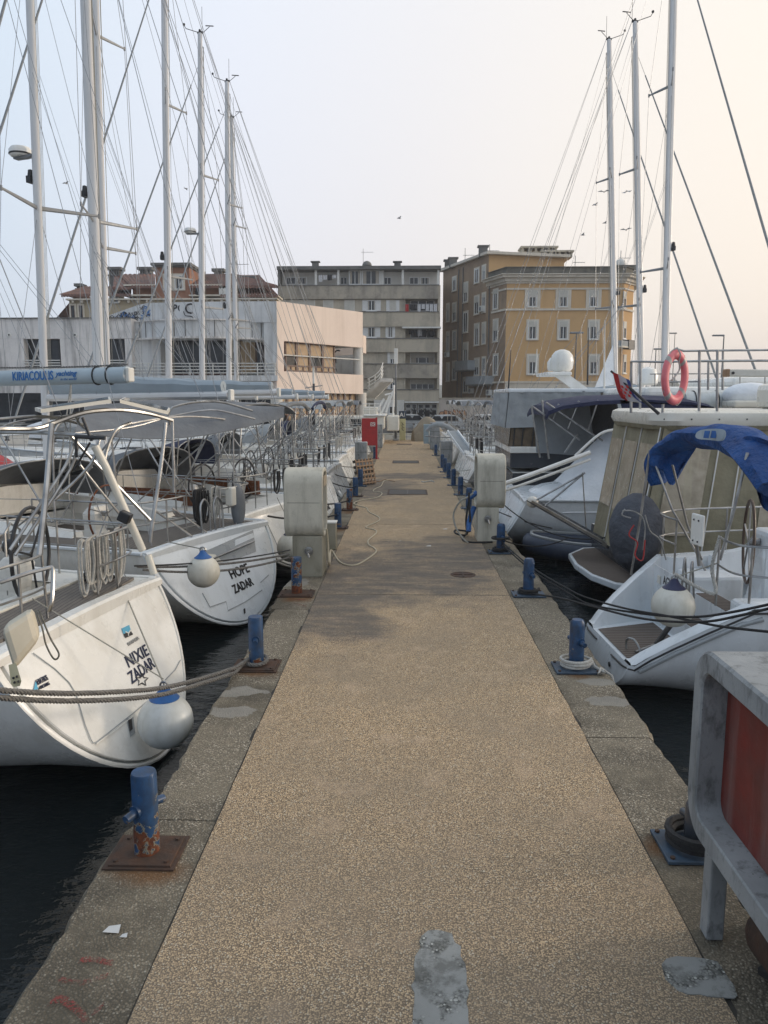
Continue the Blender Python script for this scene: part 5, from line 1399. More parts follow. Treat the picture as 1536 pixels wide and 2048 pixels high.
# ---------------------------------------------------------------- boat library (local frame: x to the bow, y to port, z up from the water)
class Hull:
    def __init__(s, L=13, B=2.05, bs=1.85, fs=1.42, fb=1.75, zb0=.14, n0=2.5, rake=.12, bulge=0, keel=-.45):
        s.L, s.B, s.bs, s.fs, s.fb, s.zb0, s.n0, s.rake, s.keel = L, B, bs, fs, fb, zb0, n0, rake, keel
    def beam(s, t):
        if t < .38: q = t/.38; return lerp(s.bs, s.B, q*q*(3-2*q)**1 if q < 1 else 1)
        q = (t-.38)/.62; return max(.03, s.B*(1-q**2.3))
    def sheer(s, t): return lerp(s.fs, s.fb, t**1.4) - .05*math.sin(math.pi*t)
    def bottom(s, t):
        if t < .25: q = t/.25; return lerp(s.zb0, s.keel, q*q*(3-2*q))
        if t < .85: return s.keel
        q = (t-.85)/.15; return lerp(s.keel, .15, q*q)
    def section(s, t, K=11, sc=1.0):
        b, zs, zb = s.beam(t)*sc, s.sheer(t), s.bottom(t)
        n = lerp(s.n0, 1.7, min(1, t*1.1)); P = []
        for i in range(K+1):
            a = math.pi/2*i/K
            y = b*max(0, math.cos(a))**(2/n); z = zs-(zs-zb)*max(0, math.sin(a))**(2/n)
            x = t*s.L
            if t > .8: x -= (zs-z)*.28*(t-.8)/.2
            x -= s.rake*((zs-z)/(zs-zb))*max(0, 1-t*8)
            P.append(Vector((x, y, z)))
        return P+[Vector((p.x, -p.y, p.z)) for p in P[-2::-1]]
    TS = (0, .04, .1, .18, .28, .38, .5, .62, .73, .82, .89, .95, .985, 1)
    def shell(s, root, mat, K=11, ts=None, open_transom=False):
        m = MB(); m.loft([s.section(t, K) for t in (ts or s.TS)], cyc=False, cap0=not open_transom, cap1=True)
        return m.build('hull', mat, root, smooth=True)
    def band(s, root, mat, z0f, z1f, t0=.0, t1=1, name='stripe', off=.006):
        """stripe round both sides between two fractions of the freeboard"""
        for sg in (1, -1):
            m = MB(); rings = []
            for i in range(25):
                t = lerp(t0, t1, i/24); P = s.section(t, 24)[:25]; zs, zb = s.sheer(t), 0.0
                def at(f):
                    z = lerp(zb, zs, f)
                    for a, b in zip(P, P[1:]):
                        if b.z <= z <= a.z: q = (a.z-z)/max(1e-6, a.z-b.z); p = a.lerp(b, q); return Vector((p.x, sg*(p.y+off), p.z))
                    return Vector((P[0].x, sg*(P[0].y+off), z))
                rings.append([at(z0f), at(z1f)])
            m.loft(rings, cyc=False, cap0=False, cap1=False); m.build(name, mat, root, smooth=True)
    def deck(s, root, mat, ck=None, cw=.55, depth=.55, x0=0.0, side=teakx, cmat=None, seat=True):
        """deck with camber; ck=(xa, xb) cuts a cockpit well"""
        m = MB(); ts = sorted(set(list(s.TS)+([ck[0]/s.L, ck[1]/s.L] if ck else []))); fr = (-1, -cw, 0, cw, 1); rows = []
        for t in ts:
            if t*s.L < x0-1e-6: continue
            b, z = s.beam(t), s.sheer(t); rows.append((t*s.L, [Vector((t*s.L, f*b*.995, z+.012+.05*(1-f*f))) for f in fr]))
        vs = [p for _, r_ in rows for p in r_]; fs = []
        for i in range(len(rows)-1):
            for j in range(4):
                if ck and ck[0]-1e-3 <= rows[i][0] and rows[i+1][0] <= ck[1]+1e-3 and j in (1, 2): continue
                fs.append((i*5+j, (i+1)*5+j, (i+1)*5+j+1, i*5+j+1))
        m.add(vs, fs); d = m.build('deck', mat, root, smooth=True)
        if ck:
            xa, xb = ck; za = s.sheer(xa/s.L)+.03; zf = za-depth
            ya, yb = s.beam(xa/s.L)*cw, s.beam(xb/s.L)*cw
            m = MB(); T = [Vector((xa,-ya,za)), Vector((xb,-yb,za+.02)), Vector((xb,yb,za+.02)), Vector((xa,ya,za))]; Bt = [Vector((p.x, p.y*.97, zf)) for p in T]
            m.add(T+Bt, [(0,1,5,4),(1,2,6,5),(2,3,7,6),(3,0,4,7),(4,5,6,7)]); m.build('cockpit_well', cmat or mat, root)
            MB().add([Vector((p.x, p.y*.55, zf+.006)) for p in T], [(0,1,2,3)]).build('cockpit_sole', teak, root)
            if seat:
                for sg in (-1, 1):
                    MB().box(xa+.9, xb-.05, min(sg*ya*.56, sg*ya*.97), max(sg*ya*.56, sg*ya*.97), zf, zf+.36).build('cockpit_seat', cmat or mat, root, bevel=.02)
                    MB().box(xa+.95, xb-.1, min(sg*ya*.6, sg*ya*.94), max(sg*ya*.6, sg*ya*.94), zf+.362, zf+.372).build('seat_teak', teak, root)
            for sg in (-1, 1):   # coamings
                m = MB(); rings = []
                for i in range(7):
                    q = i/6; x = lerp(xa+.7, xb+.3, q); h_ = .10+.2*q; y = lerp(ya, yb, q)
                    rings.append([Vector((x, sg*(y-.02), za-.05)), Vector((x, sg*(y+.03), za+h_)), Vector((x, sg*(y+.16), za+h_)), Vector((x, sg*(y+.30), za-.05))])
                m.loft(rings); m.build('coaming', cmat or mat, root, smooth=True)
        return d
    def rubrail(s, root, mat, r=.03):
        for sg in (-1, 1):
            m = MB(); m.tube([Vector((t*s.L, sg*(s.beam(t)+.005), s.sheer(t)+.01)) for t in s.TS], r, 6); m.build('toe_rail', mat, root)
    def transom(s, root, mat, groove=gelg):
        """recessed bathing panel on the stern: rim, groove, bulged panel"""
        sec = s.section(0, 14); cz_ = lerp(s.zb0, s.fs, .56)
        def ring(k, dx):
            out = []
            for p in sec:
                z = cz_+(p.z-cz_)*k; out.append(Vector((-s.rake*(s.fs-z)/(s.fs-s.zb0)-dx, p.y*k, z)))
            return out
        m = MB(); m.loft([ring(1.0,.0), ring(1.0,.03), ring(.975,.045), ring(.955,.045), ring(.95,.0)], cap0=False, cap1=False); m.build('transom_rim', mat, root, smooth=True)
        m = MB(); m.loft([ring(.955,.004), ring(.925,.006)], cap0=False, cap1=False); m.build('transom_groove', groove, root)
        m = MB(); m.loft([ring(.93,.0), ring(.925,.045), ring(.915,.055), ring(.6,.06), ring(.02,.06)], cap0=False, cap1=True); m.build('transom_panel', mat, root, smooth=True)
        m = MB(); rings = []
        for i in range(17):
            y = s.bs*lerp(-1, 1, i/16)*.992; zt_ = s.fs+.012+.05*(1-(y/s.bs)**2)
            rings.append([Vector((-.085, y, s.fs-.05)), Vector((-.085, y, zt_-.01)), Vector((-.06, y, zt_+.014)), Vector((.05, y, zt_+.014)), Vector((.07, y, zt_-.02))])
        m.loft(rings); m.build('transom_cap', mat, root, smooth=True)
        s.up = Vector((s.rake, 0, s.fs-s.zb0)).normalized()
        s.nm = Vector((-s.up.z, 0, s.up.x))
    def T(s, y, z, o=.004):
        """point on the transom panel"""
        return Vector((-s.rake*(s.fs-z)/(s.fs-s.zb0)-.062, y, z))+Vector((-s.up.z, 0, s.up.x))*o
    def pix(s, root, u, v, o=.004):
        """transom point seen at pixel (u, v): local coordinates"""
        M_ = mw(root); p0 = M_ @ s.T(0, .7, o); n = M_.to_3x3() @ s.nm; d = ray(u, v)
        return M_.inverted() @ (CAM+d*((p0-CAM).dot(n)/d.dot(n)))

def cabin(root, h, x0, x1, hw0, hw1, ht, mat, win=glass, nose=1.6, t_in=.18):
    """coachroof lofted along x with raked front, dark side windows"""
    m = MB(); rings = []; n = 10
    for i in range(n+1):
        q = i/n; x = lerp(x0, x1, q); w_ = lerp(hw0, hw1, q); zt_ = h(x)+ht*(1 if q < .55 else max(.05, 1-((q-.55)/.45)**nose))
        zb_ = h(x)-.02
        rings.append([Vector((x, w_, zb_)), Vector((x, w_-t_in*.6, lerp(zb_, zt_, .7))), Vector((x, w_-t_in*1.3, zt_)), Vector((x, 0, zt_+.05)), Vector((x, -(w_-t_in*1.3), zt_)), Vector((x, -(w_-t_in*.6), lerp(zb_, zt_, .7))), Vector((x, -w_, zb_))])
    m.loft(rings, cyc=False); c = m.build('coachroof', mat, root, smooth=True)
    for sg in (-1, 1):
        P0, P1 = [], []
        for i in range(8):
            q = lerp(.08, .66, i/7); x = lerp(x0, x1, q); w_ = lerp(hw0, hw1, q); zb_ = h(x); k = min(1, (1-abs(i/7-.45)*1.2))
            P0.append(Vector((x, sg*(w_-t_in*.20+.006), zb_+ht*.24))); P1.append(Vector((x, sg*(w_-t_in*.52+.010), zb_+ht*(.24+.38*max(.15,k)))))
        MB().loft([[a, b] for a, b in zip(P0, P1)], cyc=False, cap0=False, cap1=False).build('cabin_window', win, root)
    for q in (.12,.3,.46):
        x = lerp(x0, x1, q); MB().box(x-.26, x+.26, -.24, .24, h(x)+ht+.035, h(x)+ht+.075).build('deck_hatch', win, root, bevel=.02)
    return c
def wheel(root, x, y, z, r=.45, spokes=5, mat=black, hub=steel, thick=.018, yaw=0):
    rot = Matrix.Rotation(yaw, 3, 'Z') @ Matrix(((0,0,1),(1,0,0),(0,1,0)))
    c = Vector((x, y, z))
    m = MB(); torus(m, c, r, thick, rot, 30, 7); w_ = m.build('steering_wheel', mat, root, smooth=True)
    m = MB()
    for k in range(spokes):
        a = 2*math.pi*k/spokes+.3; m.tube([c, c+rot @ Vector((math.cos(a)*r, math.sin(a)*r, 0))], thick*.62, 6)
    m.build('spoke', mat if mat is black else hub, w_)
    m = MB(); m.tube([c, c+rot @ Vector((0,0,.12))], .045, 10); m.build('hub', hub, w_)
    return w_
def pedestal_helm(root, x, y, z, mat=gel):
    m = MB(); m.loft([[Vector((x+dx+sx_*w_, y+sy_*w2, z+zz)) for sx_, sy_ in ((-1,-1),(1,-1),(1,1),(-1,1))] for zz, w_, w2, dx in ((0,.18,.16,0),(.55,.12,.13,.05),(.8,.13,.17,.02),(.92,.06,.15,-.02))]); return m.build('helm_pedestal', mat, root, bevel=.02)
def rails(root, h, stern=True, n_st=7, hz_=.62, r=.013, gate=True, x1=None):
    if stern:
        for sg in (-1, 1):
            b0 = h.beam(0)*.93; z = h.sheer(0)+.05
            m = MB()
            P = [(1.9, sg*h.beam(.12)*.96, z+.0), (1.9, sg*h.beam(.12)*.96, z+hz_), (.5, sg*b0, z+hz_), (.18, sg*b0*.93, z+hz_), (.10, sg*b0*.55, z+hz_), (.12, sg*.45, z+hz_), (.12, sg*.42, z+.0)]
            m.tube(catmull(P[:2],1)+catmull(P[1:6], 4)+[Vector(P[6])], r, 6)
            m.tube(catmull([(1.9, sg*h.beam(.12)*.96, z+hz_*.5), (.5, sg*b0, z+hz_*.5), (.18, sg*b0*.93, z+hz_*.5), (.10, sg*b0*.55, z+hz_*.5), (.12, sg*.44, z+hz_*.5)], 4), r*.85, 6)
            for px, py in ((1.2, h.beam(.08)*.95), (.35, b0*.98), (.11, b0*.6)): m.tube([(px, sg*py, z-.04), (px, sg*py, z+hz_)], r, 6)
            m.build('pushpit', steel, root, smooth=True)
    xs = [lerp(1.9, h.L*.9, i/n_st) for i in range(n_st+1)]
    for sg in (-1, 1):
        for x in xs[1:]:
            t = x/h.L; m = MB(); m.tube([(x, sg*h.beam(t)*.95, h.sheer(t)), (x, sg*h.beam(t)*.95, h.sheer(t)+hz_)], r*.8, 5); m.build('stanchion', steel, root)
        m = MB()
        for f in (1, .5): m.tube([(x, sg*h.beam(x/h.L)*.95, (h.sheer(x/h.L) if i else h.sheer(0)+.05)+hz_*f) for i, x in enumerate(xs)], .005, 4)
        m.build('lifeline', wire, root)
    t = .9; b = h.beam(t)*.95; z = h.sheer(t)
    m = MB(); m.tube(catmull([(h.L*t, b, z+hz_), (h.L*.97, b*.45, z+hz_), (h.L*.985, 0, z+hz_), (h.L*.97, -b*.45, z+hz_), (h.L*t, -b, z+hz_)], 4), r, 6)
    m.build('pulpit', steel, root)
def rig(root, h, xm, Hm, lean=.35, r=.105, ns=2, mat=alu, boom=None, genoa=True, top=True, radar=None, rm=1.0, backstay=True, w_=.0062, swept=.35, boomcover=cv_sail, name_boom='boom', lazy=True, bend=0):
    z0 = h.sheer(xm/h.L)+.35
    mp = lambda z: Vector((xm-lean*(z-z0)/(Hm-z0), 0, z))
    m = MB(); zs = [z0-.3, lerp(z0,Hm,.3), lerp(z0,Hm,.75), Hm]; n = 14; rings = []
    for z, k in zip(zs, (1, 1, .98, .72)):
        c = mp(z); rings.append([c+Vector((math.cos(2*math.pi*i/n)*r*1.35*k, math.sin(2*math.pi*i/n)*r*.86*k, 0)) for i in range(n)])
    m.loft(rings); ma = m.build('mast', mat, root, smooth=True)
    b = h.beam(xm/h.L)*.90; zd = h.sheer(xm/h.L); tips = []
    for k in range(ns):
        z = lerp(z0, Hm, (k+1)/(ns+1)*.98+.015); L_ = [1.25,1.0,.8][k]*(b/1.7) if ns > 1 else 1.1
        tp = []
        for sg in (-1, 1):
            a = mp(z)+Vector((-.02, sg*r*.7, 0)); e_ = a+Vector((-L_*swept, sg*L_, .06)); tp.append(e_)
            m = MB(); mid = a.lerp(e_, .5); m.tube([a, mid, e_], [.05,.042,.028], 6, flat=.45); m.tube([e_+Vector((0,0,-.05)), e_+Vector((0,0,.05))], .028, 6); m.build('spreader', spread, ma)
        tips.append(tp)
    topz = Hm-.15; hound = Hm*.93
    for si, sg in enumerate((-1, 1)):
        P = [Vector((xm-.35, sg*b, zd))]+[tp[si] for tp in tips]+[mp(topz)]
        m = MB(); m.tube(P, w_, 4); m.build('cap_shroud', wire, root)
        m = MB(); m.tube([Vector((xm-.42, sg*b*.97, zd)), mp(tips[0][0].z-.1)], w_*.9, 4)
        for k in range(len(tips)-1): m.tube([tips[k][si], mp(tips[k+1][0].z-.1)], w_*.8, 4)
        m.build('lower_shrouds', wire, root)
        if backstay:
            m = MB(); m.tube([mp(Hm)+Vector((-.12,0,0)), Vector((.15, sg*h.bs*.75, h.fs+.05))], w_, 4); m.build('backstay', wire, root)
    fs_ = Vector((h.L-.25, 0, h.sheer(1)+.1)); hd = mp(hound)+Vector((r,0,0))
    m = MB(); m.tube([fs_, hd], w_, 4); m.build('forestay', wire, root)
    if genoa:
        a = fs_.lerp(hd, .04); c = fs_.lerp(hd, .955); m = MB(); m.tube([a, fs_.lerp(hd,.15), fs_.lerp(hd,.5), c], [.035,.05,.042,.022], 8); m.build('furled_sail', cv_lgrey if genoa is True else genoa, root, smooth=True)
        m = MB(); m.lathe(fs_+Vector((-.03,0,.15)), [(0,0),(.10,0),(.10,.03),(.05,.06),(.05,.12),(.1,.15),(0,.16)], 12); m.build('furling_drum', black, root)
    if top:
        c = mp(Hm); m = MB(); m.tube([c+Vector((.1,0,0)), c+Vector((-.12,0,.02))], .05, 8)
        m.tube([c, c+Vector((.55,0,.18)), c+Vector((.62,0,.30))], .014, 5); m.tube([c+Vector((-.1,.04,0)), c+Vector((-.12,.05,.9))], .008, 4)
        m.tube([c+Vector((-.06,-.05,0)), c+Vector((-.35,-.1,.25))], .012, 5); m.tube([c+Vector((-.5,-.13,.28)), c+Vector((-.2,-.07,.28))], .02, 5)
        m.sphere(c+Vector((.62,0,.33)), .05, n=8, m=6); m.sphere(c+Vector((0,.02,.08)), .05, n=8, m=6); m.build('masthead_instruments', black, ma)
    c = mp(lerp(z0, Hm, .38))+Vector((r*1.3, 0, 0)); m = MB(); m.box(c.x, c.x+.12, -.09, .09, c.z-.12, c.z+.02); m.lathe(c+Vector((.07,0,.02)), [(0,0),(.07,0),(.05,.13),(0,.15)], 10); m.build('deck_light', black, ma)
    if radar:
        c = mp(radar)+Vector((r+.36, 0, 0)); m = MB(); m.lathe(c, [(0,0),(.20,0),(.235,.04),(.235,.13),(.19,.19),(0,.20)], 24); rd = m.build('radar_dome', gel, ma, smooth=True)
        m = MB(); m.bar(c+Vector((-.36,0,-.02)), c+Vector((.15,0,-.02)), .14, .05); m.build('radar_bracket', spread, rd); m = MB(); m.lathe(c+Vector((0,0,.03)), [(.23,0),(.242,.01),(.242,.03),(.23,.04)], 24); m.build('radar_band', black, rd)
    # halyards up the mast
    m = MB()
    for k in range(3): m.tube([mp(z0+.6)+Vector((-.16-.03*k, .06*(k-1), 0)), mp(Hm-.5)+Vector((-.13,.03*(k-1),0))], .006, 4)
    m.build('halyards', greencord, root)
    if boom:
        bl_, bz, bh = boom   # length, height of gooseneck, pack height
        a = Vector((xm-.2, 0, bz)); e_ = Vector((xm-bl_, 0, bz+.05))
        m = MB(); m.tube([a, e_], .085, 10, flat=1.3); bo = m.build(name_boom, mat, root, smooth=True)
        m = MB(); m.box(e_.x-.07, e_.x, -.07,.07, e_.z-.11, e_.z+.11); m.build('boom_end', whitep, bo, bevel=.02)
        if bh > 0:
            rings = []
            for i in range(13):
                q = i/12; c = a.lerp(e_, lerp(.02,.97,q)); hh = lerp(bh*1.5, bh*.75, q)*(1+.06*math.sin(i*2.3)); ww = lerp(.16,.10,q)*(1+.08*math.sin(i*1.7))
                rings.append([c+Vector((0, ww*math.sin(t_)*(1 if math.cos(t_) < .2 else .75), .02+hh*.5-hh*.5*math.cos(t_))) for t_ in [2*math.pi*k/10 for k in range(10)]])
            m = MB(); m.loft(rings); m.build('sail_cover', boomcover, bo, smooth=True)
        m = MB(); m.tube([a.lerp(e_,.75)-Vector((0,0,.1)), Vector((xm-bl_*.72, 0, h.sheer(.3)+.35))], .012, 5); m.build('mainsheet', whiterope, root)
        m = MB(); m.tube([a.lerp(e_,.75)-Vector((0,0,.1)), Vector((xm-bl_*.66, 0, h.sheer(.3)+.35))], .012, 5); m.build('mainsheet', whiterope, root)
        m = MB(); m.tube([a+Vector((-.2,0,-.05)), a.lerp(e_,.28)-Vector((0,0,.08)), mp(z0+.1)], .01, 4); m.build('kicker', whiterope, root)
        m = MB(); m.tube([e_+Vector((.1,0,.05)), mp(Hm-.2)], .006, 4); m.build('topping_lift', wire, root)
        if lazy:
            m = MB()
            for sg in (-1, 1):
                hp = mp(lerp(z0,Hm,.5))+Vector((-.1, sg*.1, 0)); c1_ = hp.lerp(a.lerp(e_,.55), .55)
                m.tube([hp, c1_], .005, 4)
                for q in (.3,.6,.88): m.tube([c1_, a.lerp(e_,q)+Vector((0,sg*.08,.05))], .005, 4)
            m.build('lazy_jacks', wire, root)
    return mp
def bimini(root, h, x0=.35, x1=2.5, zt_=1.95, wd=.86, canvas=None, folded=None, pv=1.35, n=3, r=.0135, legs=True, tilt=0, extra=True):
    """stainless sun awning frame: hoops hinged at deck level, with or without canvas"""
    z0 = h.fs+.1; b = h.beam(pv/h.L)*.95; hoops = []
    for k in range(n):
        x = lerp(x0, x1, k/(n-1)); bw = b*wd; zt2 = h.fs+zt_-.05*abs(k-1)+tilt*k
        hoops.append((x, bw, zt2))
        m = MB(); P = [(pv+(k-1)*.06, b, z0+.25), (lerp(pv,x,.75), lerp(b,bw,.6)+.02, lerp(z0,zt2,.72)), (x, bw, zt2-.20), (x, bw*.86, zt2-.07), (x, bw*.4, zt2), (x, 0, zt2+.02), (x, -bw*.4, zt2), (x, -bw*.86, zt2-.07), (x, -bw, zt2-.20), (lerp(pv,x,.75), -lerp(b,bw,.6)-.02, lerp(z0,zt2,.72)), (pv+(k-1)*.06, -b, z0+.25)]
        m.tube([Vector(P[0])]+catmull(P[1:-1], 4)+[Vector(P[-1])], r, 6); m.build('awning_hoop', steel, root, smooth=True)
    if extra:
        for sg in (-1, 1):
            for P, r_ in (([(x0+.05, sg*h.beam(0)*.9, z0+.55), (lerp(x0,x1,.03), sg*b*wd, hoops[0][2]-.22)], r), ([(x1+.9, sg*b, z0+.1), (x1, sg*b*wd, hoops[-1][2]-.22)], r), ([(pv+.9, sg*b, z0+.05), (lerp(pv,x0,.6), sg*b*.93, lerp(z0,hoops[0][2],.62))], r*.85)):
                MB().tube(P, r_, 6).build('frame_strut', steel, root, smooth=True)
    if canvas:
        rings = []
        for x, bw, z in ([(x0-.05, hoops[0][1], hoops[0][2]-.0)]+hoops+[(x1+.05, hoops[-1][1], hoops[-1][2])]):
            top = [Vector((x, bw*f, z+.03-.22*abs(f)**4)) for f in [1-2*i/12 for i in range(13)]]; rings.append(top+[p-Vector((0,0,.012)) for p in top[::-1]])
        m = MB(); m.loft(rings); m.build('awning_canvas', canvas, root, smooth=True)
    if folded:
        x, bw, z = hoops[0]; m = MB(); P = [(x+.05, bw*.9, z-.12), (x+.02, bw*.5, z+.02), (x, 0, z+.05), (x+.02, -bw*.5, z+.02), (x+.05, -bw*.9, z-.12)]
        m.tube(catmull(P, 5), .05, 8); m.build('folded_canvas', folded, root, smooth=True)
def sprayhood(root, h, x0, x1, hw, mat, ht=.75):
    rings = []; zf = lambda x: h.sheer(x/h.L)+.3
    for i in range(6):
        q = i/5; x = lerp(x0, x1, q); k = (1-q**2.2); w_ = hw*lerp(1,.95,q); hh = max(.05, ht*k); t_ = [math.pi*j/12 for j in range(13)]
        top = [Vector((x, w_*math.cos(a), zf(x)+hh*math.sin(a)**.45 if math.sin(a) > 0 else zf(x))) for a in t_]; rings.append(top)
    m = MB(); m.loft(rings, cyc=False, cap0=False, cap1=False); s_ = m.build('sprayhood', mat, root, smooth=True)
    m = MB(); m.tube([p+Vector((-.01,0,0)) for p in rings[0]], .014, 6); m.build('hood_frame', steel, root)
    for sg in (-1, 1):
        a, b = (1, 3) if sg > 0 else (9, 11)
        MB().add([rings[1][a]*1.0+Vector((0,sg*.01,.0)), rings[3][a]+Vector((0,sg*.01,0)), rings[3][b]+Vector((0,sg*.008,.01)), rings[1][b]+Vector((0,sg*.008,.01))], [(0,1,2,3)]).build('hood_window', glass, s_)
def rope_hank(mb, c, h_, w_, n, r):
    c = Vector(c)
    for k in range(n):
        o = Vector((random.uniform(-.03,.03), (k-n/2)*w_/n, 0)); hh = h_*random.uniform(.75,1.05); ww = random.uniform(.045,.085)
        mb.tube(catmull([c+o+Vector((0,-ww,0)), c+o+Vector((0,-ww*1.3,-hh*.5)), c+o+Vector((.01,-ww*.6,-hh)), c+o+Vector((.01,ww*.6,-hh)), c+o+Vector((0,ww*1.3,-hh*.5)), c+o+Vector((0,ww,0)), c+o+Vector((0,0,.03))], 4), r, 5)
def fender(c, r, mat, cap, label, line=None, lv=.9, rt=None, cup=1.0):
    c = Vector(c); t = thing('ball_fender', label, 'fender', c, 0, 'ball fenders')
    m = MB(); prof = [(0,-r)]
    for i in range(1, 15):
        a = math.pi*i/18; prof.append((r*math.sin(a), -r*math.cos(a)))
    MB().lathe((0,0,0), prof+[(r*.46,r*.92)], 30).build('ball', mat, t, smooth=True)
    MB().lathe((0,0,0), [(r*.53,r*.86),(r*.54,r*.88),(r*.38,r*1.0),(r*.27,r*1.10),(r*.14,r*1.32),(0,r*1.34)], 24).build('cap', cap, t, smooth=True)
    m = MB(); torus(m, (0,0,r*1.36), .035, .011, Matrix(((1,0,0),(0,0,-1),(0,1,0))), 12, 5); m.build('eye', steel, t)
    if line is not None:
        m = MB(); m.tube([Vector((0,0,r*1.4)), Vector(line)-c], .008, 5); m.build('lanyard', greencord, t)
    return t
# ================================================================ left row of boats
def root_boat(x, y, deg, label, cat='sailboat', group='sailboats moored stern to the pier', nm='sailboat'):
    return thing(nm, label, cat, (x, y, WZ), R(deg), group)
def loc2w(root, p): return mw(root) @ Vector(p)

# ---------------- NIXIE, nearest on the left
nx = root_boat(-2.66-.356, 6.96+.055, 171.2, 'white sailboat NIXIE ZADAR with big ball fender and grey teak aft deck, nearest left')
H1 = Hull(L=13.6, B=2.15, bs=1.41, fs=1.39, fb=1.75, zb0=.02, n0=1.86, rake=.72)
H1.shell(nx, gel, K=16)
H1.transom(nx, gel)
H1.deck(nx, deckw, ck=(.95, 4.4), cw=.62, depth=.62, x0=0, cmat=gelw)
H1.rubrail(nx, gel, .028)
# teak aft deck strip
m = MB(); rows = []
for i in range(13):
    y = lerp(-1.22, 1.22, i/12); b_ = .06+.10*(y/1.22)**2
    rows.append([Vector((b_, y, H1.fs+.07-.03*(y/1.9)**2)), Vector((.62, y, H1.fs+.073-.03*(y/1.9)**2)), Vector((.62, y, H1.fs+.03)), Vector((b_, y, H1.fs+.03))])
m.loft(rows); m.build('teak_aft_deck', teakx, nx)
m = MB(); m.box(.63, .70, -1.3, 1.3, H1.fs+.03, H1.fs+.09); m.build('deck_sill', gelw, nx, bevel=.01)
rails(nx, H1, hz_=.60)
for sg in (-1, 1):
    wheel(nx, .98, sg*.62, H1.fs+.40, .50, 3, black, steel, .020, R(14))
    pedestal_helm(nx, 1.16, sg*.62, H1.fs-.52, gel)
    m = MB(); q = Vector((1.08, sg*.62, H1.fs+.40)); m.tube([q+Vector((.12,-.12,-.85)), q+Vector((.1,-.12,.25)), q+Vector((.12,0,.33)), q+Vector((.1,.12,.25)), q+Vector((.12,.12,-.85))], .014, 6); m.build('helm_guard', steel, nx, smooth=True)
    MB().sphere((1.22, sg*.62, H1.fs+.48), .085, n=14, m=8).build('compass', black, nx, smooth=True)
cabin(nx, lambda x: H1.sheer(x/H1.L)+.05, 4.6, 9.6, 1.35, .75, .42, gel)
MP1 = rig(nx, H1, 6.4, 19.0, boom=(5.1, 3.35, .0), ns=2, lean=.3)
def ptube(root, pix, r, name, mat, sm=4, n=7, flat=1.0):
    P = [V(*p) for p in pix]; m = MB(); m.tube(catmull(P, sm) if sm else P, r, n, flat=flat); return m.build(name, mat, root, smooth=True, world=True)
for P, r_ in (([(-60,862,6.2),(0,858,6.6),(70,857,6.9),(110,845,7.1),(170,825,7.3),(240,820,7.6),(300,828,7.9),(345,841,8.1)], .022),
              ([(-60,842,7.2),(0,838,7.4),(60,833,7.6),(110,836,7.8),(170,850,8.1)], .016),
              ([(-60,866,6.9),(0,864,6.95),(100,866,7.0),(170,872,7.0),(186,880,7.0)], .020)):
    ptube(nx, P, r_, 'awning_hoop', steel)
for P, r_ in (([(103,848,6.9),(92,985,6.6),(79,1110,6.4)], .026), ([(331,845,8.0),(322,930,7.9),(305,1045,7.75),(300,1085,7.7)], .020),
              ([(138,868,7.1),(190,925,7.3),(300,1040,7.7)], .017), ([(345,841,8.1),(346,900,8.1),(348,985,8.1)], .014),
              ([(262,846,8.0),(232,860,7.8),(215,895,7.6),(208,925,7.5)], .018), ([(200,875,7.1),(180,930,7.0),(110,1000,6.8)], .014),
              ([(148,880,7.2),(132,930,7.0),(60,1040,6.6),(20,1100,6.4)], .015), ([(156,885,7.2),(140,940,7.0),(70,1050,6.6),(30,1110,6.4)], .015),
              ([(160,930,7.3),(240,1030,7.6)], .012), ([(185,872,7.0),(160,850,7.3),(150,830,7.6)], .014)):
    ptube(nx, P, r_, 'frame_strut', steel)
ptube(nx, [(190,892,7.0),(212,935,7.05),(285,1100,7.3)], .038, 'crane_pole', gelw, 0, 10)
ptube(nx, [(296,1110,7.3),(308,1148,7.3)], .036, 'pole_end', gelw, 0, 10)
a_ = V(250, 1034, 7.1); MB().box(-.055,.055,-.05,.05,-.05,.05, Matrix.Translation(a_) @ Matrix.Rotation(R(25), 4, 'Y')).build('pole_clamp', black, nx, world=True, bevel=.012)
ptube(nx, [(183,882,6.95),(165,835,6.95)], .014, 'windmill_blade', black, 0); ptube(nx, [(150,873,6.95),(210,876,6.95)], .02, 'joint_sleeve', black, 0)
ptube(nx, [(152,870,6.95),(153,915,6.95)], .014, 'windmill_blade', black, 0); ptube(nx, [(180,885,6.95),(148,940,6.95)], .010, 'windmill_blade', black, 0)
for q4 in (((82,826,7.0),(222,806,7.4),(220,800,8.4),(70,822,8.0)), ((240,806,7.6),(336,829,8.0),(340,822,8.9),(250,801,8.5))):
    P = [V(*q) for q in q4]; fr_ = MB().add([p for p in P]+[p+Vector((0,0,.035)) for p in P], [(3,2,1,0),(4,5,6,7),(0,1,5,4),(1,2,6,5),(2,3,7,6),(3,0,4,7)]).build('solar_panel_frame', gelw, nx, world=True)
    c_ = sum(P, Vector())/4; P2 = [c_.lerp(p, .94)+Vector((0,0,.038)) for p in P]; MB().add(P2, [(0,1,2,3)]).build('solar_cells', glass, fr_, world=True)
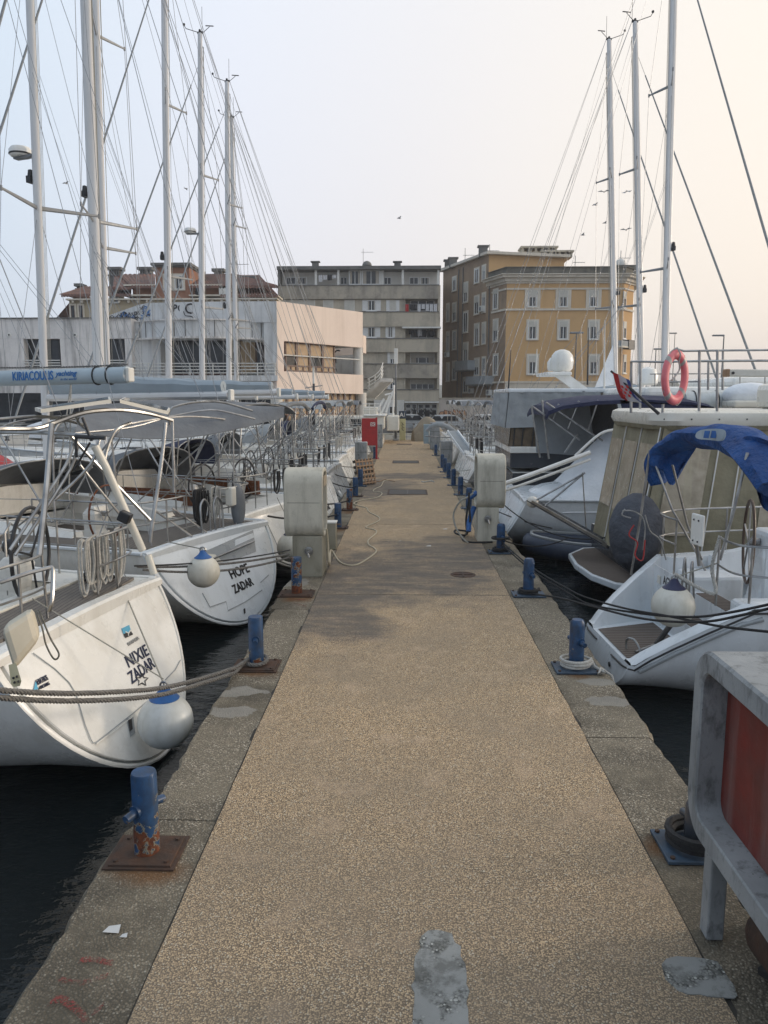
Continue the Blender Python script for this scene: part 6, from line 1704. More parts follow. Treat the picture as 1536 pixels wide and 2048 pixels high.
# transom lettering and fittings, laid on the raked stern
def on(h, root, mb, s_, size, u0, v0, u1, v1, shear=0, bold=.003, fit=True):
    a = h.pix(root, u0, v0); b = h.pix(root, u1, v1); xd = (b-a).normalized(); vs, fs = text(s_, size, shear); w_ = max(v.x for v in vs)
    lettering(mb, s_, size, a, xd, h.nm.cross(xd), shear, (b-a).length/w_ if fit else 1, bold)
def strokes(h, root, mb, pix, wd, th=.004):
    mb.ribbon([h.pix(root, u, v) for u, v in pix], wd, h.nm, th)
m = MB(); on(H1, nx, m, 'NIXIE', .165, 257,1336, 300,1308, .12, .0022); on(H1, nx, m, 'ZADAR', .165, 264,1368, 311,1333, .12, .0022); m.build('boat_name', letter_navy, nx)
def quad(h, root, pix, name, mat, o=.004):
    P = [h.pix(root, u, v, o) for u, v in pix]; n_ = h.nm*.003; k = len(P)
    return MB().add(P+[p+n_ for p in P], [tuple(range(k-1,-1,-1)), tuple(range(k,2*k))]+[(i,(i+1)%k,k+(i+1)%k,k+i) for i in range(k)]).build(name, mat, root)
quad(H1, nx, [(243,1257),(258,1250),(262,1262),(247,1268)], 'logo_top', letter_cyan)
quad(H1, nx, [(247,1268.5),(262,1262.5),(266,1269),(251,1276)], 'logo_base', letter_black)
m = MB(); strokes(H1, nx, m, [(250,1264),(256,1267),(256,1272)], .012, .008); strokes(H1, nx, m, [(261,1260),(256,1267)], .012, .008); m.build('logo_bird', whitep, nx)
m = MB(); on(H1, nx, m, 'BAVARIA', .05, 257,1292, 279,1278, 0, .001); m.build('builder_name', M('letter_faint', (.34,.34,.33), None, 9, .4), nx)
m = MB(); c_ = (284, 1360); P = []
for k in range(11):
    a = R(90+36*k); rr = 13 if k % 2 == 0 else 6; P.append((c_[0]+math.cos(a)*rr, c_[1]-math.sin(a)*rr))
strokes(H1, nx, m, P, .012); m.build('star_mark', letter_black, nx)
m = MB(); on(H1, nx, m, 'ALBATROS', .065, 74,1371, 97,1359, 0, .001); on(H1, nx, m, 'YACHTING', .038, 82,1378, 100,1369, 0, .001); m.build('charter_name', letter_navy, nx)
quad(H1, nx, [(67,1382),(76,1378),(71,1363)], 'charter_logo', letter_cyan); quad(H1, nx, [(76,1380),(84,1377),(78,1373)], 'charter_logo', letter_black)
m = MB(); strokes(H1, nx, m, [(66,1306),(110,1338),(138,1365),(152,1388),(170,1450),(181,1478),(186,1486),(194,1484),(230,1455),(268,1425),(300,1398)], .009); strokes(H1, nx, m, [(330,1360),(350,1340),(361,1320)], .009); m.build('platform_seam', gelg, nx)
m = MB(); strokes(H1, nx, m, [(192,1488),(232,1459),(270,1429)], .010, .006); m.build('platform_lip', gel, nx)
quad(H1, nx, [(253,1438),(266,1432),(270,1466),(261,1474)], 'latch_recess', gelg)
quad(H1, nx, [(256,1440),(263,1437),(265,1458),(260,1463)], 'latch', black, .010)
m = MB(); m.lathe((1.5, H1.beam(.11)-.10, .34), [(0,0),(.075,0),(.07,.02),(.05,.02),(.05,.0),(0,.0)], 16, Matrix(((1,0,0),(0,0,1),(0,-1,0)))); m.build('exhaust', black, nx)
H1.band(nx, gelb, .80, .84, .0, 1, 'rub_strake', .01)
H1.band(nx, antif, 0, .1, .05, 1, 'waterline', .004)
# coiled ropes hanging on the stern rail
m = MB(); random.seed(4)
for yy in (-.30,-.5,-.72,-.92): rope_hank(m, (.16, yy, H1.fs+.62), .52, .15, 4, .013)
m.build('coiled_rope', whiterope, nx, smooth=True)
m = MB(); 
for k in range(3): torus(m, (.45, -.98, H1.fs+.10+.035*k), .17-.02*k, .017, Matrix(((1,0,.1),(0,.8,0),(0,0,1))), 20, 6)
m.build('rope_coil', blackrope, nx, smooth=True)
# winches
for (x, y) in ((2.0,-1.42),(2.0,1.42),(3.3,-1.5),(3.3,1.5)):
    MB().lathe((x, y, H1.fs+.26), [(0,0),(.10,0),(.10,.04),(.065,.07),(.07,.15),(.095,.17),(.095,.19),(0,.2)], 18).build('winch', steel, nx, smooth=True)
# light liferaft / rescue bag on the near rail, with its fixing board
bag = V(42, 1285, 5.35)
t = thing('rescue_bag', 'cream horseshoe rescue bag strapped on the near rail of the NIXIE', 'rescue bag', bag)
m = MB(); a, b = V(0,1258,5.3), V(75,1222,5.6)
m.loft([[V(u,v,Y) for u, v, Y in ((2,1258,5.0),(64,1218,5.15),(80,1278,5.15),(28,1342,5.0))], [V(u,v,Y) for u, v, Y in ((8,1248,5.3),(66,1212,5.45),(82,1270,5.45),(34,1330,5.3))]]); m.build('bag', M('bag_cream', (.60,.55,.44), (.5,.46,.36), 5, .6), t, world=True, bevel=.045)
m = MB(); m.loft([[V(u,v,Y) for u, v, Y in ((17,1330,5.02),(32,1326,5.02),(43,1362,5.0),(40,1372,5.0),(27,1374,5.0),(22,1368,5.0))], [V(u,v,Y) for u, v, Y in ((17,1330,5.05),(32,1326,5.05),(43,1362,5.03),(40,1372,5.03),(27,1374,5.03),(22,1368,5.03))]]); m.build('fixing_tab', M('tab_yellow', (.62,.56,.36), None, 5, .5), t, world=True)
for (u, v) in ((27,1356),(34,1353),(29,1365),(37,1363)): m = MB(); q = V(u,v,4.99); m.sphere(q, .009, n=8, m=6); m.build('rivet', black, t, world=True)
m = MB(); m.tube([V(0,1165,5.35), V(60,1145,5.5), V(100,1135,5.6)], .016, 7); m.tube(catmull([V(100,1135,5.6),V(106,1142,5.6),V(104,1200,5.5),V(98,1222,5.5)], 4), .016, 7); m.build('rail_arm', steel, t, world=True, smooth=True)
for k in range(2):
    m = MB(); m.tube(catmull([V(70,1220,5.5),V(84,1255,5.4),V(92,1290,5.35),V(108,1318,5.3),(V(118,1308,5.3)),V(100,1275,5.4),V(78,1220,5.5)], 5), .007, 5); m.build('cord', greencord, t, world=True)
fe = V(331, 1442, 6.6)
fender(fe, .25, fendw, bluecap, 'large pale blue grey ball fender with blue cap hanging off the NIXIE stern', line=loc2w(nx, (.02,-.75,H1.fs+.02)))
# big ball's hanging cords to the aft rail
m = MB(); m.tube([fe+Vector((0,0,.40)), loc2w(nx, (.12,.62,H1.fs+.30))], .006, 5); tag(m.build('fender_line', greencord), 'thin cord running from the large ball fender across the NIXIE transom', 'cord')

# ---------------- HOPE
hp = root_boat(-2.66-.307, 11.43+.122, 158.3, 'white sailboat HOPE ZADAR with open stern recess and white ball fender, second left')
H2 = Hull(L=13, B=2.05, bs=1.55, fs=1.31, fb=1.72, zb0=.03, n0=1.9, rake=.66)
H2.shell(hp, gel, K=16)
H2.transom(hp, gelb)
H2.deck(hp, deckw, ck=(.9, 4.0), cw=.6, depth=.6, cmat=gel)
H2.rubrail(hp, gelb, .028)
rails(hp, H2, hz_=.62)
wheel(hp, 1.7, .35, H2.fs+.30, .45, 5, woodvar, steel, .016, R(8)); pedestal_helm(hp, 1.9, .35, H2.fs-.5)
m = MB(); rows = []
for i in range(13):
    y = lerp(-1.35, 1.35, i/12); zc_ = H2.fs+.068-.04*(y/1.5)**2
    rows.append([Vector((.10, y, zc_)), Vector((.86, y, zc_)), Vector((.86, y, zc_-.05)), Vector((.10, y, zc_-.05))])
m.loft(rows); m.build('teak_aft_deck', teakx, hp)
for sg in (-1, 1):
    m = MB(); m.loft([[Vector((x, sg*(H2.beam(x/13)*.93), H2.sheer(x/13)+.035)), Vector((x, sg*(H2.beam(x/13)*.66), H2.sheer(x/13)+.052))] for x in (.9,1.6,2.4,3.2,4.0,5,6,7)], cyc=False, cap0=False, cap1=False); m.build('teak_side_deck', teak, hp)
cabin(hp, lambda x: H2.sheer(x/H2.L)+.05, 4.2, 9.2, 1.3, .7, .45, gel)
MP2 = rig(hp, H2, 6.4, 18.6, boom=(4.95, 3.72, 0), ns=2, lean=.3, mat=alu)
bimini(hp, H2, x0=.45, x1=2.6, zt_=1.85, wd=.92, pv=1.5, r=.015, canvas=None)
sprayhood(hp, H2, 3.3, 4.7, 1.35, cv_grey)
eA = catmull([V(150,862,10.6),V(240,874,11.2),(V(340,876,11.8)),V(430,866,12.4),V(510,848,13.0),V(568,833,13.4)], 4)
eB = catmull([V(190,815,12.6),V(270,803,13.0),V(340,800,13.3),V(430,806,13.5),V(510,818,13.5),V(570,830,13.5)], 4)
rings = []
for a, b in zip(eA, eB):
    up_ = [a.lerp(b, k/8)+Vector((0,0,.16*math.sin(math.pi*k/8))) for k in range(9)]; rings.append(up_+[p-Vector((0,0,.015)) for p in up_[::-1]])
MB().loft(rings).build('stretched_awning', cv_grey, hp, smooth=True, world=True)
ptube(hp, [(150,866,10.5),(260,855,11.3),(345,832,12.0),(420,820,12.3),(470,828,12.5),(510,838,12.7)], .016, 'awning_hoop', steel)
ptube(hp, [(340,850,12.0),(345,815,12.0),(430,803,12.6),(505,822,13.0)], .018, 'awning_hoop', steel)
m = MB(); on(H2, hp, m, 'HOPE', .21, 463,1158, 500,1143, 0, .006); on(H2, hp, m, 'ZADAR', .185, 470,1187, 508,1169, 0, .006); m.build('boat_name', letter_black, hp)
quad(H2, hp, [(398,1108),(506,1060),(512,1103),(470,1119),(425,1128),(402,1118)], 'stern_recess', gelg)
quad(H2, hp, [(402,1110),(410,1107),(430,1109),(446,1124),(425,1126),(404,1118)], 'locker_lid', gelw, .008)
quad(H2, hp, [(470,1080),(506,1066),(508,1075),(470,1092)], 'recess_shade_lip', gelb, .008)
m = MB(); m.tube([H2.pix(hp, 425, 1118, .05), H2.pix(hp, 508, 1083, .05)], .016, 7); m.build('recess_brace', steel, hp)
m = MB()
for P in ([(405,1186),(420,1214),(452,1203),(456,1221),(490,1204),(524,1180)], [(521,1165),(537,1150)]): strokes(H2, hp, m, P, .013)
m.build('platform_seam', gelg, hp)
quad(H2, hp, [(487,1218),(490,1216),(491,1226),(488,1228)], 'drain', black)
# folded bathing ladder and rail hoops
m = MB()
for yy in (-.35,-.02): m.tube(catmull([(.0,yy,H2.fs-.02),(.02,yy,H2.fs+.42),(.03,yy+.07,H2.fs+.56),(.03,yy+.15,H2.fs+.56),(.02,yy+.22,H2.fs+.42),(-.02,yy+.22,H2.fs-.05)], 4), .017, 7)
m.tube([(-.05,-.4,H2.fs-.06),(-.05,.2,H2.fs-.1)], .017, 7); m.build('boarding_hoops', steel, hp, smooth=True)
m = MB()
for yy in (.42,.78): m.tube([(-.02,yy-.3,H2.fs+.08),(.25,yy+.15,H2.fs+.50)], .016, 7)
for q in (.3,.6,.9): m.tube([(lerp(-.02,.25,q), lerp(.12,.57,q), lerp(H2.fs+.08,H2.fs+.5,q)),(lerp(-.02,.25,q), lerp(.48,.93,q), lerp(H2.fs+.08,H2.fs+.5,q))], .012, 6)
m.build('bathing_ladder', steel, hp, smooth=True)
MB().box(.03,.16,-.78,-.64,H2.fs+.38,H2.fs+.68).build('rail_box', gelw, hp, bevel=.02)
MB().sphere((.12,-.95,H2.fs+.35), .19, (.55,.8,1.9), 14, 10).build('covered_outboard', cv_grey, hp, smooth=True)
m = MB(); rope_hank(m, (.2,-.1,H2.fs+.68), .5, .1, 4, .016); m.build('coiled_rope', blackrope, hp, smooth=True)
m = MB(); rope_hank(m, (.2,.02,H2.fs+.68), .5, .1, 4, .016); m.build('coiled_rope', blackrope, hp, smooth=True)
m = MB(); rope_hank(m, (.2,-.42,H2.fs+.68), .45, .12, 4, .013); m.build('coiled_rope', whiterope, hp, smooth=True)
H2.band(hp, antif, 0, .08, .08, 1, 'waterline', .004)
# wide boom with charter lettering
bm = [c for c in bpy.data.objects if c.parent is hp and c.name.startswith('boom')][0]
be = loc2w(hp, (6.4-4.95, 0, 3.77)); bs_ = loc2w(hp, (6.2, 0, 3.72))
bd = (be-bs_).normalized(); side = Vector((bd.y, -bd.x, 0))
if side.y > 0: side = -side
m = MB(); rings = []
for i in range(2):
    c = bs_.lerp(be, (0.0,1.0)[i])+Vector((0,0,.0)); rings.append([c+side*(.115*math.cos(a))+Vector((0,0,.135*math.sin(a)*(1 if abs(math.sin(a)) < .8 else .96))) for a in [2*math.pi*k/16 for k in range(16)]])
m.loft(rings); m.build('boom_shell', M('boom_paint', (.42,.50,.54), (.37,.44,.48), 3, .4), bm, smooth=True, world=True)
def onboom(u): # parameter along boom where pixel u falls
    d = ray(u, 745); n_ = side; k = (be-CAM).dot(n_)/d.dot(n_); return CAM+d*k
m = MB(); o0 = onboom(117); wl = (onboom(117)-onboom(0)).length
vs_, fs_ = text('KIRIACOULIS', .20, 0, .002, .78); tw = max(v.x for v in vs_)
st_ = o0-bd*tw; st_.z = be.z-.068
lettering(m, 'KIRIACOULIS', .20, st_+side*.118, bd, (0,0,1), 0, .78, bold=.004)
y0_ = onboom(122); y0_.z = be.z-.005; lettering(m, 'yachting', .115, y0_+side*.118, bd, (0,0,1), .35, 1.15, bold=.003)
y0_ = onboom(130); y0_.z = be.z-.075; lettering(m, 'in the world', .055, y0_+side*.112, bd, (0,0,1), .35, 1.25)
m.build('boom_lettering', letter_blue, bm, world=True)
m = MB()
for dd in (.35,.62): c = be-bd*dd; m.tube([c+side*(.122*math.cos(a))+Vector((0,0,.142*math.sin(a))) for a in [2*math.pi*k/16 for k in range(17)]], .012, 5)
m.build('boom_strap', blackrope, bm, world=True)
m = MB(); twist(m, sag(be+Vector((0,0,.16)), bs_+Vector((0,0,.28)), .05, 10), .016, .12, 2); m.build('reefing_line', greyrope, bm, world=True)
fe2 = V(407, 1143, 9.4)
fender(fe2, .205, fendc, bluecap, 'cream ball fender with blue cap at the left of the HOPE transom', line=loc2w(hp, (.0,1.05,H2.fs+.1)))

# ---------------- generic sailing yachts farther along
def yacht(x, y, deg, label, hull=gel, L=12.5, B=1.95, bs=1.5, fs=1.32, xm=6.2, Hm=18.3, lean=.35, ns=2, boom=(4.6,3.4,.32), canvas=None, folded=None, hood=cv_grey, radar=None, mat=alu, wm=black, dark=False, bim=True, zt_=1.95, r=.105, name=None, w_=.008, bc=cv_sail, genoa=True, band=None, lazy=True, trim=None):
    t = root_boat(x, y, deg, label); h = Hull(L=L, B=B, bs=bs, fs=fs, fb=fs+.3, n0=1.95, rake=random.uniform(.35,.65))
    h.shell(t, hull, K=10); h.transom(t, hull if hull is not geld else gelg); h.deck(t, deckw, ck=(.9,3.7), cw=.58, cmat=gel); h.rubrail(t, gel if hull is geld else gelb)
    rails(t, h)
    if xm: 
        mp = rig(t, h, xm, Hm, lean=lean, ns=ns, boom=boom, radar=radar, mat=mat, r=r, w_=w_, boomcover=bc, genoa=genoa, lazy=lazy)
    cabin(t, lambda xx: h.sheer(xx/h.L)+.05, 4.0, 8.8, 1.25, .7, .42, gel)
    for sg in (-1, 1): wheel(t, 1.4, sg*.72, h.fs+.40, .42, 5, wm, steel); pedestal_helm(t, 1.55, sg*.72, h.fs-.5)
    if bim: bimini(t, h, x0=random.uniform(.25,.6), x1=random.uniform(2.2,2.8), zt_=zt_, canvas=canvas, folded=folded, pv=1.4, r=.016)
    if hood: sprayhood(t, h, 3.1, 4.5, 1.3, hood)
    h.band(t, antif, 0, .08, .08, 1, 'waterline', .004)
    if trim:
        for sg in (-1, 1):
            m = MB(); m.loft([[Vector((x, sg*(h.beam(x/L)*.66), h.sheer(x/L)+.05)), Vector((x, sg*(h.beam(x/L)*.64), h.sheer(x/L)+.34)), Vector((x, sg*(h.beam(x/L)*.60), h.sheer(x/L)+.34)), Vector((x, sg*(h.beam(x/L)*.58), h.sheer(x/L)+.05))] for x in (1.2,1.8,2.6,3.6,4.4)]); m.build('varnished_coaming', trim, t)
    if band: h.band(t, band, .72, .84, .03, 1, 'stripe', .006)
    m = MB()
    for k in range(3): rope_hank(m, (.22, random.uniform(-1.2,1.2), h.fs+.66), .42, .1, 3, .016)
    m.build('coiled_rope', random.choice((whiterope, greyrope, blackrope)), t, smooth=True)
    if name:
        m = MB(); yy = .1*len(name[0])
        for k, s_ in enumerate(name): lettering(m, s_, .2, h.T(.09*len(s_), .9-.26*k), (0,-1,0), h.up, 0, .85, bold=.004)
        m.build('boat_name', letter_black if hull is not geld else whitep, t)
    m = MB(); m.ribbon([h.T(a, b) for a, b in ((.85,1.1),(.7,.5),(.55,.38),(-.55,.38),(-.7,.5),(-.85,1.1))], .014, h.nm, .004); m.build('platform_seam', gelg, t)
    return t, h
random.seed(21)
S3 = yacht(-2.35, 14.9, 158, 'white sailboat with grey sail cover and navy capped fender, third on the left', xm=6.2, Hm=18.5, r=.076, lean=.6, canvas=cv_grey, hood=cv_grey, boom=(5.0,3.42,.34), radar=8.55, zt_=2.0, L=12.8, band=letter_navy, trim=woodvar)
S4 = yacht(-2.25, 19.1, 172, 'silver white sailboat with stern lettering just past the left pedestal, fourth left', hull=gel, xm=5.7, Hm=19.5, hood=cv_navy, boom=(4.8,3.5,.30), name=('UMA','ZADAR'), r=.105, lean=.35, folded=cv_grey)
S5 = yacht(-2.15, 23.0, 177, 'dark hulled sailboat with grey bathing panel, fifth on the left', hull=geld, xm=6.9, Hm=19.5, r=.085, canvas=None, hood=cv_grey, L=14, folded=cv_navy, lean=.4)
S6 = yacht(-2.2, 27.2, 178, 'white sailboat with grey awning whose mast has a furled white jib, sixth left', xm=6.2, Hm=18.9, canvas=cv_lgrey, folded=None, hood=None, lean=.5, r=.09)
def top_of(u, v, Y): return V(u, v, Y).z-WZ
S7 = yacht(-2.2, 31.3, 176, 'white sailboat with a small radar dome on its mast, seventh left', xm=6.15, Hm=top_of(400,66,31.7), r=.092, hood=cv_lgrey, folded=cv_grey, lean=.45, radar=9.9, wm=steel)
S8 = yacht(-2.1, 35.4, 178, 'white sailboat with a bare masthead and wind vane, eighth left', xm=6.0, r=.095, Hm=top_of(453,165,35.7), hood=cv_navy, canvas=cv_lgrey, lean=.35, w_=.01)
S9 = yacht(-2.1, 39.4, 178, 'white sailboat with the shortest of the left hand masts, ninth left', xm=6.5, r=.085, Hm=top_of(464,236,39.7), hood=None, folded=cv_lgrey, lean=.15, w_=.01)
S10 = yacht(-2.1, 43.2, 180, 'mastless white yacht behind the red hose cabinet, last of the left row', xm=0, hood=cv_grey, canvas=cv_grey, L=11)
fender((-2.02, 13.6, .12), .27, fendc, navyp, 'white ball fender with navy cap squeezed behind the left pedestal', line=(-2.3,13.8,1.0))
fender((-2.05, 18.3, -.05), .24, fendc, navyp, 'pale ball fender at the stern of the fourth left sailboat', line=(-2.3,18.4,.9))
fender((-2.0, 22.0, -.05), .24, fendw, navyp, 'round pale fender at the stern of the dark sailboat', line=(-2.3,22.1,.9))

# ---------------- second row beyond: decks and canopies across the water
def motorboat(x, y, deg, label, L=8, B=1.4, hull=gel, cab=gel, cov=None, hgt=1.0):
    t = thing('motor_boat', label, 'motor boat', (x, y, WZ), R(deg), 'boats in the farther rows'); h = Hull(L=L, B=B, bs=B*.9, fs=hgt, fb=hgt+.35, n0=2.6, rake=.1)
    h.shell(t, hull, K=8); h.deck(t, deckw, ck=(.5, L*.38), cw=.7); h.rubrail(t, gelb)
    cabin(t, lambda xx: h.sheer(xx/h.L), L*.38, L*.85, B*.75, B*.4, .55, cab)
    m = MB(); zz = h.fs; P0 = [(L*.40, B*.62), (L*.52, B*.5)]
    m.loft([[Vector((L*.38, B*.66, zz+.5)), Vector((L*.38, -B*.66, zz+.5))], [Vector((L*.34, B*.6, zz+1.0)), Vector((L*.34, -B*.6, zz+1.0))]], cyc=False, cap0=False, cap1=False); m.build('windscreen', glass, t)
    if cov: sprayhood(t, h, L*.12, L*.46, B*.8, cov, .95)
    rails(t, h, stern=False, n_st=5, hz_=.5)
    return t
random.seed(9)
def yb(x, y, deg, label, **k): 
    t, h = yacht(x, y, deg, label, **k); t['group'] = 'boats in the farther rows'; return t
yb(-31, 22.5, 12, 'white yacht deck with black window strip, farther row behind the HOPE', xm=0, hood=cv_navy, bim=False, L=11)
yb(-31, 27.5, 8, 'white yacht with brown varnished trim in the farther row', xm=0, hood=None, bim=True, band=woodvar)
yb(-31, 32.5, 5, 'white yacht with navy hood in the farther left row', xm=0, hood=cv_navy, bim=False)
yb(-31, 37.0, 3, 'white yacht with grey awning in the farther left row', xm=0, hood=cv_grey, canvas=cv_lgrey)
motorboat(-20, 42, 4, 'small white motor boat near the ground floor pillars', cov=cv_lgrey)
motorboat(-17.5, 41, 172, 'white motor boat lying crosswise under the white building', cov=cv_white)
motorboat(-22, 36, 175, 'small motor boat with red cover at the far left', L=7, cov=redp)
motorboat(-26, 18.5, 8, 'white motor boat at the far left behind the second sailboat', L=9, cov=None)
# thin extra masts and flag poles seen beyond the row
q = V(628, 820, 44)
t = thing('steel_mast', 'dark steel instrument mast with crossbars before the pink building', 'mast', (q.x, 44, WZ))
hh = V(628,735,44).z-WZ
m = MB(); m.tube([(0,0,0),(0,0,hh-.9)], .07, 8); m.build('pole', geld, t); m = MB(); m.tube([(0,0,hh-.9),(0,0,hh)], .06, 8); m.build('pole_tip', whitep, t)
m = MB(); m.tube([(-.5,0,hh-1.15),(.5,0,hh-1.0)], .03, 5)
for zz in (hh-2.2,hh-2.5,hh-2.8,hh-3.1): m.tube([(-.3,0,zz),(-.12,0,zz)], .04, 4); m.tube([(.25,0,zz),(.4,0,zz)], .04, 4)
m.build('crossbar', spread, t)

q = V(28, 905, 21)
t = thing('motor_boat', 'small boat under a bright red peaked tarpaulin at the far left edge', 'motor boat', (q.x+.6, 21, WZ), R(178), 'boats in the farther rows')
hR = Hull(L=6, B=1.1, bs=1.0, fs=.8, fb=1.1, n0=2.4, rake=.1); hR.shell(t, gel, K=8); hR.deck(t, deckw)
m = MB(); m.loft([[Vector((x, w_, .85)), Vector((x, w_*.5, .85+h_*.75)), Vector((x, 0, .85+h_)), Vector((x, -w_*.5, .85+h_*.75)), Vector((x, -w_, .85))] for x, w_, h_ in ((.1,.95,.1),(.8,1.0,.9),(2.0,1.05,1.5),(3.2,1.0,1.3),(4.6,.7,.5),(5.5,.3,.1))]); m.build('red_tarpaulin', redp, t, smooth=True)
# ---------------- white workboat (ferry) at the quay end of the left row
fx = V(742, 850, 46)
wbt = thing('work_boat', 'white work boat with big windows and black lettering behind the red cabinet', 'work boat', (V(740,850,47.5).x, 47.5, WZ))
Yb = 46.2
def wb(u0, v0, u1, v1, Y0, Y1, name, mat, bev=.04):
    a = V(u0, v0, Y0); b = V(u1, v1, Y0); m = MB(); m.box(a.x, b.x, Y0, Y1, b.z, a.z); return m.build(name, mat, wbt, world=True, bevel=bev)
wb(590, 872, 766, 903, Yb, 50.5, 'hull', gel, .2)
wb(596, 857, 762, 872, Yb-.02, 50.4, 'bulwark', gel)
wb(600, 832, 770, 858, Yb+.3, 50, 'cabin', gelw, .1)
wb(727, 838, 748, 853, Yb+.26, Yb+.32, 'window', glass)
wb(700, 838, 722, 853, Yb+.26, Yb+.32, 'window', glass)
wb(774, 832, 798, 862, Yb+.6, 50, 'wheelhouse', gelw, .06)
wb(727, 815, 754, 832, Yb+1, 49, 'deck_box', gelw)
wb(727, 829, 772, 833, Yb+.2, 50, 'cabin_roof', gel, .05)
a = V(700, 868, Yb-.05); m = MB(); lettering(m, 'JADROVPUT', .36, V(680, 869, Yb-.05), (1,0,0), (0,0,1), 0, .98, bold=.018); m.build('lettering', letter_black, wbt, world=True)
m = MB()
for u0, v0, u1, v1 in ((750,830,768,797),(762,828,780,790),(772,825,786,782)): m.bar(V(u0,v0,47.5), V(u1,v1,47.5), .12, .12)
m.tube([V(786,832,47),V(788,770,47)], .06, 6); m.tube([V(770,790,47.5),V(790,785,47.5)], .05, 6); m.build('mast_struts', gel, wbt, world=True)
m = MB()
for v in (808,814,820): m.tube([V(725,v,47),V(760,v,47)], .025, 5)
for u in (726,738,749,760): m.tube([V(u,806,47),V(u,832,47)], .025, 5)
m.build('roof_rail', whitep, wbt, world=True)

# ---------------- mooring lines on the left
def mline(a, b, d, r, mat, label, tw=True, n=14):
    m = MB(); P = sag(a, b, d, n)
    if tw: twist(m, P, r, r*5)
    else: m.tube(P, r, 6)
    tag(m.build('mooring_line', mat, smooth=True), label, 'mooring line')
# two grey ropes from the second bollard to the near quarter of the NIXIE (twisted, looped round the post)
m = MB(); c = Vector((-1.54, 7.72, .075)); rr = .115
loop = [c+Vector((math.cos(a)*rr, math.sin(a)*rr, .02*math.sin(a))) for a in [R(100-24*k) for k in range(12)]]
A1 = [V(-30,1378,4.6), V(60,1385,4.95), V(150,1387,5.35), V(250,1383,5.85), V(330,1375,6.4), V(410,1355,7.0), V(470,1336,7.45)]
A2 = [V(-30,1393,4.6), V(60,1400,4.95), V(150,1402,5.35), V(250,1398,5.8), V(330,1388,6.3), V(400,1368,6.85), V(470,1346,7.4)]
twist(m, catmull([p for p in A1], 6)+loop+catmull(A2, 6)[::-1], .021, .105)
tag(m.build('mooring_line', greyrope, smooth=True), 'double twisted grey rope from the peeled blue bollard across the NIXIE stern', 'mooring line')
mline(V(578,1108,10.9), loc2w(nx, (.4,-1.75,H1.fs+.05)), .06, .016, greyrope, 'upper twisted grey rope from the left pedestal to the NIXIE quarter')
mline(V(578,1115,10.9), loc2w(nx, (.3,-1.70,H1.fs+.03)), .10, .016, greyrope, 'lower twisted grey rope from the left pedestal to the NIXIE quarter')
mline(V(580,1100,10.9), loc2w(nx, (.3,-1.5,H1.fs+.12)), .05, .010, blackrope, 'thin black line from the left pedestal to the NIXIE', False)
mline((-1.36,19.1,.25), (-2.3,15.7,.75), .12, .018, blackrope, 'black rope from the rusted brown bollard to the third sailboat', False)
mline((-1.42,16.4,.30), (-2.4,13.4,.72), .08, .018, blackrope, 'black rope from the bright blue bollard to the third sailboat', False)
mline((-1.38,21.8,.25), (-2.3,20.3,.75), .08, .016, blackrope, 'black rope from the bollard before the pallet to the fourth sailboat', False)
mline((-1.37,24.3,.25), (-2.3,22.0,.75), .08, .016, blackrope, 'dark rope from the pallet bollard to the dark sailboat', False)
mline((-1.45,28.6,.3), (-2.3,24.2,.75), .1, .016, greyrope, 'grey rope from the far service box to the dark sailboat', False)
mline((-1.4,35.6,.3), (-2.3,32.3,.75), .1, .016, greyrope, 'grey rope from the small far bollard to the seventh sailboat', False)
# ================================================================ right row
class Scoop(Hull):
    """older sugar scoop stern: the gunwale climbs from a low bathing platform"""
    def sheer(s, t):
        x = t*s.L
        if x < .05: return .42
        if x < 1.1: q = (x-.05)/1.05; return lerp(.42, 1.22, q**.85)
        return lerp(1.22, 1.62, ((x-1.1)/(s.L-1.1))**.9)
    def beam(s, t):
        x = t*s.L
        if x < 1.1: return lerp(s.bs, 1.40, (x/1.1)**.8)
        if x < 5: q = (x-1.1)/3.9; return lerp(1.40, s.B, q*q*(3-2*q))
        q = (x-5)/(s.L-5); return max(.03, s.B*(1-q**2.2))
    TS = (0, .004, .02, .04, .06, .085, .13, .2, .3, .4, .5, .62, .73, .82, .89, .95, .985, 1)
ag = root_boat(2.52, 9.26, 2.5, 'white sailboat AGK with scoop stern, teak bathing platform and blue folded bimini, nearest right')
H3 = Scoop(L=12.6, B=1.95, bs=.84, fs=1.25, fb=1.6, zb0=.0, n0=2.2, rake=.12)
H3.shell(ag, gelb, K=14)
# interior of the scoop and cockpit
def flo(x): return .40 if x < .95 else .66 if x < 1.25 else .92 if x < 1.55 else .72
m = MB(); rings = []
for x in (.02,.06,.15,.4,.7,.94,.96,1.1,1.24,1.26,1.4,1.54,1.56,1.9,2.5,3.2,4.0,4.3):
    t = x/H3.L; b, z = H3.beam(t), H3.sheer(t); zf = min(flo(x), z-.005); w_ = .19 if x < 1.2 else .30
    rings.append([Vector((x, b, z+.004)), Vector((x, b-.03, z+.022)), Vector((x, b-w_, z+.02)), Vector((x, b-w_-.05-.05*(z-zf), zf)), Vector((x, -(b-w_-.05-.05*(z-zf)), zf)), Vector((x, -(b-w_), z+.02)), Vector((x, -(b-.03), z+.022)), Vector((x, -b, z+.004))])
m.loft(rings, cyc=False, cap0=False, cap1=True); m.build('stern_moulding', gelb, ag, smooth=True)
H3.deck(ag, deckw, x0=4.3)
MB().add([(.07,-.58,.408),(.90,-.86,.408),(.90,.86,.408),(.07,.58,.408)], [(0,1,2,3)]).build('teak_platform', teakd, ag)
MB().box(.97,1.22,-.42,.42,.662,.668).build('teak_step', teakd, ag); MB().box(1.27,1.52,-.42,.42,.922,.928).build('teak_step', teakd, ag)
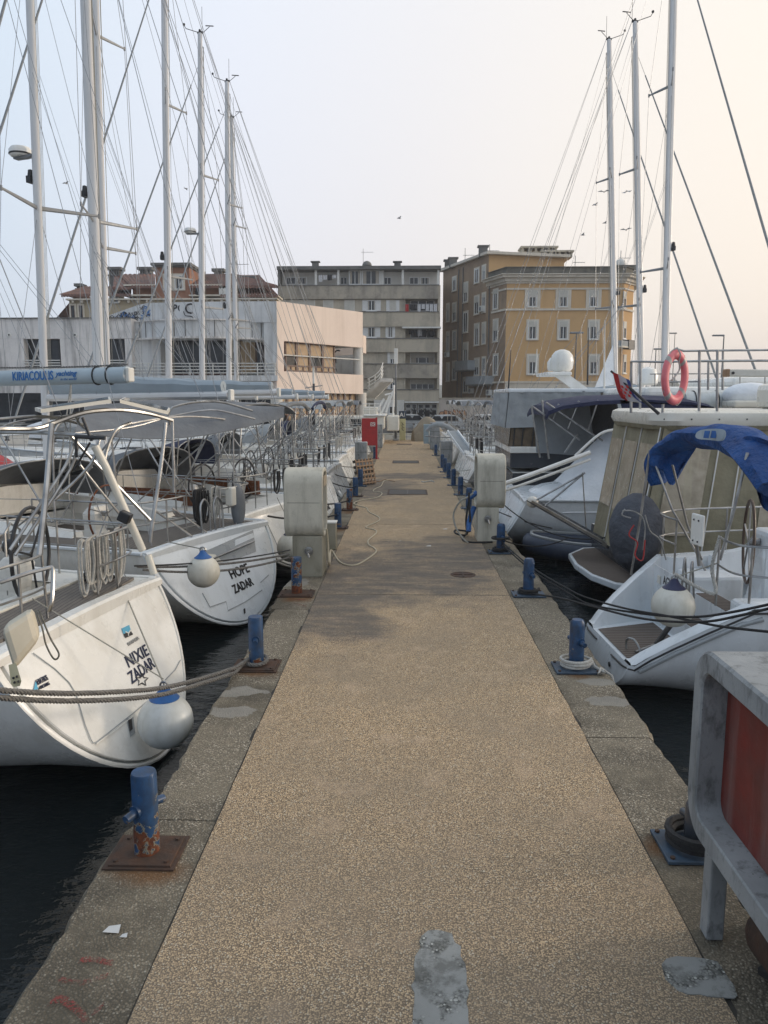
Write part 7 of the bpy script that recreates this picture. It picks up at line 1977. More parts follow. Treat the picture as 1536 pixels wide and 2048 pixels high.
MB().box(1.6,4.2,-.5,.5,.722,.728).build('cockpit_teak', teakd, ag)
for sg in (-1, 1):
    MB().box(1.25,1.95,min(sg*.52,sg*1.05),max(sg*.52,sg*1.05),.7,1.12).build('helm_seat', gelb, ag, bevel=.05)
    MB().box(2.4,4.25,min(sg*.55,sg*1.12),max(sg*.55,sg*1.12),.7,1.06).build('cockpit_seat', gelb, ag, bevel=.04)
    MB().box(2.5,4.2,min(sg*.62,sg*1.08),max(sg*.62,sg*1.08),1.062,1.07).build('seat_teak', teakd, ag)
    m = MB(); rings = []
    for i in range(9):
        x = lerp(1.7, 4.6, i/8); b = H3.beam(x/H3.L); z = H3.sheer(x/H3.L); h_ = .05+.22*min(1, i/4)
        rings.append([Vector((x, sg*(b-.34), z-.1)), Vector((x, sg*(b-.36), z+h_)), Vector((x, sg*(b-.50), z+h_)), Vector((x, sg*(b-.56), z-.3))])
    m.loft(rings); m.build('coaming', gelb, ag, smooth=True)
# transom lip and drain, dark strake along the gunwale
m = MB(); m.lathe((-.06,-.36,.26), [(0,0),(.03,0),(.03,.012),(0,.012)], 12, Matrix(((0,0,-1),(0,1,0),(1,0,0)))); m.build('drain', black, ag)
for sg in (-1, 1):
    m = MB(); P = [Vector((x, sg*(H3.beam(x/H3.L)+.004), H3.sheer(x/H3.L)-.045)) for x in (0,.05,.2,.4,.7,1.1,2,3,4.5,6,8,10,11.5)]
    m.tube([Vector((-.03, sg*.3, .36)), Vector((-.03, sg*.7, .37))]+P, .011, 6); m.build('dark_strake', black, ag, smooth=True)
    m = MB(); P = [Vector((x, sg*(H3.beam(x/H3.L)-.0), H3.sheer(x/H3.L)-.11)) for x in (.1,.4,.7,1.0,1.2)]; m.tube(P, .028, 8); m.build('rub_strake', gelg, ag, smooth=True)
H3.band(ag, antif, 0, .06, .04, 1, 'waterline', .004); H3.band(ag, redp, .62, .66, .22, .9, 'red_stripe', .006)
cabin(ag, lambda x: H3.sheer(x/H3.L)+.04, 4.4, 8.8, 1.2, .6, .42, gelb)
m = MB(); p0 = Vector((.98+.02, .55, .95))
lettering(m, 'AGK', .17, (1.225-.27, .72, .98), (0,-1,0), (0,0,1), 0, .8, bold=.003)
m.build('boat_name', letter_black, ag)
MB().box(.955,.965,.35,1.05,.68,1.17).build('step_riser', gelb, ag)
MB().box(.94,.952,.80,.90,.95,1.06).build('shower_box', gelw, ag, bevel=.01)
# pushpit, wheel, ladder
z = 1.25
for sg in (-1, 1):
    m = MB(); b = H3.beam(.2)*.93
    m.tube(catmull([(1.05, sg*.62, z+.60),(1.02, sg*1.0, z+.60),(1.12, sg*1.24, z+.61),(1.6, sg*1.40, z+.63),(3.0, sg*b, z+.66)], 5), .014, 7)
    m.tube(catmull([(1.05, sg*.62, z+.28),(1.02, sg*1.0, z+.28),(1.12, sg*1.24, z+.29),(1.6, sg*1.40, z+.30),(3.0, sg*b, z+.34)], 5), .012, 7)
    m.tube([(1.05, sg*.62, z-.2),(1.05, sg*.62, z+.60)], .014, 7)
    for px, py in ((1.12,1.24),(2.1,1.46),(3.0,b)): m.tube([(px, sg*py, z-.02),(px, sg*py, z+.62)], .014, 7); m.lathe((px, sg*py, z-.03), [(0,0),(.035,0),(.03,.015),(0,.02)], 10)
    m.build('pushpit', steel, ag, smooth=True)
rails(ag, H3, stern=False, n_st=6)
_w = mw(ag).inverted() @ V(1497, 1083, 9.2)
wheel(ag, _w.x, _w.y, _w.z, .50, 5, M('leather_brown', (.09,.055,.035), (.06,.04,.03), 9, .5), steel, .018, R(-20)); pedestal_helm(ag, _w.x+.2, _w.y, .74, gelb)
MB().box(_w.x+.12,_w.x+.40,_w.y-.2,_w.y+.2,.72,_w.z+.15).build('binnacle', gelb, ag, bevel=.06)
m = MB()
for yy in (-.02, .20): m.tube(catmull([(.98,yy,.75),(1.0,yy,1.35),(1.03,yy+.05,1.42),(1.06,yy+.1,1.35),(1.1,yy+.1,.95)], 4), .014, 7)
for zz in (.95,1.15): m.tube([(.99,-.02,zz),(.99,.20,zz)], .012, 6)
m.build('folded_ladder', steel, ag, smooth=True)
m = MB(); m.tube([(.22,-.42,.43),(.55,-.30,.50),(.92,.02,.80)], .018, 7); m.build('ladder_tube', steel, ag, smooth=True)
m = MB(); m.tube([(.50,-.33,.49),(.86,-.03,.76)], .034, 8); m.tube([(.42,-.62,.45),(.80,-.42,.66)], .034, 8); m.build('ladder_grip', rubber, ag, smooth=True)
m = MB(); m.tube(catmull([(.16,-.28,.42),(.16,-.28,.54),(.20,-.40,.58),(.24,-.50,.50),(.24,-.52,.42)], 4), .013, 6); m.build('swim_hoop', steel, ag, smooth=True)
q = V(1395, 1062, 9.0); qi = mw(ag).inverted() @ q
t = thing('horseshoe_board', 'white plastic board with four bolts fixed on the AGK stern rail', 'outboard bracket', q, R(10))
MB().box(-.02,.02,-.12,.12,-.17,.20).build('board', gel, t, bevel=.015)
m = MB()
for zz in (-.10,-.14,.10,.14)[::1]:
    pass
for zz in (-.12, .13):
    for yy in (-.05, .05): MB().sphere((-.024, yy, zz), .012, n=8, m=5).build('bolt', black, t)
MB().tube([(0,0,-.17),(0.05,0,-.42)], .022, 8).build('bracket_leg', steel, t)
fe3 = V(1346, 1212, 8.75)
f_ = fender(fe3, .245, fendc, navyp, 'white pear shaped fender with navy cap hanging on the AGK stern', line=mw(ag) @ Vector((1.05,-.62,1.55)))
m = MB(); twist(m, catmull([mw(ag) @ Vector((1.05,-.62,1.86)), mw(ag) @ Vector((.99,-.60,1.5)), mw(ag) @ Vector((1.0,-.66,1.2)), fe3+Vector((0,0,.38))], 6), .022, .10)
m.build('hanging_rope', whiterope, f_, world=True, smooth=True)
# blue bimini folded over its frame
def A(x, y, z): return mw(ag) @ Vector((x, y, z))
m = MB()
LL = [[V(1262,1150,10.75), V(1282,1030,10.7), V(1300,900,10.6)], [V(1440,1120,8.5), V(1468,1020,8.45), V(1495,905,8.45)], [V(1300,900,10.6), V(1345,1020,10.3), V(1390,1100,10.2), V(1420,1160,10.2)], [V(1345,930,9.8), V(1375,1050,9.9), V(1404,1120,9.9)]]
for k, L_ in enumerate(LL):
    m = MB(); m.tube(L_, .018 if k < 2 else .015, 8); m.build('bimini_leg', steel, ag, smooth=True, world=True)
ctl = [(1318,968,10.7,.08),(1312,930,10.7,.13),(1326,904,10.6,.14),(1350,888,10.4,.15),(1380,874,10.1,.17),(1425,874,9.7,.19),(1465,876,9.3,.21),(1500,892,8.9,.22),(1530,925,8.5,.20),(1560,975,8.2,.18)]
P = catmull([V(u, v, Y) for u, v, Y, _ in ctl], 7); rr = [r_ for *_, r_ in ctl]; rings = []
for i, p in enumerate(P):
    q = i/7; k = min(int(q), len(rr)-2); r_ = lerp(rr[k], rr[k+1], q-k) if i < len(P)-1 else rr[-1]
    t_ = (P[min(i+1,len(P)-1)]-P[max(i-1,0)]).normalized(); x = Vector((1,0,0)); x = (x-t_*x.dot(t_)).normalized(); y = t_.cross(x); g = []
    for j in range(20):
        a = 2*math.pi*j/20; f = 1+.09*math.sin(a*3+i*.2)+.05*math.sin(a*7-i*.15)+.06*nz(i*.25, j*.5, 1, 3)
        g.append(p+x*math.cos(a)*r_*1.35*f+y*math.sin(a)*r_*.75*f)
    rings.append(g)
m = MB(); m.loft(rings); cvb = m.build('bimini_canvas', cv_blue, ag, smooth=True, world=True)
def drape(pix, th, name, mat, parent):
    m = MB(); A_ = [[V(u, v, Y) for u, v, Y in row] for row in pix]; n = len(A_[0]); vs = []; fs = []
    for row in A_: vs += row
    mth = Vector((th*.3, -th, 0)); N = len(vs); vs2 = [p+mth for p in vs]
    for j in range(len(A_)-1):
        for i in range(n-1): fs.append((j*n+i, j*n+i+1, (j+1)*n+i+1, (j+1)*n+i)); fs.append(tuple(N+a for a in (j*n+i, (j+1)*n+i, (j+1)*n+i+1, j*n+i+1)))
    m.add(vs+vs2, fs); o = m.build(name, mat, parent, smooth=True, world=True)
    sb = o.modifiers.new('smooth', 'SUBSURF'); sb.levels = 1; sb.render_levels = 2; return o
drape([[(1298,905,10.6),(1315,912,10.5),(1335,905,10.6),(1352,895,10.4),(1372,885,10.3),(1395,880,10.1)],
       [(1297,925,10.6),(1312,935,10.5),(1330,925,10.7),(1350,930,10.4),(1368,925,10.5),(1388,898,10.3)],
       [(1300,932,10.6),(1313,936,10.5),(1328,932,10.6),(1346,965,10.4),(1360,945,10.5),(1372,920,10.4)],
       [(1304,934,10.6),(1314,936,10.5),(1328,940,10.6),(1336,972,10.4),(1347,970,10.5),(1352,945,10.4)]], .04, 'canvas_fold', cv_blue, ag)
drape([[(1478,875,8.8),(1500,870,8.7),(1530,880,8.5),(1570,900,8.4)],[(1490,905,8.7),(1505,920,8.8),(1535,930,8.6),(1570,950,8.4)],[(1505,950,8.7),(1520,975,8.8),(1545,985,8.6),(1570,1000,8.5)],[(1518,1000,8.6),(1525,1018,8.7),(1540,1025,8.6),(1570,1040,8.5)]], .04, 'canvas_fold', cv_blue, ag)
m = MB(); P = [V(1385,862,9.95)+Vector((-.1,-.05,.04)), V(1455,853,9.3)+Vector((-.1,-.05,.06))]
drape([[(1392,862,9.4),(1410,858,9.2),(1430,857,9.0),(1452,858,8.8)],[(1388,878,9.4),(1408,879,9.2),(1430,881,9.0),(1446,884,8.8)]], .03, 'clear_patch', M('clear_patch', (.42,.48,.52), (.33,.40,.46), 9, .2), ag)
m = MB()
for u in (1415,1429): m.bar(V(u,862,9.0), V(u-3,876,8.98), .06, .012)
m.build('patch_stripe', bluecap, ag, world=True)
# second hidden wheel side clutter: red line on the far rail
m = MB(); m.tube(catmull([V(1268,1050,10.2),V(1258,1070,10.2),V(1275,1085,10.2),V(1270,1110,10.2),V(1285,1120,10.2),V(1290,1080,10.2)], 5), .010, 5); m.build('red_cord', redp, ag, world=True)
for P in ([(1245,1022),(1265,1022),(1285,1035),(1290,1060),(1286,1100)], [(1250,1018),(1244,1030),(1262,1036)], [(1290,1030),(1300,1062),(1320,1080),(1332,1120)]):
    m = MB(); m.tube(catmull([V(u,v,10.4) for u, v in P], 5), .010, 6); m.build('rail_fitting', steel, ag, world=True)

# ---------------- motor yacht with beige canvas enclosure
my = thing('motor_yacht', 'motor yacht with beige canvas enclosure, flybridge rail and grey covered outboard', 'motor yacht', (3.9, 13.7, WZ), R(1), 'motor yachts on the right')
HM = Hull(L=13, B=2.1, bs=2.0, fs=.85, fb=1.9, zb0=.0, n0=3.2, rake=.05)
HM.shell(my, geld, K=10); HM.deck(my, deckw)
def wbx(t, x0, x1, y0, y1, z0, z1, name, mat, bev=.03): m = MB(); m.box(x0,x1,y0,y1,z0,z1); return m.build(name, mat, t, world=True, bevel=bev)
# swim platform, rounded
m = MB(); P = [(3.95,12.0),(3.45,12.25),(3.2,12.9),(3.12,13.8),(3.2,14.7),(3.6,15.3),(3.95,15.4)]
ext(m, [(x, y) for x, y in P], -.30, -.19); m.build('platform_rim', gelb, my, world=True, bevel=.02)
m = MB(); ext(m, [(lerp(3.85,x,.93), lerp(13.7,y,.93)) for x, y in P], -.19, -.184); m.build('platform_teak', teakd, my, world=True)
wbx(my, 3.9, 4.2, 11.8, 15.6, -.3, .22, 'transom_wall', geld)
# enclosure: slanted canvas walls around the aft cockpit
def wallq(p0, p1, p2, p3, th, name, mat, parent, n=12, wob=.012):
    """hanging canvas panel between bottom p0-p1 and top p3-p2 with slack folds"""
    p0, p1, p2, p3 = map(Vector, (p0, p1, p2, p3)); nm = (p1-p0).cross(p3-p0).normalized(); m = MB(); K = 8; vs = []
    for side in (0, 1):
        for j in range(K+1):
            for i in range(n+1):
                a = p0.lerp(p1, i/n).lerp(p3.lerp(p2, i/n), j/K); w_ = wob*(math.sin(i*1.9+j*.7)+.7*math.sin(j*2.3+i*.5)) if 0 < i < n else 0
                vs.append(a+nm*(w_+side*th))
    N = (n+1)*(K+1); fs = []
    for j in range(K):
        for i in range(n):
            q = (j*(n+1)+i, j*(n+1)+i+1, (j+1)*(n+1)+i+1, (j+1)*(n+1)+i); fs.append(q[::-1]); fs.append(tuple(N+a for a in q))
    m.add(vs, fs); return m.build(name, mat, parent, smooth=True, world=True)
zb_, ztp = .15, 2.36
cB = [(3.72,15.0),(3.72,12.0)]; cT = [(4.02,14.75),(4.08,12.15)]
wallq((3.74,15.0,zb_), (3.70,12.05,zb_), (4.08,12.2,ztp), (4.02,14.8,ztp), .015, 'aft_canvas', cv_beige, my)
wallq((3.70,12.05,zb_), (8.5,11.6,zb_+.1), (8.5,11.95,ztp), (4.08,12.2,ztp), .015, 'side_canvas', cv_beige, my, n=30)
def pan(a0, a1, b0, b1, face, name='window_panel'):
    # a along wall 0..1, b height 0..1
    if face == 'aft': q0, q1, q2, q3 = Vector((3.74,15.0,zb_)), Vector((3.70,12.05,zb_)), Vector((4.08,12.2,ztp)), Vector((4.02,14.8,ztp))
    else: q0, q1, q2, q3 = Vector((3.70,12.05,zb_)), Vector((8.5,11.6,zb_+.1)), Vector((8.5,11.95,ztp)), Vector((4.08,12.2,ztp))
    nm = (q1-q0).cross(q3-q0).normalized()
    if nm.dot(Vector((-1,-1,0))) < 0: nm = -nm
    f = lambda a, b: q0.lerp(q1, a).lerp(q3.lerp(q2, a), b)+nm*.034
    wallq(f(a0,b0), f(a1,b0), f(a1,b1), f(a0,b1), .006, name, vinyl, my, 8, .006)
for a0, a1 in ((.05,.30),(.36,.62),(.68,.95)): pan(a0, a1, .30 if a0 < .6 else .36, .86, 'aft')
for a0, a1 in ((.04,.17),(.36,.56),(.62,.82)): pan(a0, a1, .22, .85, 'side')
m = MB()
for a in (.33,.65,.985): q0 = Vector((3.74,15.0,zb_)).lerp(Vector((3.70,12.05,zb_)), a); q1 = Vector((4.02,14.8,ztp)).lerp(Vector((4.08,12.2,ztp)), a); m.tube([q0+Vector((-.04,0,0)), q1+Vector((-.04,0,0))], .012, 5)
for a in (.195,.27,.59): q0 = Vector((3.70,12.05,zb_)).lerp(Vector((8.5,11.6,zb_+.1)), a); q1 = Vector((4.08,12.2,ztp)).lerp(Vector((8.5,11.95,ztp)), a); m.tube([q0+Vector((0,-.045,0)), q1+Vector((0,-.045,0))], .012, 5)
m.build('zip_seams', aluw, my, world=True)
# flybridge overhang: rounded rim
m = MB(); pts = []
def rr_pts(x0, x1, y0, y1, r, n=6):
    P = []
    for cx_, cy_, a0 in ((x1-r,y1-r,0),(x0+r,y1-r,90),(x0+r,y0+r,180),(x1-r,y0+r,270)):
        for i in range(n+1): a = R(a0+90*i/n); P.append((cx_+math.cos(a)*r, cy_+math.sin(a)*r))
    return P
rings = []
for z_, g in ((2.33,-.02),(2.36,.06),(2.44,.10),(2.56,.08),(2.60,.0)):
    rings.append([Vector((x, y, z_)) for x, y in rr_pts(3.98-g, 10, 12.1-g, 14.9+g, .45)])
m.loft(rings); m.build('flybridge_deck', gelw, my, smooth=True, world=True)
m = MB(); rings = [[Vector((x, y, z_)) for x, y in rr_pts(3.98-g, 10, 12.1-g, 14.9+g, .45)] for z_, g in ((2.30,.03),(2.37,.065))]; m.loft(rings); m.build('canvas_track', cv_beige, my, world=True)
m = MB()
for i in range(9): q = V(1268+i*27, 833+i*1.2, 12); 
for i in range(14):
    x = 4.0+i*.42; m.sphere((x, 11.995, 2.47), .013, n=6, m=4)
m.build('snap_fastener', black, my, world=True)
wbx(my, 7.5, 12.5, 12.3, 15.1, .2, 2.33, 'saloon', gelw, .1); wbx(my, 6.5, 10.2, 12.4, 14.6, 2.6, 3.05, 'flybridge_coaming', gelw, .12)
# flybridge rails, davit beam
def post(u, v0, v1, Y):
    m = MB(); m.tube([V(u, v1, Y), V(u+1, v0, Y)], .022, 8); m.build('rail_post', steel, my, smooth=True, world=True)
post(1262,722,826,12.6); post(1280,724,822,14.2); post(1325,808,828,12.2)
post(1398,700,830,12.1); post(1434,700,832,12.1); post(1416,722,780,14.5); post(1445,700,780,14.5)
m = MB(); m.tube(catmull([V(1262,724,12.6), V(1270,723,12.4), V(1330,724,12.2), V(1398,722,12.1), V(1540,721,12.1)], 4), .017, 7)
m.build('rail_top', steel, my, smooth=True, world=True)
m = MB(); m.tube([V(1350,697,12.1), V(1368,702,12.1), V(1440,701,12.1), V(1540,700,12.1)], .017, 7); m.build('rail_top', steel, my, smooth=True, world=True)
m = MB(); m.tube([V(1340,764,12.2), V(1402,763,12.1)], .014, 7); m.build('rail_top', steel, my, smooth=True, world=True)
m = MB(); m.tube([V(1280,724,14.2), V(1416,723,14.4), V(1560,722,14.4)], .014, 6); m.build('rail_top', steel, my, smooth=True, world=True)
m = MB(); a = V(1452,746,12.3); b = V(1560,747,12.3); m.bar(a, b, .16, .115); dv = m.build('davit_beam', gelw, my, world=True, bevel=.02)
m = MB(); m.bar(a+Vector((-.03,0,0)), a+Vector((.04,0,0)), .165, .12); m.build('beam_end', pw, dv, world=True, bevel=.02)
m = MB(); m.lathe(V(1466,746,12.2), [(0,0),(.022,0),(.022,.012),(0,.012)], 12, Matrix(((1,0,0),(0,0,-1),(0,1,0)))); m.build('bolt', black, dv, world=True)
# grey covered outboard on the platform
oc = V(1272, 1062, 11.7)
t = thing('covered_outboard', 'large round outboard under a dark grey cover beside the beige canvas', 'outboard motor', oc)
m = MB(); rings = []
for i in range(15):
    q = i/14; z_ = lerp(-.62, .58, q); r_ = .43*math.sqrt(max(.02, 1-((q-.5)*2)**2*.96))
    rings.append([Vector((math.cos(a)*r_*.95*(1+.05*math.sin(a*7+i*.5)), math.sin(a)*r_*.75*(1+.05*math.sin(a*5+i)), z_)) for a in [2*math.pi*k/28 for k in range(28)]])
m.loft(rings); m.build('cover', M('cover_dark_grey', (.085,.095,.115), (.06,.065,.08), 4, .8, bump=.8, bscale=7, dist=.06), t, smooth=True)
m = MB(); m.tube([(.0,0,-.55),(.05,0,-.95)], .07, 8); m.build('outboard_leg', black, t, smooth=True)
# life ring
rc = V(1350, 755, 10.75); 
t = thing('life_ring', 'red and pink life ring with grey bands hung on the motor yacht rail', 'life ring', rc, R(18))
rotx = Matrix(((1,0,0),(0,0,-1),(0,1,0)))
def ring_part(a0, a1, Rr, r, mat, name, n=30, m_=14):
    mb = MB(); P = []; k = n
    rings = []
    for i in range(k+1):
        a = lerp(a0, a1, i/k); c = Vector((math.cos(a)*Rr*.66, math.cos(a)*Rr*.2, math.sin(a)*Rr)); dr = c.normalized()
        rings.append([c+dr*(r*math.cos(b))+Vector((0,1,0))*(r*.8*math.sin(b)) for b in [2*math.pi*j/m_ for j in range(m_)]])
    full = abs(a1-a0-2*math.pi) < 1e-4
    mb.loft(rings, cap0=not full, cap1=not full); return mb.build(name, mat, t, smooth=True)
ring_part(0, 2*math.pi, .31, .068, ringp, 'ring_body')
for a in (48, 138, 228, 318): ring_part(R(a-6), R(a+6), .31, .0705, reflm, 'reflective_band', 3)
m = MB(); P = []
for i in range(25): a = 2*math.pi*i/24; s_ = .36+.035*math.sin(a*4); P.append((math.cos(a)*s_*.66, math.cos(a)*s_*.2-.01, math.sin(a)*s_))
m.tube(P, .007, 5); m.build('grab_line', whiterope, t, smooth=True)
m = MB(); m.tube(catmull([(-.02,-.03,.40),(.0,-.085,.31),(.02,-.04,.22),(.06,.0,.1),(-.05,0,-.04)], 5), .012, 6); m.build('hanging_strap', whiterope, t, smooth=True)
# ensign staff with flag
p0, p1 = V(1318,828,12.0), V(1222,742,12.4)
t = thing('ensign_flag', 'dark slanted flagstaff with a furled red and white checked ensign', 'flag', p0)
m = MB(); m.tube([p0, p1], [.026,.018], 8); m.build('flagstaff', black, t, smooth=True, world=True)
fm = [redc, whitec, M('flag_blue', (.03,.05,.2), None, 5, .8)]
cols_ = [((1226,745),(1236,748),(1252,757)), ((1231,765),(1240,768),(1258,776)), ((1236,783),(1246,788),(1266,793)), ((1243,796),(1256,802),(1283,806))]
for k in range(2):
    A_ = [V(*c[k], 12.3) for c in cols_]; B_ = [V(*c[k+1], 12.25) for c in cols_]
    A_ = catmull(A_, 3); B_ = catmull(B_, 3)
    MB().loft([[a, b, b+Vector((0,.02,0)), a+Vector((0,.02,0))] for a, b in zip(A_, B_)]).build('flag_stripe', fm[k], t, world=True, smooth=True)
A_ = catmull([V(*c[2], 12.25) for c in cols_], 3); B_ = catmull([V(c[2][0]+7, c[2][1]+3, 12.25) for c in cols_], 3)
MB().loft([[a, b, b+Vector((0,.02,0)), a+Vector((0,.02,0))] for a, b in zip(A_, B_)]).build('flag_stripe', fm[2], t, world=True, smooth=True)
m = MB()
for i in range(4):
    for j in range(4):
        if (i+j) % 2: 
            u, v = 1236+i*5+j*3, 770+j*6; m.add([V(u,v,12.22),V(u+5,v+1.5,12.22),V(u+7,v+7,12.22),V(u+2,v+5.5,12.22)], [(0,1,2,3)])
m.build('checkered_shield', redc, t, world=True)

# ---------------- sport boat under navy canopy and white cover
sb_ = thing('motor_yacht', 'white sport boat with navy canopy on steel poles and a white cover', 'motor boat', (2.75, 18.3, WZ), R(0), 'motor yachts on the right')
HS = Hull(L=11, B=1.75, bs=1.45, fs=1.15, fb=1.55, zb0=.05, n0=2.6, rake=.55)
HS.shell(sb_, gelb, K=12); HS.transom(sb_, gelb); HS.deck(sb_, gelb, ck=(.6,3.2), cw=.6, cmat=gelg)
HS.rubrail(sb_, gelg, .025)
# rounded stern quarters and engine lid
m = MB(); m.sphere((1.0, 0, 1.05), .9, (.95,1.15,.42), 20, 10); m.build('sunpad', gelb, sb_, smooth=True)
m = MB(); rings = []
for i in range(13):
    q = i/12; x = lerp(.75, 8.5, q); h_ = 1.95*min(1, q/.22)**.85*(1-.45*max(0, q-.22)); b = HS.beam(x/HS.L)*1.01
    rings.append([Vector((x, b*f, HS.sheer(x/HS.L)-.25*(abs(f) > .99)+h_*(1-abs(f)**1.6)+.03*math.sin(i*2+f*6))) for f in [1-2*k/10 for k in range(11)]])
m.loft(rings, cyc=False); m.build('white_cover', cv_white, sb_, smooth=True)
# canopy
def poly_face(P, th, name, mat, parent):
    P = [Vector(p) for p in P]; nm = (P[1]-P[0]).cross(P[2]-P[0]).normalized()*th; k = len(P)
    return MB().add(P+[p+nm for p in P], [tuple(range(k-1,-1,-1)), tuple(range(k,2*k))]+[(i,(i+1)%k,k+(i+1)%k,k+i) for i in range(k)]).build(name, mat, parent, world=True)
Yn, Yf = 17.2, 19.9
rings = []
for x, z_ in ((3.15,2.50),(3.2,2.62),(3.5,2.74),(4.2,2.84),(5.2,2.88),(6.3,2.82),(6.8,2.7)):
    rings.append([Vector((x, lerp(Yn,Yf,f), z_-.12*abs(2*f-1)**3)) for f in [k/8 for k in range(9)]]+[Vector((x+.01, lerp(Yn,Yf,f), z_-.10-.10*abs(2*f-1)**3)) for f in [k/8 for k in range(8,-1,-1)]])
m = MB(); m.loft(rings); m.build('navy_canopy', cv_navy, sb_, smooth=True, world=True)
poly_face([(4.75,Yn,2.75),(6.8,Yn,2.6),(7.2,Yn,1.1),(5.15,Yn,1.3)], .02, 'canopy_side', cv_navy, sb_)
poly_face([(4.7,Yn+.05,2.7),(4.7,Yf,2.7),(5.0,Yf,1.2),(5.1,Yn+.05,1.2)], .02, 'canopy_bulkhead', black, sb_)
poly_face([(3.3,Yf-.1,2.55),(4.7,Yf-.1,2.65),(4.9,Yf-.1,1.3),(3.4,Yf-.1,1.4)], .02, 'far_canvas', cv_lgrey, sb_)
m = MB()
for pts in ([V(1063,812,17.4),V(1080,915,17.4)], [V(1084,800,17.4),V(1098,918,17.4)], [V(1092,805,17.3),V(1205,882,17.2)], [V(1066,814,17.4),V(1160,880,17.3)], [V(1196,800,17.3),V(1176,862,17.3)], [V(1158,802,17.35),V(1135,858,17.3)], [V(1118,808,17.4),V(1104,842,17.4)], [V(1130,905,17.2),V(1155,868,17.2)]):
    m = MB(); m.tube(pts, .022, 6); m.build('canopy_pole', steel, sb_, smooth=True, world=True)
m = MB(); m.tube(catmull([V(1150,912,17),V(1200,868,17),V(1240,858,17),V(1290,852,17)], 5), .03, 8); m.build('bow_rail', gel, sb_, smooth=True, world=True)
H_ = [(1010,968),(1070,945),(1150,920)]
m = MB()
for dz in (0, 14): m.tube(catmull([V(985,975+dz,16.2),V(1060,950+dz,16.3),(V(1180,905+dz,16.6))], 4), .05 if dz == 0 else .03, 8)
m.build('side_moulding', gel, sb_, smooth=True, world=True)
# gangway stowed behind: aluminium passerelle of the beige motor yacht
t = thing('gangway', 'folded aluminium gangway with two rails between the motor yachts', 'gangway', V(1140,1040,15.2))
m = MB(); a0_, a1_ = V(1062,1002,15.6), V(1212,1088,14.0)
for off in (-.16,.16): m.bar(a0_+Vector((0,off,0)), a1_+Vector((0,off,0)), .05, .08)
m.build('side_beam', steel, t, world=True)
m = MB(); m.bar(a0_+Vector((0,0,.02)), a1_+Vector((0,0,.02)), .26, .02); m.build('tread', geld, t, world=True)
m = MB(); m.tube([V(1068,1003,15.5), V(1165,948,15.2)], .02, 7); m.tube([V(1090,1012,15.4), V(1170,945,15.2)], .02, 7); m.tube([V(1165,945,15.2), V(1172,1055,15.2)], .012, 6); m.build('hand_rail', steel, t, smooth=True, world=True)
MB().sphere(V(1065,1004,15.55), .12, (1,1,1), 12, 8).build('roller', whitep, t, smooth=True, world=True)
# inflatable dinghy afloat
q = V(1075, 1052, 16.6)
t = thing('inflatable_dinghy', 'dark blue and grey inflatable dinghy afloat behind the right pedestal', 'dinghy', (3.3, 16.3, WZ), R(-8))
m = MB(); m.tube(catmull([(2.9,.62,.22),(1.2,.66,.22),(.2,.60,.25),(-.45,.3,.32),(-.55,0,.34),(-.45,-.3,.32),(.2,-.60,.25),(1.2,-.66,.22),(2.9,-.62,.22)], 5), .19, 10); m.build('tube', M('dinghy_navy', (.03,.045,.08), (.045,.06,.09), 5, .6), t, smooth=True)
m = MB(); m.tube(catmull([(2.9,.62,.42),(1.2,.66,.42),(.2,.60,.45),(-.45,.3,.52),(-.55,0,.54),(-.45,-.3,.52),(.2,-.60,.45),(1.2,-.66,.42),(2.9,-.62,.42)], 5), .035, 6); m.build('rub_strip', gelg, t, smooth=True)
MB().box(.0,2.8,-.5,.5,.12,.2).build('floor', gelg, t); MB().box(1.2,1.5,-.55,.55,.38,.43).build('seat', gelg, t)

# ---------------- flybridge yacht with grey canvas house
fy = thing('motor_yacht', 'flybridge yacht with grey canvas tent, brown windows and big white radar dome', 'motor yacht', (3.0, 23.2, WZ), R(0), 'motor yachts on the right')
HF = Hull(L=15, B=2.2, bs=2.05, fs=1.35, fb=2.1, zb0=.1, n0=3.2, rake=.1)
HF.shell(fy, geld, K=10); HF.deck(fy, deckw)
Yq = 21.6
def fyx(u, Y=Yq): return V(u, 800, Y).x
def fyz(v, Y=Yq): return V(1100, v, Y).z
wbx(fy, 2.95, 9.5, Yq-.3, 25.0, fyz(905), fyz(893), 'side_deck', gel, .02)
wbx(fy, 2.95, 9.5, Yq-.25, 24.9, fyz(935), fyz(905), 'topside', geld, .02)
wallq((fyx(1022),25.0,fyz(893)), (fyx(1020),Yq,fyz(893)), (fyx(1024),Yq,fyz(852)), (fyx(1024),25.0,fyz(852)), .02, 'aft_window', vinylb, fy)
wallq((fyx(1020),Yq,fyz(893)), (fyx(1155),Yq,fyz(893)), (fyx(1155),Yq,fyz(852)), (fyx(1024),Yq,fyz(852)), .02, 'side_window', vinylb, fy, 14)
wallq((fyx(1012),Yq-.05,fyz(856)), (fyx(1205),Yq-.05,fyz(850)), (fyx(1200),Yq,fyz(781)), (fyx(1018),Yq,fyz(785)), .02, 'canvas_wall', cv_lgrey, fy, 22, .03)
wallq((fyx(1012),25.2,fyz(856)), (fyx(1012),Yq-.05,fyz(856)), (fyx(1018),Yq,fyz(785)), (fyx(1018),25.0,fyz(785)), .02, 'canvas_wall', cv_lgrey, fy, 14, .03)
wbx(fy, fyx(1016), fyx(1215), Yq-.05, 25.1, fyz(785), fyz(777), 'hardtop', gelb, .03)
for u in (1028,1045,1066,1090,1118,1140):
    m = MB(); m.tube([Vector((fyx(u), Yq-.04, fyz(893))), Vector((fyx(u+3), Yq-.04, fyz(852)))], .02, 5); m.build('window_seam', black, fy, world=True)
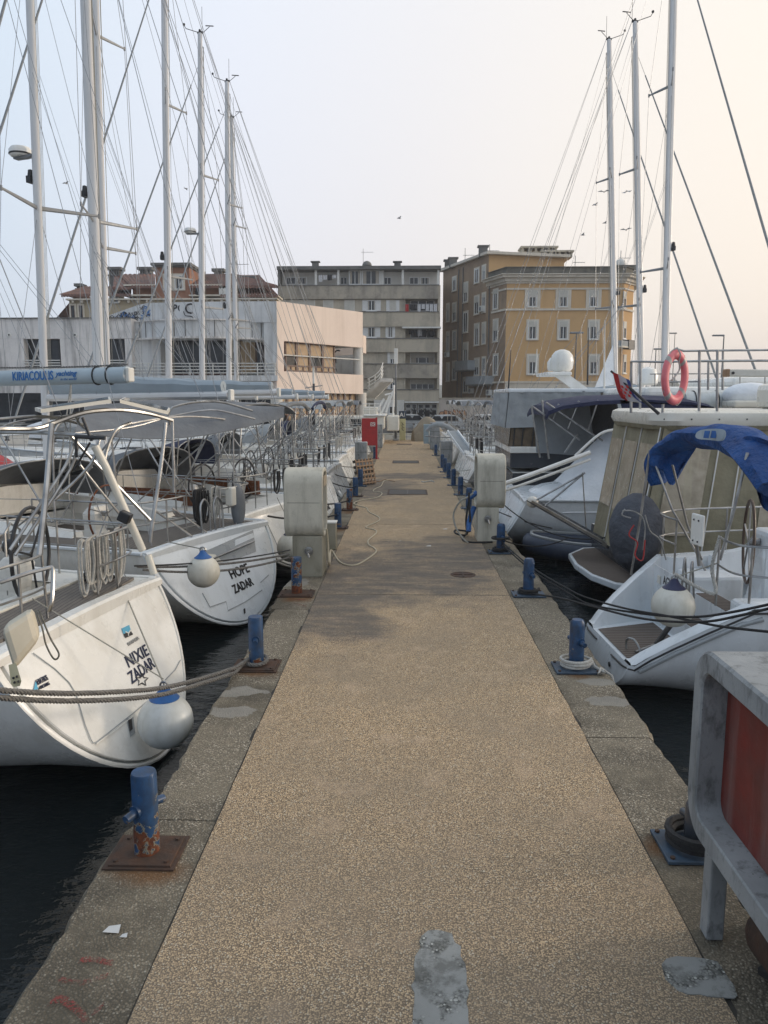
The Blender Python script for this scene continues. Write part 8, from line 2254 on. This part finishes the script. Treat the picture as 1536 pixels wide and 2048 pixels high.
m = MB(); P = [(3.4,fyz(893)),(3.4,fyz(845)),(9.8,fyz(835)),(9.8,fyz(893))]; wbx(fy, fyx(1155), 9.8, Yq+.1, 24.9, fyz(893), fyz(790), 'saloon', gelb, .08)
# radar arch with domes
poly_face([V(1105,748,22.5),V(1128,742,22.5),V(1180,780,22.5),V(1150,782,22.5)], .12, 'arch_wing', gel, fy); poly_face([V(1105,748,24.0),V(1128,742,24.0),V(1180,780,24.0),V(1150,782,24.0)], .12, 'arch_wing', gel, fy)
a = V(1118,745,22.4); m = MB(); m.box(a.x-.35,a.x+.35,22.3,24.2,a.z-.08,a.z+.02); m.build('arch_top', gel, fy, world=True, bevel=.03)
dc = V(1124,722,22.9); r_ = .31
m = MB(); m.lathe(dc-Vector((0,0,.0)), [(0,-.30),(.24,-.30),(.31,-.22),(.335,.0),(.30,.16),(.20,.28),(.08,.325),(0,.33)], 24); m.build('radar_dome', gel, fy, smooth=True, world=True)
dc = V(1108,728,23.3); m = MB(); m.lathe(dc, [(0,-.2),(.17,-.2),(.2,-.1),(.2,.05),(.12,.18),(0,.21)], 20); m.build('radar_dome', gel, fy, smooth=True, world=True)
dc = V(1296,752,21.5); m = MB(); m.lathe(dc, [(0,-.25),(.20,-.25),(.26,-.2),(.27,.0),(.2,.18),(.08,.24),(0,.25)], 22); m.build('radar_dome', gel, fy, smooth=True, world=True)
for u, v0, v1, Y in ((1022,700,790,23),(1074,698,745,23),(1177,655,770,23),(1210,640,790,22)):
    m = MB(); m.tube([V(u-6 if u == 1022 else u-2, v1, Y), V(u, v0, Y)], [.03,.010], 6); m.build('whip_antenna', black if u in (1022,1177) else whitep, fy, world=True)
# raked mizzen or awning with the triangular sail behind
poly_face([V(1190,775,23.5),V(1226,690,23.5),V(1228,770,23.5)], .03, 'triangular_sail', cv_white, fy)

# ---------------- big white yacht filling the gap above the canvas boat
bw = thing('motor_yacht', 'large white motor yacht with a rolled dinghy on top, far right', 'motor yacht', (6.0, 19.6, WZ), 0, 'motor yachts on the right')
Yw = 17.9
def wx(u): return V(u, 800, Yw).x
def wz_(v): return V(1400, v, Yw).z
wbx(bw, wx(1300), wx(1700), Yw+.3, 22.5, -.4, wz_(800), 'hull', gel, .2)
wbx(bw, wx(1288), wx(1720), Yw, 22.7, wz_(800), wz_(773), 'upper_deck', gel, .12)
wbx(bw, wx(1345), wx(1760), Yw+.2, 22.4, wz_(830), wz_(803), 'window_band', glass, .02)
wbx(bw, wx(1480), wx(1760), Yw+.4, 22.0, wz_(773), wz_(752), 'wheelhouse', gel, .12)
m = MB(); m.tube([V(1366,804,Yw-.1), V(1458,803,Yw-.1)], .24, 16); o = m.build('rolled_dinghy', fendw, bw, smooth=True, world=True)
m = MB(); torus(m, V(1385,804,Yw-.1), .25, .015, Matrix(((0,0,1),(1,0,0),(0,1,0))), 20, 5); torus(m, V(1430,804,Yw-.1), .25, .015, Matrix(((0,0,1),(1,0,0),(0,1,0))), 20, 5); m.build('lashing', black, o, world=True)
m = MB(); m.sphere(V(1500,790,17.4), .5, (1.2,.8,.55), 16, 10); m.build('covered_tender', cv_white, bw, smooth=True, world=True)
wbx(bw, V(1465,800,17).x, V(1620,800,17).x, 16.9, 17.6, V(1465,815,17).z, V(1465,801,17).z, 'davit_step', gelw, .04)
m = MB()
for u in (1310,1350,1480,1530): m.tube([V(u,773,Yw+.2),V(u,748,Yw+.2)], .015, 5)
m.tube([V(1300,748,Yw+.2),V(1540,747,Yw+.2)], .015, 5); m.build('deck_rail', steel, bw, world=True)

# ---------------- sailing yachts on the right
random.seed(33)
def ry(x, y, deg, label, **k): t, h = yacht(x, y, deg, label, **k); return t, h
ry(2.4, 26.6, 2, 'white sailboat with grey sail cover, tallest mast on the right', xm=6.55, Hm=19.2, lean=.5, r=.092, hood=cv_navy, boom=(4.6,3.3,.3), folded=cv_grey)
ry(2.4, 30.0, 1, 'white sailboat with mast leaning slightly left, second right mast', xm=6.85, Hm=top_of(1270,46,30.2), lean=1.0, r=.092, hood=cv_grey, canvas=None)
ry(2.3, 33.9, 1, 'white sailboat with forked masthead vane, leftmost right hand mast', xm=7.0, Hm=top_of(1216,81,34.1), lean=1.0, r=.098, hood=cv_grey, folded=cv_lgrey)
ry(2.3, 37.8, 1, 'mastless white yacht with grey awning frame far along the right side', xm=0, canvas=cv_grey, hood=None, L=10)
ry(2.3, 41.6, 1, 'small yacht with navy hood near the far right end', xm=0, folded=cv_grey, hood=cv_navy, L=9)
ry(2.3, 45.6, 1, 'last small yacht on the right before the quay', xm=0, canvas=cv_lgrey, hood=None, L=9)
motorboat(2.5, 21.4, -1, 'small grey white motor boat with raised bow canopy behind the right pedestal', L=6.5, B=1.15, cov=None)
# slanted blue-grey gangplank boat bow near the far right bollards
t = thing('raised_gangway', 'pale blue grey gangway raised steeply on the far right row', 'gangway', (2.2, 30, 0))
m = MB(); a0_, a1_ = V(905,862,31), V(958,935,29)
for off in (-.2,.2): m.bar(a0_+Vector((off,0,0)), a1_+Vector((off,0,0)), .06, .10)
m.build('side_beam', gelb, t, world=True); m = MB(); m.bar(a0_, a1_, .36, .03); m.build('tread', cv_lgrey, t, world=True)
t = thing('lashed_cover', 'grey brown folded cover lying on a raised frame by the far right boats', 'boat cover', V(872,852,34))
m = MB(); m.tube(catmull([V(852,862,34),V(866,851,34),V(885,850,34),V(905,860,34),V(912,868,34)], 5), [.06+.06*math.sin(math.pi*i/20)*(1+.3*math.sin(i*2.1)) for i in range(21)], 10, flat=.7); m.build('folded_cover', cv_lgrey, t, smooth=True, world=True)
m = MB(); 
for u in (858, 880, 902): m.tube([V(u,862,34), V(u,885,34)], .02, 5)
m.tube([V(850,872,34), V(915,876,34)], .025, 6); m.build('frame', steel, t, world=True)
yh_n = 0
# ---------------- right mooring lines
def bl_line(a, b, d, r, label, mat=blackrope): mline(a, b, d, r, mat, label, False)
def vline(pix, r, label, mat=blackrope):
    m = MB(); m.tube(catmull([V(*p) for p in pix], 6), r, 7); tag(m.build('mooring_line', mat, smooth=True), label, 'mooring line')
RPL = Face((1.77,13.8), (1.55,-7.9)); RPL2 = Face((1.79,10.76), (1.5,-4.9))
def rline(fc, pix, r, label):
    P = []
    for u, v in pix: s_, z_ = fc.hit(u, v); P.append(fc.P(s_, z_))
    m = MB(); m.tube(catmull(P, 6), r, 7); tag(m.build('mooring_line', blackrope, smooth=True), label, 'mooring line')
rline(RPL, [(1003,1083),(1060,1132),(1140,1180),(1185,1199),(1260,1219),(1330,1231),(1390,1243),(1450,1254),(1560,1266)], .013, 'upper black line from the rope wound bollard, falling to the right across the AGK stern')
rline(RPL, [(1003,1088),(1060,1138),(1140,1188),(1185,1210),(1290,1228),(1385,1234),(1460,1225),(1560,1204)], .013, 'black line from the rope wound bollard rising to the right over the AGK fender')
rline(RPL2, [(1066,1188),(1120,1196),(1185,1213),(1290,1238),(1400,1244),(1480,1231),(1560,1211)], .013, 'black line from the second right bollard across the AGK stern')
bl_line((1.69,19.4,.3), (3.1,15.9,.1), .1, .014, 'black line from the bollard behind the right pedestal to the dinghy')
bl_line((1.65,22.2,.3), (2.8,19.4,.45), .12, .014, 'dark line from the next right bollard to the sport boat')
bl_line((1.60,24.6,.3), (2.9,21.8,.5), .12, .016, 'grey line from the third far right bollard to the flybridge yacht', greyrope)
bl_line((1.58,26.9,.3), (2.6,25.2,.6), .1, .016, 'pale line from the rope tied far bollard to the tallest right sailboat', whiterope)
bl_line((1.77,13.8,.25), (3.3,15.3,.0), .15, .012, 'thin black line from the right pedestal bollard to the dinghy bow')
bl_line(V(1008,1010,15), V(1210,1075,14), .25, .012, 'thin black line from the right pedestal sagging to the beige motor yacht')

# ================================================================ thin sea haze round everything built
zz = bpy.data.materials.new('sea_haze'); zz.use_nodes = True; zt_ = zz.node_tree; zt_.nodes.clear()
pv = zt_.nodes.new('ShaderNodeVolumePrincipled'); pv.inputs['Color'].default_value = (.92,.93,.96,1); pv.inputs['Density'].default_value = .0008; pv.inputs['Anisotropy'].default_value = .2
ov = zt_.nodes.new('ShaderNodeOutputMaterial'); zt_.links.new(pv.outputs[0], ov.inputs['Volume'])
hz_ = MB().box(-620, 900, -60, 1850, WZ-2.2, 40).build('haze', zz); hz_['kind'] = 'stuff'
